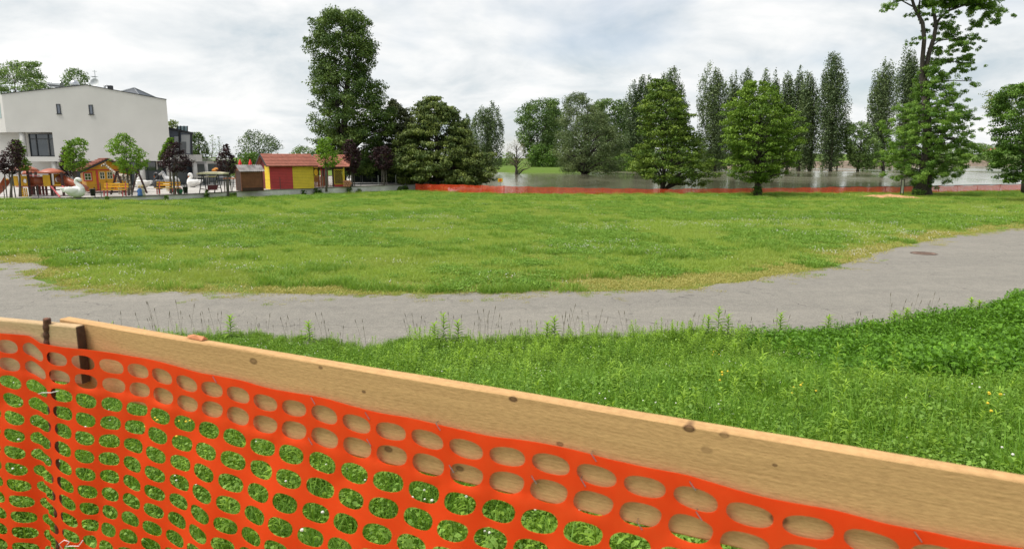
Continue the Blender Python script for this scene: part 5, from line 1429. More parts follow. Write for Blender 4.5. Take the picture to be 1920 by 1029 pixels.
GROUP_OF = {}
def px_tree(name, label, base, Y, rows, kind, group=None, seed=1, clump=0.16, leaf=1.7, dens=3.0, trunk_w=0.03, flat=0.7, tall=1.0, droop=0.0, up=0.5,
            bark_=None, gz_=None, limbs=26, aspect=0.6, fill=0.35, trunk_top=0.85, extra_trunks=(), base_z=None, ragged=0.18, shell=0.45, kf=2.6):
    """rows: (y, x_left, x_right) of the crown from top to bottom in photo pixels; Y its distance"""
    rg = np.random.default_rng(seed)
    m_ = Y / F
    b0 = P(base[0], base[1], Y)
    if base_z is None: base_z = gz(b0.x, Y) if gz_ is None else gz_
    bz0 = base_z
    ry = np.array([r[0] for r in rows], float); rl = np.array([r[1] for r in rows], float); rr = np.array([r[2] for r in rows], float)
    Hc = (ry[-1] - ry[0]) * m_
    wid = float(np.mean(rr - rl)) * m_
    cr = clump * max(wid, 0.35 * Hc)
    o = thing(name, label, 'tree', (b0.x, Y, bz0), 0, group)
    o0 = np.array([b0.x, Y, bz0])
    # clumps
    area = float(np.sum((rr[1:] - rl[1:] + rr[:-1] - rl[:-1]) * np.diff(ry)) / 2) * m_ * m_
    k = int(np.clip(area / (cr * cr) * kf, 16, 800))
    cdf_y = np.linspace(ry[0], ry[-1], 200); wy = np.interp(cdf_y, ry, rr - rl) + 2; cd = np.cumsum(wy); cd /= cd[-1]
    yy = np.interp(rg.random(k), cd, cdf_y)
    l_, r_ = np.interp(yy, ry, rl), np.interp(yy, ry, rr)
    cx = ((l_ + r_) / 2); rad = (r_ - l_) / 2 * m_
    size = cr * (0.5 + 1.0 * rg.random(k))
    if tall > 1.5:            # several upright leaders, each with its own tip
        ns = int(rg.integers(3, 6)); so_ = np.linspace(-0.55, 0.55, ns) + rg.normal(size=ns) * 0.1; st_ = Hc / m_ * (0.02 + 0.16 * rg.random(ns)); st_[int(rg.integers(0, ns))] = 0
        j_ = rg.integers(0, ns, k)
        up_ = np.clip((yy - ry[0] - st_[j_]) / (0.24 * Hc / m_), 0, 1)
        yy = np.where(up_ <= 0, ry[0] + st_[j_] + (ry[-1] - ry[0] - st_[j_]) * rg.random(k), yy)
        l_, r_ = np.interp(yy, ry, rl), np.interp(yy, ry, rr)
        up_ = np.clip((yy - ry[0] - st_[j_]) / (0.24 * Hc / m_), 0.02, 1) ** 0.5
        wmean = float(np.mean(rr - rl)) / 2
        cx = (l_ + r_) / 2 + so_[j_] * wmean * (0.55 + 0.45 * up_)
        rad = (r_ - l_) / 2 * m_ * (0.24 + 0.44 * up_)
        size = size * (0.5 + 0.5 * up_)
    size = np.minimum(size, rad * 0.75 + 0.05)
    ang = rg.random(k) * 2 * np.pi
    q = np.sqrt(fill + (1 - fill) * rg.random(k))
    rin = np.maximum(rad - size * 0.45, rad * 0.15) * q * (1 + ragged * (rg.random(k) - 0.45))
    X = np.array([P(c, y, Y).x for c, y in zip(cx, yy)]); Z = np.array([P(960, y, Y).z for y in yy])
    C = np.stack([X + rin * np.cos(ang), Y + rin * np.sin(ang) * 0.95, Z], 1)
    top_in = (yy - ry[0]) * m_
    C[:, 2] -= np.clip(size * flat * tall - top_in, 0, None) * 0.8
    RAD = np.stack([size, size, size * flat * tall], 1)
    if kind in ('yew', 'cedar'):
        RAD[:, 2] *= 0.8
    lf = leaf * Y / F * 1.875
    area_px = area / (m_ * 1.875) ** 2
    n_total = int(area_px * dens * 1.5)
    wgt = size ** 2; n_each = np.maximum(4, (n_total * wgt / wgt.sum()).astype(int))
    ct = np.clip(0.30 + 0.28 * rg.normal(size=k), 0, 0.8)
    outc = np.array([b0.x, Y, 0]) if droop > 0 else None
    V, F_, T = leaf_cloud(rg, C, RAD, ct, n_each, lf, up=up, droop=droop, aspect=aspect, outc=outc, shell=shell)
    np_mesh('crown', V - o0, F_, leafm[kind], o, T)
    # trunk and limbs
    mb = MB()
    tb = bark_ or bark
    ztop = P(960, ry[0], Y).z * trunk_top + (1 - trunk_top) * bz0
    tx = X[np.argmin(yy)] if k else b0.x
    r0 = trunk_w if trunk_w > 0.06 else trunk_w * (P(960, ry[0], Y).z - bz0)
    H = ztop - bz0
    pts_, rs_ = [], []
    cxm = float(np.interp(ry.mean(), ry, (rl + rr) / 2)); xm = P(cxm, ry.mean(), Y).x
    for i in range(9):
        t = i / 8
        xx = b0.x + (xm - b0.x) * t + 0.02 * H * math.sin(3.1 * t + seed)
        pts_.append(Vector((xx, Y + 0.015 * H * math.sin(4 * t + seed * 2), bz0 + H * t - (0.3 if i == 0 else 0))) - Vector(o0)); rs_.append(r0 * (1.35 if i == 0 else 1.0) * (1 - 0.86 * t) + 0.01)
    mb.tube(pts_, rs_, 9)
    for (ex, ey, et) in extra_trunks:
        e = P(ex, ey, Y) - Vector(o0); mb.tube([pts_[0] + Vector((0.1, 0.1, 0)), (pts_[0] + e) * 0.5 + Vector((0, 0, 0.3)), e], [r0 * 0.8, r0 * 0.55, r0 * 0.12], 7)
    order = rg.permutation(k)[:limbs]
    for j in order:
        c = Vector(C[j]) - Vector(o0)
        zt = max(0.12 * H, c.z - 0.55 * math.hypot(c.x - pts_[4].x, c.y) - 0.05 * H)
        if tall > 1.5: zt = max(0.05 * H, c.z - 0.22 * H)
        t = min(0.97, zt / H)
        i = min(7, int(t * 8)); a_ = pts_[i].lerp(pts_[i + 1], t * 8 - i)
        rb_ = max(0.012, r0 * (1 - 0.86 * t) * 0.42)
        mid = (a_ + c) * 0.5 + Vector((0, 0, (0.08 if droop == 0 else 0.12) * (c - a_).length))
        mb.tube([a_, mid, c], [rb_, rb_ * 0.65, rb_ * 0.22], 5)
    mb.build('trunk', tb, o, True)
    return o

G_FAR = 'trees on the far river bank'
G_POP = 'tall narrow poplars beyond the river'
# the tall chestnut, the conifers
px_tree('chestnut_tree', 'towering dark green chestnut tree behind the pavilion', (645, 344), 66, [(19, 632, 676), (30, 596, 688), (55, 586, 692), (92, 583, 703), (111, 587, 701), (140, 586, 700), (159, 581, 716), (185, 585, 728), (207, 592, 735), (236, 587, 738), (266, 588, 732), (288, 592, 722), (312, 612, 715), (330, 630, 710)], 'bigchest', seed=11, clump=0.11, leaf=1.9, dens=3.8, trunk_w=0.42, limbs=60, fill=0.25, gz_=ZT, extra_trunks=((626, 90, 0), (657, 60, 0)), droop=0.15, ragged=0.45, flat=0.62, shell=0.3)
px_tree('conifer_tree', 'ragged brownish conifer between the chestnut and the big yew', (748, 345), 69, [(184, 735, 739), (196, 728, 750), (206, 724, 768), (225, 716, 780), (250, 706, 792), (290, 700, 800), (332, 704, 800)], 'cedar', seed=12, clump=0.12, leaf=2.2, dens=5.0, trunk_w=0.28, droop=0.3, flat=0.45, limbs=16, gz_=0.3, aspect=0.48, fill=0.2, kf=3.5)
px_tree('yew_tree', 'broad olive green yew tree behind the orange net', (815, 352), 66, [(180, 808, 824), (192, 784, 834), (204, 777, 850), (220, 772, 866), (240, 762, 878), (262, 748, 890), (286, 735, 912), (314, 727, 923), (334, 734, 921), (348, 762, 908)], 'yew', seed=13, clump=0.085, leaf=2.3, dens=7.0, trunk_w=0.4, droop=0.35, flat=0.55, limbs=14, gz_=0.0, aspect=0.48, trunk_top=0.7, fill=0.3, ragged=0.4, kf=6.0, shell=0.2)
# two chestnuts at the lawn edge
px_tree('chestnut_tree', 'cone shaped green chestnut whose trunk stands behind the orange net', (1237, 358), 60, [(148, 1224, 1236), (164, 1217, 1272), (182, 1206, 1280), (213, 1190, 1294), (237, 1200, 1303), (261, 1198, 1306), (291, 1182, 1328), (315, 1178, 1342), (334, 1196, 1334), (346, 1240, 1318)], 'chestnut', seed=14, clump=0.10, leaf=1.9, dens=3.2, trunk_w=0.24, limbs=60, flat=0.36, fill=0.3, droop=0.15, ragged=0.45, shell=0.25)
px_tree('chestnut_tree', 'rounded green chestnut whose trunk stands in front of the orange net', (1418, 364), 53.6, [(151, 1404, 1418), (160, 1392, 1452), (185, 1380, 1470), (206, 1356, 1482), (231, 1357, 1494), (255, 1352, 1502), (285, 1357, 1492), (309, 1362, 1493), (328, 1366, 1460), (340, 1390, 1448)], 'lime', seed=15, clump=0.10, leaf=1.9, dens=3.2, trunk_w=0.26, limbs=60, flat=0.36, fill=0.3, droop=0.15, ragged=0.45, shell=0.25)
# right edge tree
px_tree('ash_tree', 'leafy tree leaning in at the right edge of the lawn', (1962, 356), 46, [(156, 1895, 1950), (172, 1872, 1970), (190, 1866, 1985), (212, 1862, 1995), (235, 1872, 1990), (258, 1866, 1995), (288, 1858, 1995), (311, 1866, 1990), (326, 1885, 1985), (342, 1870, 1975)], 'bush', seed=16, clump=0.09, leaf=1.9, dens=3.2, trunk_w=0.2, limbs=40, flat=0.4, fill=0.3, ragged=0.4, shell=0.25)
px_tree('ash_tree', 'pale yellowish tree top behind the tree at the right edge', (1925, 350), 57, [(160, 1892, 1930), (172, 1858, 1960), (190, 1853, 1970), (212, 1851, 1970), (228, 1880, 1970)], 'pale', seed=36, clump=0.14, leaf=1.7, dens=1.6, trunk_w=0.16, limbs=30, flat=0.4, fill=0.25, ragged=0.3)

# trees beyond the river
YF = 176
def poplar(label, cx, Y, rows, seed, base_y=320):
    rows = [(y, (a + b) / 2 - (b - a) * 0.61, (a + b) / 2 + (b - a) * 0.61) for i, (y, a, b) in enumerate(rows)]
    px_tree('poplar_tree', label, (cx, base_y), Y, rows, 'poplar', G_POP, seed=seed, clump=0.075, leaf=1.45, dens=4.6, trunk_w=0.012, limbs=24, flat=1.0, tall=2.6, fill=0.25, up=0.2, ragged=0.25, trunk_top=0.9, kf=3.6, shell=0.3)
poplar('lone poplar standing right of the yew tree', 914, 150, [(188, 911, 918), (200, 902, 926), (215, 896, 933), (235, 892, 938), (255, 892, 940), (280, 896, 939), (300, 900, 936), (316, 906, 930)], 20)
poplar('poplar tip peeping out behind the right side of the yew', 873, 165, [(213, 870, 877), (232, 863, 884), (262, 858, 890), (300, 858, 890)], 21)
poplar('dark poplar behind the left edge of the cone shaped chestnut', 1196, 185, [(139, 1193, 1200), (155, 1185, 1208), (176, 1179, 1213), (215, 1176, 1215), (261, 1174, 1214), (295, 1178, 1210), (314, 1186, 1204)], 22, 317)
poplar('slim poplar just left above the cone shaped chestnut', 1217, 190, [(138, 1214, 1220), (155, 1210, 1226), (190, 1208, 1228), (250, 1206, 1228), (305, 1210, 1226)], 23, 317)
poplar('double topped poplar behind the right side of the cone shaped chestnut', 1263, 182, [(122, 1261, 1269), (134, 1246, 1277), (150, 1237, 1281), (180, 1235, 1284), (220, 1233, 1285), (270, 1236, 1284), (310, 1246, 1276)], 24, 317)
poplar('tall broad poplar left of the rounded chestnut', 1340, 180, [(112, 1338, 1345), (126, 1330, 1351), (150, 1322, 1360), (180, 1317, 1367), (230, 1314, 1368), (270, 1316, 1366), (300, 1326, 1360), (315, 1334, 1352)], 25, 320)
poplar('thin poplar tip right of the tall broad poplar', 1375, 188, [(131, 1373, 1379), (150, 1368, 1383), (200, 1366, 1386), (260, 1366, 1386), (308, 1370, 1382)], 26, 317)
poplar('poplar with its tip just left of the rounded chestnut top', 1399, 186, [(124, 1396, 1403), (140, 1388, 1412), (170, 1386, 1415), (230, 1385, 1416), (308, 1390, 1412)], 27, 317)
poplar('poplar tip right above the rounded chestnut top', 1432, 190, [(127, 1430, 1437), (140, 1421, 1442), (170, 1419, 1445), (250, 1418, 1446), (308, 1422, 1442)], 28, 317)
poplar('slender pale poplar tip between two wider ones', 1454, 192, [(127, 1452, 1458), (142, 1448, 1461), (180, 1446, 1464), (250, 1446, 1464), (308, 1449, 1461)], 29, 317)
poplar('poplar at the right shoulder of the rounded chestnut', 1478, 186, [(130, 1475, 1482), (144, 1468, 1487), (180, 1465, 1490), (250, 1464, 1490), (308, 1468, 1486)], 30, 317)
poplar('twin peaked poplar left of the leaning pair', 1499, 184, [(122, 1496, 1502), (138, 1489, 1508), (175, 1486, 1512), (240, 1486, 1514), (308, 1490, 1508)], 31, 317)
poplar('wide poplar filling out right of the rounded chestnut', 1518, 180, [(130, 1515, 1521), (145, 1510, 1529), (175, 1506, 1535), (215, 1503, 1537), (255, 1503, 1536), (290, 1506, 1530), (314, 1512, 1526)], 32, 318)
poplar('tallest free standing poplar with its foot in the river', 1553, 176, [(96, 1560, 1566), (106, 1548, 1573), (120, 1540, 1577), (150, 1538, 1582), (190, 1536, 1583), (227, 1535, 1584), (262, 1536, 1574), (295, 1538, 1568), (314, 1542, 1560)], 33)
poplar('dark poplar left of the big tree trunk', 1655, 180, [(106, 1662, 1670), (120, 1648, 1674), (140, 1640, 1677), (165, 1635, 1678), (197, 1631, 1675), (235, 1632, 1672), (265, 1640, 1668), (296, 1646, 1662)], 34, 316)
poplar('poplar rising right behind the big tree trunk', 1706, 186, [(82, 1705, 1711), (98, 1693, 1718), (118, 1687, 1724), (152, 1683, 1727), (190, 1684, 1726), (250, 1686, 1722), (305, 1696, 1714)], 35, 315)
px_tree('poplar_tree', 'open crowned tall tree on the far bank left of the willow', (1008, 321), 192, [(184, 1030, 1050), (192, 990, 1052), (205, 974, 1054), (228, 963, 1054), (250, 966, 1052), (275, 978, 1050), (300, 984, 1050), (318, 990, 1050)], 'far', G_FAR, seed=40, clump=0.12, leaf=1.6, dens=4.0, trunk_w=0.015, limbs=40, extra_trunks=((985, 225, 0), (1030, 200, 0), (1045, 215, 0)), fill=0.3)
px_tree('willow_tree', 'big grey green willow standing in the flood water', (1096, 326), 146, [(173, 1085, 1100), (178, 1064, 1104), (192, 1056, 1110), (210, 1050, 1138), (234, 1048, 1154), (259, 1043, 1168), (288, 1040, 1176), (310, 1046, 1172), (321, 1060, 1160)], 'willow', G_FAR, seed=41, clump=0.085, leaf=1.6, dens=5.0, kf=4.0, trunk_w=0.65, limbs=50, droop=0.25, aspect=0.4, fill=0.3, ragged=0.3)
px_tree('poplar_tree', 'round topped tree behind the right side of the willow', (1150, 318), 205, [(186, 1122, 1164), (197, 1108, 1184), (230, 1108, 1192), (275, 1120, 1192), (312, 1138, 1190)], 'far', G_FAR, seed=42, clump=0.12, leaf=1.6, dens=4.2, trunk_w=0.015, limbs=30)
px_tree('oak_tree', 'gnarled round tree standing in the water between two poplars', (1608, 320), 176, [(228, 1592, 1622), (240, 1578, 1638), (258, 1573, 1648), (282, 1580, 1650), (302, 1588, 1642), (314, 1596, 1632)], 'far', G_FAR, seed=43, clump=0.15, leaf=1.6, dens=4.0, trunk_w=0.45, limbs=30)
px_tree('willow_tree', 'half bare drooping tree at the river edge left of the willow', (966, 326), 140, [(262, 962, 975), (272, 950, 985), (290, 945, 992), (306, 950, 992), (318, 978, 1000)], 'dry', G_FAR, seed=44, clump=0.13, leaf=1.0, dens=0.8, trunk_w=0.35, limbs=50, droop=0.5, aspect=0.3)
for i, (cx, w, yt, yb, Y, k, lab) in enumerate([
        (900, 48, 285, 322, 160, 'bush', 'dark shrub on the river bank under the lone poplar'), (1020, 70, 270, 321, 186, 'bush', 'dense shrub at the foot of the open crowned tree'),
        (950, 40, 285, 318, 230, 'far', 'far shrub seen left of the half bare tree'), (1210, 60, 270, 318, 200, 'far', 'shrub on the far bank behind the cone shaped chestnut'),
        (1300, 60, 255, 318, 205, 'far', 'shrub on the far bank right of the cone shaped chestnut'), (1160, 60, 285, 320, 180, 'bush', 'shrub on the shore right of the willow'), (1570, 26, 255, 312, 210, 'far', 'pale shrub right of the tallest poplar'),
        (1690, 40, 255, 312, 230, 'far', 'shrub between the two poplars by the big tree'), (1850, 34, 284, 303, 330, 'far', 'low shrub on the far embankment at right'), (1420, 110, 250, 318, 215, 'far', 'shrub mass behind the rounded chestnut'), (1340, 70, 280, 318, 210, 'bush', 'dark shrub between the two lawn edge chestnuts'), (1105, 110, 215, 320, 215, 'far', 'broad tree mass filling in behind the willow'), (1185, 70, 225, 318, 205, 'bush', 'dark tree mass left behind the cone shaped chestnut'), (1040, 60, 205, 321, 215, 'far', 'tree mass between the open crowned tree and the willow'), (1640, 60, 285, 313, 240, 'bush', 'low shrub left below the dark poplar by the big tree'), (1775, 70, 280, 312, 260, 'far', 'far shore shrub right of the very tall trunk'), (1890, 60, 282, 310, 300, 'far', 'far shore shrub by the right edge tree'), (1500, 60, 280, 316, 215, 'far', 'far shrub below the wide poplar')]):
    px_tree('shrub', lab, (cx, yb), Y, [(yt, cx - w * 0.2, cx + w * 0.2), (yt + (yb - yt) * 0.3, cx - w * 0.42, cx + w * 0.42), (yt + (yb - yt) * 0.7, cx - w * 0.5, cx + w * 0.5), (yb, cx - w * 0.4, cx + w * 0.4)], k, 'shrubs on the far river bank', seed=50 + i, clump=0.2, leaf=1.5, dens=3.0, trunk_w=0.02, limbs=14)
# trees round the building
px_tree('locust_tree', 'leafy tree behind the left end of the white building', (35, 330), 82, [(114, 20, 66), (124, 2, 74), (138, -14, 78), (150, -20, 80), (162, -24, 96), (185, -24, 96)], 'far', seed=70, clump=0.12, leaf=1.7, dens=2.6, trunk_w=0.25, flat=0.4, limbs=40, gz_=0.3, fill=0.3)
px_tree('locust_tree', 'small tree top showing behind the roof dome', (142, 330), 82, [(128, 132, 144), (136, 121, 158), (147, 115, 167), (160, 118, 172), (180, 118, 172)], 'far', seed=71, clump=0.17, leaf=1.6, dens=2.0, trunk_w=0.2, limbs=30, gz_=0.3)
px_tree('linden_tree', 'dark tree right behind the glazed annex', (375, 330), 86, [(248, 360, 374), (260, 358, 384), (276, 358, 391), (296, 358, 392), (315, 360, 390)], 'bigchest', seed=72, clump=0.15, leaf=1.6, dens=3.2, trunk_w=0.2, gz_=0.3)
px_tree('shrub', 'yellow green bush top above the annex roof', (324, 300), 80, [(225, 318, 328), (234, 312, 336), (255, 312, 338)], 'pale', seed=73, clump=0.22, leaf=1.6, dens=2.5, trunk_w=0.15, gz_=0.3)
for i, (cx, yt, lab) in enumerate([(397, 252, 'thin sparse sapling against the sky right of the dark tree'), (411, 256, 'thin sparse tree behind the purple maple')]):
    px_tree('birch_tree', lab, (cx, 330), 95, [(yt, cx - 2, cx + 2), (yt + 15, cx - 7, cx + 8), (yt + 45, cx - 9, cx + 11), (yt + 62, cx - 6, cx + 8)], 'far', seed=74 + i, clump=0.25, leaf=1.1, dens=0.7, trunk_w=0.08, limbs=30, gz_=0.3, bark_=bark_l)
px_tree('poplar_tree', 'airy spreading tree behind the brown hut', (486, 320), 120, [(243, 464, 472), (250, 461, 496), (261, 449, 521), (271, 447, 525), (284, 446, 527), (298, 450, 524), (312, 456, 515)], 'poplar', seed=76, clump=0.14, leaf=1.5, dens=1.9, trunk_w=0.02, limbs=40, gz_=0.3, fill=0.4)
px_tree('shrub', 'dark green bush behind the two red parasols', (466, 325), 75, [(284, 458, 480), (294, 448, 490), (310, 446, 492), (325, 448, 490)], 'bush', seed=77, clump=0.2, leaf=1.7, dens=3, trunk_w=0.1, gz_=0.3)
px_tree('linden_tree', 'round distant tree top above the pavilion roof', (570, 312), 190, [(273, 562, 578), (279, 553, 588), (288, 545, 594), (300, 545, 594)], 'far', seed=78, clump=0.16, leaf=1.5, dens=3, trunk_w=0.02, gz_=0.3)
for i, (cx, w, yt, yb, Y, lab) in enumerate([(400, 90, 300, 330, 80, 'low hedge behind the terrace tables'), (560, 160, 292, 325, 150, 'distant hedge behind the garden shed'), (690, 60, 300, 345, 75, 'dark shrub under the towering chestnut'), (752, 60, 305, 345, 76, 'dark shrub under the ragged conifer')]):
    px_tree('hedge', lab, (cx, yb), Y, [(yt, cx - w * 0.4, cx + w * 0.4), (yt + 6, cx - w * 0.48, cx + w * 0.48), (yb, cx - w * 0.5, cx + w * 0.5)], 'bigchest' if i != 0 else 'far', seed=80 + i, clump=0.14, leaf=1.7, dens=3, trunk_w=0.05, gz_=0.3)

# young maples on stakes along the playground edge
G_M = 'young maples along the playground edge'
maples = [
    (22, 372, 42.0, 'purple', [(262, 20, 34), (275, 12, 40), (292, 2, 42), (310, -3, 40), (326, 4, 32)], 'purple maple in front of the climbing frame'),
    (36, 372, 43.0, 'maple', [(262, 24, 36), (276, 22, 44), (296, 24, 46), (310, 36, 58), (318, 38, 54)], 'green maple shoots behind the leftmost purple maple'),
    (142, 366, 45.0, 'maple', [(257, 142, 149), (264, 126, 160), (275, 121, 162), (290, 120, 160), (305, 115, 164), (320, 124, 158)], 'green maple left of the yellow playhouse'),
    (127, 366, 47.0, 'purple', [(276, 118, 134), (292, 114, 138), (312, 112, 138), (330, 116, 140)], 'purple maple hidden behind the green one by the playhouse'),
    (242, 366, 44.6, 'maple', [(248, 221, 237), (259, 212, 245), (272, 202, 256), (284, 210, 267), (298, 212, 272), (312, 218, 274), (325, 230, 258)], 'green maple with spreading arms right of the playhouse'),
    (328, 362, 46.0, 'purple', [(266, 318, 331), (278, 308, 342), (290, 306, 350), (300, 300, 357), (311, 303, 357), (322, 315, 350)], 'purple maple in front of the annex'),
    (322, 362, 47.2, 'maple', [(258, 316, 323), (270, 308, 326), (288, 300, 318), (300, 296, 312)], 'green shoots at the back of the purple maple by the annex'),
    (427, 360, 48.4, 'purple', [(270, 421, 428), (282, 414, 432), (298, 406, 441), (314, 404, 441), (326, 412, 438)], 'purple maple left of the brown hut'),
    (610, 352, 55.6, 'maple', [(256, 603, 617), (266, 597, 625), (278, 592, 626), (290, 593, 632), (301, 597, 642), (312, 602, 632)], 'bright green maple in front of the pavilion'),
    (660, 349, 60.0, 'purple', [(262, 649, 661), (275, 643, 670), (290, 641, 678), (304, 643, 677), (316, 646, 672), (325, 652, 668)], 'dark purple maple right of the pavilion'),
    (721, 347, 62.4, 'purple', [(273, 706, 726), (283, 698, 735), (296, 694, 740), (309, 700, 738), (319, 710, 730)], 'rounded purple maple in front of the dark screen')]
for i, (cx, yb, Y, k, rows, lab) in enumerate(maples):
    px_tree('maple_tree', lab, (cx, yb), Y, rows, k, G_M, seed=100 + i, clump=0.13, leaf=1.7, dens=2.6, trunk_w=0.07, limbs=24, gz_=ZT, bark_=bark_l, fill=0.25, ragged=0.5, flat=0.55, droop=0.1, shell=0.25)
    if 'behind' in lab or 'shoots' in lab: continue
    p = P(cx, yb, Y)
    t = thing('tree_stakes', 'wooden support stakes around the ' + lab.split(' in front')[0].split(' left of')[0].split(' right of')[0].split(' with ')[0] + ' %s' % ['by the climbing frame', '', 'beside the playhouse door side', '', 'near the swing frame', 'near the annex', '', 'near the brown hut', 'near the pavilion front', 'near the firewood', 'near the dark screen'][i], 'stakes', (p.x, Y, ZT), 0, 'support stakes of the young maples')
    for q in range(3):
        a_ = q * 2.1 + i; mb = MB(); mb.tube([(0.25 * math.cos(a_), 0.25 * math.sin(a_), 0), (0.22 * math.cos(a_), 0.22 * math.sin(a_), 1.45)], 0.035, 7); mb.build('stake', bark_l, t)

# ------------------------------------------------------------------ the big locust with layered boughs
YL = 54.2
b0 = P(1729, 363, YL); bz0 = gz(b0.x, YL)
lt = thing('locust_tree', 'very tall tree with a forked trunk and layered boughs at right', 'tree', (b0.x, YL, bz0)); o0 = Vector((b0.x, YL, bz0))
rg = np.random.default_rng(77)
mm_ = YL / F
def LP(x, y, dy=0.0): return P(x, y, YL) + Vector((0, dy, 0)) - o0
mb = MB()
def rpx(w): return w / 2 * mm_
tr_ = [(1729, 368, 36), (1729, 356, 31), (1731, 345, 27), (1736, 325, 24), (1739, 290, 19), (1739, 250, 15), (1737, 210, 14), (1735, 180, 13)]
mb.tube([LP(x, y) for x, y, w in tr_], [rpx(w) for x, y, w in tr_], 12)
for br in ([(1735, 183, 12), (1733, 150, 9), (1732, 110, 8), (1730, 75, 7.5), (1726, 45, 7), (1716, 15, 5.5), (1709, -20, 4), (1703, -60, 2)],
           [(1735, 180, 12), (1738, 140, 9), (1744, 100, 8), (1748, 72, 7.5), (1751, 50, 6.5), (1750, 10, 5), (1753, -40, 3), (1750, -80, 1.5)],
           [(1751, 50, 6), (1767, 33, 4.5), (1780, 20, 4), (1806, 11, 2.5), (1830, 4, 1.5)],
           [(1780, 20, 3), (1786, 0, 2.4), (1795, -30, 1.5)], [(1726, 45, 4), (1727, 10, 3), (1735, -40, 1.5)],
           [(1716, 15, 3), (1695, 0, 2), (1672, 6, 1.2)], [(1744, 90, 3), (1765, 75, 2), (1795, 72, 1.5), (1818, 84, 1)], [(1740, 130, 3), (1770, 112, 2), (1810, 118, 1)],
           [(1736, 165, 3), (1770, 150, 2), (1825, 152, 1)], [(1729, 362, 20), (1742, 345, 14), (1752, 325, 5)]):
    mb.tube([LP(x, y, 0.3 * math.sin(i * 1.3)) for i, (x, y, w) in enumerate(br)], [rpx(w) for x, y, w in br], 8)
C, RD = [], []
def pad(x, y, rx, rz2, dy):
    C.append(np.array(LP(x, y, dy)) ); RD.append((rx * mm_, rx * mm_ * 0.9, rz2 * mm_))
for (x, y, rx, ry2) in [(1845, 12, 22, 14), (1858, 32, 13, 8), (1838, 46, 12, 6), (1868, 20, 8, 7), (1862, 42, 8, 4), (1815, 0, 24, 10), (1790, -15, 30, 12), (1760, -25, 30, 12), (1830, -15, 30, 12), (1725, -25, 26, 12), (1690, -15, 18, 9), (1670, 10, 9, 6), (1663, 20, 5, 4), (1710, -55, 35, 14), (1760, -60, 40, 16), (1810, -45, 36, 14),
                        (1745, 8, 14, 8), (1765, 2, 16, 8), (1735, 25, 9, 6), (1781, 30, 9, 4), (1715, 25, 6, 3), (1757, 30, 8, 5), (1790, 8, 14, 8),
                        (1722, 74, 8, 6), (1716, 80, 4, 3), (1770, 52, 15, 8), (1785, 60, 13, 7), (1800, 70, 14, 6), (1818, 76, 9, 5), (1826, 92, 7, 4), (1812, 92, 10, 5), (1775, 88, 14, 5), (1758, 96, 12, 10), (1762, 118, 12, 8), (1800, 110, 15, 5), (1820, 118, 10, 5), (1826, 128, 6, 3), (1790, 130, 12, 4), (1745, 125, 9, 8), (1760, 140, 13, 6)]:
    for q in range(int(5 + rx / 1.8)): pad(x + rg.normal() * rx * 0.55, y + rg.normal() * ry2 * 0.55, rx * (0.22 + 0.3 * rg.random()) + 1.2, ry2 * (0.3 + 0.35 * rg.random()) + 1.0, rg.normal() * 0.9)
tiers = [(138, 1752, 1822), (150, 1742, 1834), (160, 1738, 1826), (172, 1725, 1812), (182, 1718, 1828), (194, 1690, 1800), (203, 1676, 1836), (214, 1668, 1820), (225, 1658, 1838), (236, 1652, 1822), (247, 1664, 1836), (258, 1670, 1816), (268, 1660, 1836), (278, 1648, 1822), (288, 1640, 1834), (298, 1644, 1828), (308, 1650, 1826), (318, 1654, 1806), (328, 1666, 1796), (338, 1700, 1782)]
for (y, xl_, xr_) in tiers:
    n = int((xr_ - xl_) / 4.4)
    for q in range(n):
        a_ = rg.random() * 2 * math.pi; k_ = math.sqrt(0.04 + 0.96 * rg.random())
        side = math.cos(a_)
        ext = (xr_ - 1737) if side > 0 else (1737 - xl_)
        dep = 0.5 * ((xr_ - xl_)) * mm_
        rx = 4 + 6 * rg.random()
        x = 1737 + side * max(ext - rx * 0.8, 4) * k_
        pad(x, y + 7 * k_ ** 2 * (1 if abs(side) > 0.2 else 0.4) - 3 + rg.normal() * 6, rx, 3.0 + 3.0 * rg.random(), math.sin(a_) * dep * k_ * 0.9)
        if q % 6 == 0:
            e = Vector(C[-1]); s0 = LP(1738, min(y + 6, 330)); mb.tube([s0, s0.lerp(e, 0.5) + Vector((0, 0, 0.15)), e], [0.05, 0.03, 0.01], 5)
mb.build('trunk', bark, lt, True)
C = np.array(C); RD = np.array(RD)
ct = np.clip(0.4 + 0.25 * rg.normal(size=len(C)), 0, 0.85)
wgt = RD[:, 0] * RD[:, 0] * np.where(C[:, 2] > 9.6, 1.4, 1.0); n_each = np.maximum(14, (150000 * wgt / wgt.sum()).astype(int))
V, F_, T = leaf_cloud(rg, C, RD, ct, n_each, 0.17, up=0.6, droop=0.35, aspect=0.36, outc=np.array([0, 0, 0.0]), shell=0.2)
np_mesh('crown', V, F_, leafm['locust'], lt, T)
# sprouts at the foot of the rounded chestnut and the big tree
for (x, y, w, h, Y, lab) in ((1420, 362, 20, 14, 53.0, 'tuft of leafy shoots at the foot of the rounded chestnut'), (1722, 363, 26, 9, 53.2, 'weeds around the foot of the very tall tree')):
    px_tree('shrub', lab, (x, y), Y, [(y - h, x - w * 0.3, x + w * 0.3), (y - h * 0.5, x - w * 0.5, x + w * 0.5), (y, x - w * 0.5, x + w * 0.5)], 'bush', seed=int(x), clump=0.3, leaf=1.5, dens=3, trunk_w=0.03, limbs=6)
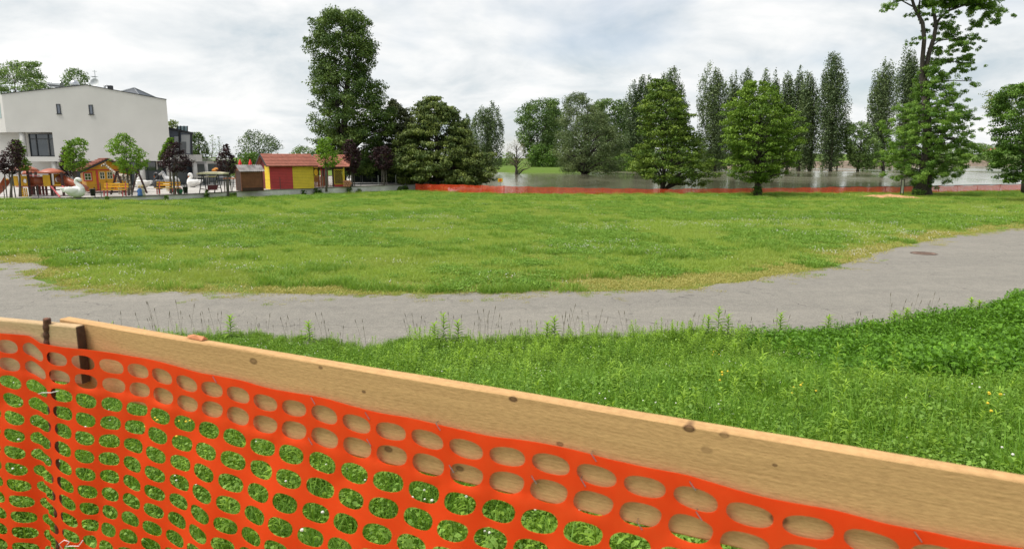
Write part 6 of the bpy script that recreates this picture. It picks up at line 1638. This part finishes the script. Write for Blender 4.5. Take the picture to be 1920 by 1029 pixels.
# weeds along the foot of the concrete wall
for i, (x, h) in enumerate([(388, 16), (432, 8), (440, 9), (592, 12), (600, 9), (655, 13), (672, 8), (760, 11), (570, 9), (750, 9), (312, 8), (200, 6)]):
    w0 = wall_at(x); Y = w0.y - 0.45; y = 299 + (EYE - gz(w0.x, Y)) * F / Y
    px_tree('shrub', ['leafy weed at the wall below the swing bench', 'low weed at the wall left of the brown hut', 'weed tuft at the wall in front of the brown hut', 'weed at the wall under the shed corner', 'weed at the wall below the pavilion palings', 'tall weed at the wall below the firewood logs', 'small weed at the wall beside the tall one', 'weed at the wall end by the orange net', 'weed at the wall below the yellow shed boards', 'thin weed at the wall near its right end', 'weed at the low wall below the black swan', 'small weed at the paving edge below the giraffe'][i], (x, y), Y,
            [(y - h, x - 3, x + 3), (y - h * 0.5, x - 5, x + 5), (y, x - 4, x + 4)], 'bush', 'weeds along the concrete wall', seed=200 + i, clump=0.3, leaf=1.5, dens=2.5, trunk_w=0.03, limbs=6)
# far houses on the hill at right
for i, (x, y, Y, w, h, lab) in enumerate([(1851, 283, 900, 12, 7, 'tiny pale house with a red roof on the far hillside'), (1868, 281, 950, 10, 6, 'tiny white house right of the other far house')]):
    p = P(x, y, Y); m_ = Y / F
    t = thing('far_house', lab, 'house', (p.x, Y, p.z - h * m_ - 3), R(20 * i), 'far houses on the hill')
    mb = MB(); mb.box((0, 0, h * m_ / 2 + 1.5), (w * m_, w * m_ * 0.8, h * m_ + 3)); mb.build('wall', m_white, t)
    W2, D2, Z2 = w * m_ * 0.55, w * m_ * 0.45, h * m_ + 3
    mb = MB(); mb.add([(-W2, -D2, Z2), (W2, -D2, Z2), (W2, D2, Z2), (-W2, D2, Z2), (-W2, 0, Z2 + h * m_ * 0.6), (W2, 0, Z2 + h * m_ * 0.6)], [(0, 1, 5, 4), (2, 3, 4, 5), (0, 4, 3), (1, 2, 5), (0, 3, 2, 1)]); mb.build('roof', m_tile, t)
    for q in (-1, 1):
        mb = MB(); mb.box((q * w * m_ * 0.22, -w * m_ * 0.4 - 0.05, 3 + h * m_ * 0.5), (1.2, 0.12, 1.5)); mb.build('window', m_glass, t)
for i, (x, yt, yb, w, Y, lab) in enumerate([(1835, 268, 288, 40, 700, 'hazy tree clump on the far hill left of the houses'), (1890, 262, 290, 50, 760, 'hazy tree clump on the far hill right of the houses'), (1862, 272, 284, 30, 1000, 'hazy tree clump above the far houses'), (1800, 272, 290, 60, 720, 'far hill trees behind the boughs of the very tall tree')]):
    px_tree('far_trees', lab, (x, yb), Y, [(yt, x - w * 0.25, x + w * 0.25), (yt + (yb - yt) * 0.4, x - w * 0.5, x + w * 0.5), (yb, x - w * 0.5, x + w * 0.5)], 'far', 'tree clumps on the far hill', seed=300 + i, clump=0.14, leaf=1.3, dens=3, trunk_w=0.01, limbs=5)

# ================================================================== grass and herbs (nobody could count these)
protos = bpy.data.collections.new('vegetation_pieces')     # never linked to the scene: only a source for the scatter
def blades(name, rg, n, rad, h0, h1, w, lean, mat, tint0=0.4, tv=0.2):
    a_ = rg.random(n) * 2 * np.pi; r = rad * np.sqrt(rg.random(n))
    base = np.stack([r * np.cos(a_), r * np.sin(a_), np.full(n, -0.02)], 1)
    h = h0 + (h1 - h0) * rg.random(n) ** 1.4
    da = rg.random(n) * 2 * np.pi; ln = lean * (0.2 + rg.random(n)) * h
    d = np.stack([np.cos(da), np.sin(da), np.zeros(n)], 1)
    fa = rg.random(n) * 2 * np.pi; s = np.stack([np.cos(fa), np.sin(fa), np.zeros(n)], 1) * (w * (0.6 + 0.8 * rg.random(n)))[:, None] / 2
    up = np.array([0, 0, 1.0])
    p0, p1, p2, p3 = base, base + up * (h * 0.45)[:, None] + d * (ln * 0.2)[:, None], base + up * (h * 0.8)[:, None] + d * (ln * 0.6)[:, None], base + up * (h * (1 - 0.15 * lean))[:, None] + d * (ln * 1.1)[:, None]
    V = np.stack([p0 - s, p0 + s, p1 - s * 0.9, p1 + s * 0.9, p2 - s * 0.6, p2 + s * 0.6, p3 - s * 0.08, p3 + s * 0.08], 1).reshape(-1, 3)
    k = np.arange(n)[:, None] * 8
    F_ = np.concatenate([k + np.array([[0, 1, 3, 2]]), k + np.array([[2, 3, 5, 4]]), k + np.array([[4, 5, 7, 6]])], 0)
    t = np.repeat(np.clip(tint0 + rg.normal(size=n) * tv, 0, 1), 8)
    return np_mesh(name, V, F_, mat, False, t)
def leaflets(name, rg, n, rad, h0, h1, size, mat, aspect=0.6, up=1.2, tint0=0.4, tv=0.2, dome=0.0):
    a_ = rg.random(n) * 2 * np.pi; r = rad * np.sqrt(rg.random(n))
    pos = np.stack([r * np.cos(a_), r * np.sin(a_), (h0 + (h1 - h0) * rg.random(n)) * (1 - dome * (r / rad) ** 2)], 1)
    nor = rg.normal(size=(n, 3)) * 0.5; nor[:, 2] += up; nor /= np.linalg.norm(nor, axis=1)[:, None]
    t = rg.normal(size=(n, 3)); t -= nor * (t * nor).sum(1)[:, None]; t /= np.linalg.norm(t, axis=1)[:, None]
    s = np.cross(nor, t); L_ = size * (0.6 + 0.8 * rg.random(n))[:, None]
    c0 = pos - t * L_ * 0.5; c1 = pos + t * L_ * 0.5 - nor * L_ * 0.15
    V = np.stack([c0, pos + s * L_ * aspect * 0.5 + nor * L_ * 0.06 , c1, pos - s * L_ * aspect * 0.5 + nor * L_ * 0.06], 1).reshape(-1, 3)
    # a stalk strip for each
    st = np.stack([pos * [1, 1, 0] - [0.002, 0, 0.02], pos * [1, 1, 0] + [0.002, 0, -0.02], pos + [0.0015, 0, 0], pos - [0.0015, 0, 0]], 1).reshape(-1, 3)
    F_ = np.arange(8 * n).reshape(-1, 4)
    tt = np.clip(tint0 + rg.normal(size=n) * tv, 0, 1)
    return np_mesh(name, np.concatenate([V, st]), F_, mat, False, np.concatenate([np.repeat(tt, 4), np.repeat(tt, 4)]))
def heads(name, rg, n, rad, h0, h1, r0, mat, stalk=True):
    mb = MB()
    for i in range(n):
        a_ = rg.random() * 6.28; r = rad * math.sqrt(rg.random()); h = h0 + (h1 - h0) * rg.random(); q = r0 * (0.7 + 0.6 * rg.random())
        x, y = r * math.cos(a_), r * math.sin(a_)
        mb.ball((x, y, h), (q, q, q * 0.85), 6, 4)
    me = bpy.data.meshes.new(name); me.from_pydata(mb.v, [], mb.f); me.materials.append(mat)
    return bpy.data.objects.new(name, me)
def lanceolate(L_, w, bendz=0.25, n=4):
    vs = []
    for i in range(n + 1):
        t = i / n; ww = w * math.sin(math.pi * min(0.97, 0.08 + 0.92 * t)) * (1 - 0.25 * t)
        z = bendz * L_ * (t - 1.6 * t * t)
        vs += [(L_ * t, -ww / 2, z + 0.15 * ww), (L_ * t, 0, z), (L_ * t, ww / 2, z + 0.15 * ww)]
    fs = []
    for i in range(n):
        for j in (0, 1): fs.append((3 * i + j, 3 * i + j + 1, 3 * i + j + 4, 3 * i + j + 3))
    return np.array(vs), fs
def weed_mesh(name, rg, h, nl, L_, w, mat):
    V, F_, T = [], [], []
    def addq(v, f, t):
        o_ = len(V); V.extend([tuple(x) for x in v]); F_.extend([tuple(i + o_ for i in q) for q in f]); T.extend([t] * len(v))
    addq([(-0.003, 0, -0.03), (0.003, 0, -0.03), (0.0015, 0, h), (-0.0015, 0, h)], [(0, 1, 2, 3)], 0.5)
    addq([(0, -0.003, -0.03), (0, 0.003, -0.03), (0, 0.0015, h), (0, -0.0015, h)], [(0, 1, 2, 3)], 0.5)
    for i in range(nl):
        t = (i + 0.5) / nl; z = h * (0.12 + 0.88 * t ** 0.85); a_ = i * 2.4 + rg.random() * 0.5
        l_ = L_ * (1.1 - 0.45 * t) * (0.8 + 0.4 * rg.random()); up = 0.1 + 0.6 * t + 0.25 * rg.normal()
        lv, lf = lanceolate(l_, w * (1.1 - 0.5 * t))
        m3 = Matrix.Rotation(a_, 3, 'Z') @ Matrix.Rotation(-up, 3, 'Y')
        addq([m3 @ Vector(q) + Vector((0, 0, z)) for q in lv], lf, float(np.clip(0.28 + 0.45 * t + rg.normal() * 0.12, 0, 1)))
    return np_mesh(name, V, F_, mat, False, T)
gn_cache = {}
def scatter(name, label, cat, pts, rots, scl, idx, plist):
    cl = bpy.data.collections.new('pieces_' + name)
    for i, p in enumerate(plist):
        p.name = '%02d_%s' % (i, p.name); cl.objects.link(p)
    me = bpy.data.meshes.new(name); me.vertices.add(len(pts)); me.vertices.foreach_set('co', np.asarray(pts, np.float32).ravel())
    a = me.attributes.new('rot', 'FLOAT_VECTOR', 'POINT'); a.data.foreach_set('vector', np.asarray(rots, np.float32).ravel())
    a = me.attributes.new('scl', 'FLOAT', 'POINT'); a.data.foreach_set('value', np.asarray(scl, np.float32))
    a = me.attributes.new('idx', 'INT', 'POINT'); a.data.foreach_set('value', np.asarray(idx, np.int32))
    o = bpy.data.objects.new(name, me); col.objects.link(o)
    ng = bpy.data.node_groups.new('scatter_' + name, 'GeometryNodeTree')
    ng.interface.new_socket('Geometry', in_out='INPUT', socket_type='NodeSocketGeometry'); ng.interface.new_socket('Geometry', in_out='OUTPUT', socket_type='NodeSocketGeometry')
    nn = ng.nodes; ll = ng.links
    gi = nn.new('NodeGroupInput'); go = nn.new('NodeGroupOutput'); ip = nn.new('GeometryNodeInstanceOnPoints')
    ci = nn.new('GeometryNodeCollectionInfo'); ci.inputs['Collection'].default_value = cl; ci.inputs['Separate Children'].default_value = True; ci.inputs['Reset Children'].default_value = True
    def na(nm, ty):
        q = nn.new('GeometryNodeInputNamedAttribute'); q.data_type = ty; q.inputs['Name'].default_value = nm; return q.outputs['Attribute']
    ll.new(gi.outputs[0], ip.inputs['Points']); ll.new(ci.outputs[0], ip.inputs['Instance']); ip.inputs['Pick Instance'].default_value = True
    ll.new(na('idx', 'INT'), ip.inputs['Instance Index']); ll.new(na('rot', 'FLOAT_VECTOR'), ip.inputs['Rotation']); ll.new(na('scl', 'FLOAT'), ip.inputs['Scale'])
    ll.new(ip.outputs[0], go.inputs[0])
    md = o.modifiers.new('scatter', 'NODES'); md.node_group = ng
    return tag(o, label, cat, kind='stuff')
def frustum(x, y, z, margin=60, ymax=1160):
    dx, dy, dz = x, y, z - EYE
    w = dy * CP - dz * SP; u = dx; v = dy * SP + dz * CP
    pxx = 960 + F * u / w; pyy = 514.5 - F * v / w
    return (w > 0.3) & (pxx > -margin) & (pxx < 1920 + margin) & (pyy < ymax), pxx, pyy

rg = np.random.default_rng(21)
PATCH = [(0.22, 0.46, 0.66, (0.38, 0.42, 0.11), 0.45)]
m_gr = leaf_mat('lawn_grass', (0.21, 0.32, 0.045), (0.40, 0.52, 0.105), 0.45, patches=PATCH)
m_lush = leaf_mat('lush_grass', (0.13, 0.25, 0.028), (0.31, 0.48, 0.08), 0.35)
m_clov = leaf_mat('clover_leaf', (0.11, 0.225, 0.025), (0.27, 0.45, 0.07), 0.3)
m_dry = leaf_mat('dry_grass', (0.29, 0.27, 0.06), (0.55, 0.50, 0.16), 0.3)
m_tall = leaf_mat('bank_grass', (0.06, 0.155, 0.012), (0.21, 0.40, 0.040), 0.4)
m_herb = leaf_mat('herb_leaf', (0.085, 0.19, 0.014), (0.32, 0.50, 0.055), 0.4)
m_carp = leaf_mat('carpet_leaf', (0.055, 0.145, 0.010), (0.19, 0.40, 0.032), 0.35)
m_petal = paint('clover_flower', (0.72, 0.70, 0.62), 0.8, 0.12, 20)
m_yfl = paint('buttercup_flower', (0.75, 0.55, 0.03), 0.6, 0.1, 20)

# lawn
lawn_p = [blades('short_grass', rg, 110, 0.24, 0.03, 0.11, 0.010, 0.9, m_gr), blades('short_grass', rg, 110, 0.24, 0.03, 0.10, 0.010, 1.1, m_gr, 0.5),
          blades('lush_tuft', rg, 120, 0.20, 0.06, 0.22, 0.010, 0.8, m_lush), leaflets('clover', rg, 130, 0.26, 0.03, 0.10, 0.035, m_clov),
          blades('dry_grass', rg, 100, 0.24, 0.02, 0.075, 0.010, 1.2, m_dry), blades('seedy_grass', rg, 40, 0.22, 0.10, 0.26, 0.006, 0.6, m_gr, 0.7)]
pts_all, idx_all, scl_all = [], [], []
fl_pts = []
for (ya, yb, rho) in ((11.0, 18.0, 46), (18.0, 26.0, 30), (26.0, 40.0, 17), (40.0, 72.0, 9)):
    W_ = 0.82 * yb + 2
    n = int(2 * W_ * (yb - ya) * rho)
    x = (rg.random(n) * 2 - 1) * W_; y = ya + (yb - ya) * rg.random(n)
    keep, _, _ = frustum(x, y, np.zeros(n))
    fy = np.interp(x, fe_x, fe_y)
    edge_n = 0.35 * (fbm(x * 1.7, y * 1.7 + 7) - 0.5)
    inside = y > fy + 0.02 + edge_n
    # pocket of asphalt on the left that bites into the lawn
    pk = (x < G(92, 500).x) & (y < np.interp(x, [G(-60, 485).x, G(0, 490).x, G(92, 500).x], [G(-60, 485).y, G(0, 490).y, G(92, 500).y]))
    inside &= ~pk
    inside &= y < np.interp(x, nl_x, nl_y) + 0.8
    inside &= (y < np.interp(x, wl_x, wl_y) - 0.05) | (x > wl_x[-1])
    k = keep & inside
    x, y, fy = x[k], y[k], fy[k]
    d = y - fy
    dryness = np.clip(1.1 - d / (0.9 + 2.4 * fbm(x * 0.35 + 20, y * 0.35)), 0, 1) * (0.35 + 0.9 * fbm(x * 0.5, y * 0.5 + 30))
    dryness += 0.75 * smooth((x - 2.5) / 3) * np.clip(1.25 - d / 2.2, 0, 1) * smooth((fbm(x * 0.6 + 5, y * 0.6) - 0.30) / 0.2)
    dryness += 0.5 * smooth((fbm(x * 0.22 + 50, y * 0.30) - 0.56) / 0.12) * smooth((26 - y) / 10)
    lush = smooth((fbm(x * 0.45 + 11, y * 0.7 + 3) - 0.54) / 0.12)
    clv = smooth((fbm(x * 0.3 + 70, y * 0.4 + 9) - 0.47) / 0.15)
    u = rg.random(len(x))
    idx = np.where(u < dryness * 0.95, 4, np.where(u < dryness * 0.95 + 0.26 * lush, 2, np.where(rg.random(len(x)) < 0.42 * clv, 3, np.where(rg.random(len(x)) < 0.14, 5, rg.integers(0, 2, len(x))))))
    pts_all.append(np.stack([x, y, ground_z(x, y)], 1)); idx_all.append(idx); wd = np.where(x < wl_x[-1], np.interp(x, wl_x, wl_y) - y, 9.0); scl_all.append((0.75 + 0.6 * rg.random(len(x))) * (1 + 0.005 * (y - 12)) * np.where(wd < 1.2, 0.5, 1.0))
    fm = (rg.random(len(x)) < np.clip(0.01 + 0.55 * smooth((fbm(x * 0.28 + 33, y * 0.45 + 61) - 0.50) / 0.16) * smooth((48 - y) / 20), 0, 1) * (16.0 / rho) * 0.36)
    fl_pts.append(np.stack([x[fm], y[fm], ground_z(x[fm], y[fm])], 1))
pts = np.concatenate(pts_all); idx = np.concatenate(idx_all); scl = np.concatenate(scl_all)
n = 2600
x = -16 + 46 * rg.random(n); fy = np.interp(x, fe_x, fe_y); y = fy - 0.9 * rg.random(n) ** 2.2 * (0.3 + 1.6 * fbm(x * 0.6 + 3, x * 0)); k = rg.random(n) < 0.75 * smooth((fbm(x * 1.1 + 9, y * 1.1) - 0.38) / 0.2)
x, y = x[k], y[k]
pts = np.concatenate([pts, np.stack([x, y, np.full(len(x), 0.012)], 1)]); idx = np.concatenate([idx, np.where(rg.random(len(x)) < 0.8, 4, 0)]); scl = np.concatenate([scl, 0.25 + 0.45 * rg.random(len(x))])
rot = np.zeros_like(pts); rot[:, 2] = rg.random(len(pts)) * 6.28
scatter('lawn_grass', 'short green lawn grass with clover between path and river', 'grass', pts, rot, scl, idx, lawn_p)
fp = np.concatenate(fl_pts)
rot = np.zeros_like(fp); rot[:, 2] = rg.random(len(fp)) * 6.28
scatter('clover_flowers', 'tiny white clover flowers scattered over the lawn', 'flowers', fp, rot, 0.8 + 0.5 * rg.random(len(fp)), rg.integers(0, 2, len(fp)),
        [heads('flower_heads', rg, 7, 0.3, 0.06, 0.12, 0.012, m_petal), heads('flower_heads', rg, 4, 0.3, 0.06, 0.12, 0.012, m_petal)])

# bank in front of the path
bank_p = [blades('tall_grass', rg, 60, 0.11, 0.06, 0.24, 0.0048, 0.9, m_tall), blades('tall_grass', rg, 60, 0.11, 0.05, 0.19, 0.0055, 1.1, m_tall, 0.3), blades('tall_grass', rg, 24, 0.10, 0.12, 0.34, 0.0042, 0.6, m_tall, 0.55),
          leaflets('clover', rg, 90, 0.15, 0.04, 0.17, 0.026, m_clov, 0.75), leaflets('broad_herb', rg, 100, 0.14, 0.04, 0.18, 0.026, m_herb, 0.5),
          leaflets('carpet_herb', rg, 120, 0.20, 0.10, 0.36, 0.050, m_carp, 0.55, 0.9, 0.45, 0.2, 0.35), leaflets('carpet_herb', rg, 120, 0.20, 0.08, 0.30, 0.042, m_carp, 0.55, 0.9, 0.35, 0.2, 0.35),
          weed_mesh('leafy_herb', rg, 0.30, 30, 0.070, 0.019, m_herb), weed_mesh('leafy_herb', rg, 0.38, 36, 0.075, 0.020, m_herb), weed_mesh('leafy_herb', rg, 0.22, 24, 0.065, 0.018, m_herb),
          blades('dock_leaf', rg, 9, 0.05, 0.12, 0.26, 0.035, 0.9, m_herb, 0.35)]
n = 130000
x = -12 + 34 * rg.random(n); y = 1.0 + 19 * rg.random(n)
ney = np.interp(x, ne_x, ne_y) + 0.30 * (fbm(x * 1.3 + 40, y * 0 + 2) - 0.55)
keep, pxx, pyy = frustum(x, y, ground_z(x, y))
rho = np.clip(1.15 - 0.03 * y, 0.5, 1.1)
k = keep & (y < ney + 0.05) & (rg.random(n) < rho)
x, y, ney = x[k], y[k], ney[k]
de = ney - y
Hm = smooth((x - 3.2) / 1.6) * smooth((y - 5.6 + 0.5 * (fbm(x * 0.8, y * 0.8) - 0.5)) / 0.9)
Gm = smooth((x + 2.2) / 1.2) * smooth((4.2 - x) / 1.5) * smooth((3.3 - de) / 1.2)
Gm = np.maximum(Gm, 0.5 * smooth((0.9 - de) / 0.6))
Gm *= (0.25 + 1.1 * smooth((fbm(x * 0.9 + 5, y * 0.9) - 0.40) / 0.15))
Cm = smooth((fbm(x * 0.8 + 15, y * 0.8 + 2) - 0.45) / 0.15)
u = rg.random(len(x)); u2 = rg.random(len(x))
idx = np.where(u < 0.72 * Hm, rg.integers(5, 7, len(x)),
      np.where(u2 < 0.30 * Gm + 0.025, rg.integers(7, 10, len(x)),
      np.where(u2 < 0.30 * Gm + 0.26 + 0.55 * Cm, rg.integers(3, 5, len(x)), np.where(rg.random(len(x)) < 0.01, 10, rg.integers(0, 3, len(x))))))
# thin the carpet: each piece is wide
th = ~((idx >= 5) & (idx <= 6)) | (rg.random(len(x)) < 0.55)
x, y, idx, de = x[th], y[th], idx[th], de[th]
pts = np.stack([x, y, ground_z(x, y) - 0.01], 1)
rot = np.stack([rg.normal(size=len(x)) * 0.10, rg.normal(size=len(x)) * 0.10, rg.random(len(x)) * 6.28], 1)
hn = 0.5 + 1.05 * fbm(x * 0.7 + 8, y * 0.7 + 80)
scatter('bank_vegetation', 'lush tall grass and leafy herbs on the bank behind the near fence', 'grass', pts, rot, hn * (0.8 + 0.4 * rg.random(len(x))) * np.where(de < 0.5, 0.7, 0.92), idx, bank_p)
k = rg.random(len(x)) < 0.014 + 0.035 * smooth((fbm(x * 0.6 + 90, y * 0.6) - 0.5) / 0.15)
fp = pts[k]; rot = np.zeros_like(fp); rot[:, 2] = rg.random(len(fp)) * 6.28
scatter('bank_flowers', 'white clover and small yellow flowers in the bank grass', 'flowers', fp, rot, 0.8 + 0.5 * rg.random(len(fp)), np.where(rg.random(len(fp)) < 0.06, 1, 0),
        [heads('flower_heads', rg, 3, 0.12, 0.10, 0.19, 0.0052, m_petal), heads('flower_heads', rg, 5, 0.08, 0.16, 0.26, 0.007, m_yfl)])
# plantain and grass seed stalks against the path
rgs = np.random.default_rng(5)
def stalk_mesh(name, n):
    mb = MB()
    for i in range(n):
        x, y, h = rgs.normal() * 0.05, rgs.normal() * 0.05, 0.35 + 0.35 * rgs.random(); lx, ly = rgs.normal() * 0.05, rgs.normal() * 0.05
        mb.tube([(x, y, 0), (x + lx * 0.5, y + ly * 0.5, h * 0.6), (x + lx, y + ly, h)], 0.0013, 3); mb.tube([(x + lx, y + ly, h - 0.01), (x + lx * 1.05, y + ly * 1.05, h + 0.02), (x + lx * 1.1, y + ly * 1.1, h + 0.05)], [0.002, 0.0045, 0.001], 5)
    me = bpy.data.meshes.new(name); me.from_pydata(mb.v, [], mb.f); me.materials.append(paint('seed_stalk', (0.10, 0.085, 0.04), 0.8)); return bpy.data.objects.new(name, me)
n = 90
cl_x = np.array([-5.2, -4.3, -3.2, -0.9, -0.5, 0.3, 0.8, 1.2, 2.4, 3.6, 5.0])
x = np.concatenate([cl_x[rgs.integers(0, len(cl_x), 60)] + rgs.normal(size=60) * 0.35, -6 + 14 * rgs.random(30)])
y = np.interp(x, ne_x, ne_y) - 0.1 - 0.9 * rgs.random(n)
pts = np.stack([x, y, ground_z(x, y)], 1); rot = np.zeros_like(pts); rot[:, 2] = rgs.random(n) * 6.28
scatter('seed_stalks', 'thin dark seed stalks standing along the near path edge', 'stalks', pts, rot, 0.7 + 0.5 * rgs.random(n), rgs.integers(0, 2, n), [stalk_mesh('stalks', 1), stalk_mesh('stalks', 3)])

# the leafy stems that stand out against the path: each a plant of its own
weed_spots = [(815, 607, 640, 'leafy weed stem in front of the path, left of the middle trio'), (832, 588, 640, 'tallest leafy weed stem of the middle trio before the path'), (859, 603, 642, 'leafy weed stem in front of the path, right of the middle trio'),
              (1026, 605, 632, 'short leafy weed just left of the bushy one before the path'), (1039, 594, 632, 'bushy leafy weed in front of the middle of the path'), (1346, 577, 622, 'tall leafy weed before the path right of centre'), (1364, 592, 624, 'short leafy weed touching the tall one right of centre'), (1327, 592, 622, 'low leafy weed left of the tall one right of centre'),
              (1552, 594, 622, 'single leafy weed on the verge where the path widens'), (1675, 585, 612, 'left one of two pale leafy weeds at the right verge'), (1697, 579, 612, 'right one of two pale leafy weeds at the right verge'),
              (1818, 561, 590, 'leafy weed on the dense green mound at right'), (1834, 565, 590, 'second leafy weed on the dense green mound at right'), (580, 604, 640, 'leafy weed before the path at left of centre'), (433, 592, 628, 'leafy weed rising before the path near the plank'), (1462, 588, 622, 'thin leafy weed between the verge clumps')]
m_stem = paint('weed_stem', (0.16, 0.24, 0.05), 0.6)
leaf_me = {}
for i, (x, yt, yb, lab) in enumerate(weed_spots):
    g0 = G(x, yb, 0.0); Y = min(g0.y, float(np.interp(g0.x, ne_x, ne_y)) - 0.25)
    X = P(x, yb, Y).x; z0 = gz(X, Y); h = P(x, yt, Y).z - z0
    t = thing('leafy_weed', lab, 'weed', (X, Y, z0), 0, 'leafy weeds along the near path edge')
    mb = MB(); mb.tube([(0, 0, -0.03), (0.006, 0, h * 0.5), (0, 0, h)], [0.005, 0.004, 0.002], 6); mb.build('stem', m_stem, t)
    nl = 40
    for q in range(nl):
        tt = (q + 0.5) / nl
        sz = min(3, int(tt * 4))
        if sz not in leaf_me:
            lv, lf = lanceolate(0.12 * (1.1 - 0.16 * sz), 0.036 * (1.05 - 0.12 * sz), 0.22, 5)
            o = np_mesh('leaf', lv, lf, m_herb, False, np.full(len(lv), 0.45 + 0.12 * sz)); leaf_me[sz] = o.data
        lo = bpy.data.objects.new('leaf', leaf_me[sz]); col.objects.link(lo); lo.parent = t
        lo.location = (0, 0, h * (0.12 + 0.88 * tt ** 0.9)); lo.rotation_euler = (0, -(-0.1 + 0.75 * tt + 0.2 * (random.random() - 0.5)), q * 2.4 + random.random() * 0.4)
        s_ = 1.0 + 0.45 * random.random(); lo.scale = (s_, s_, s_)
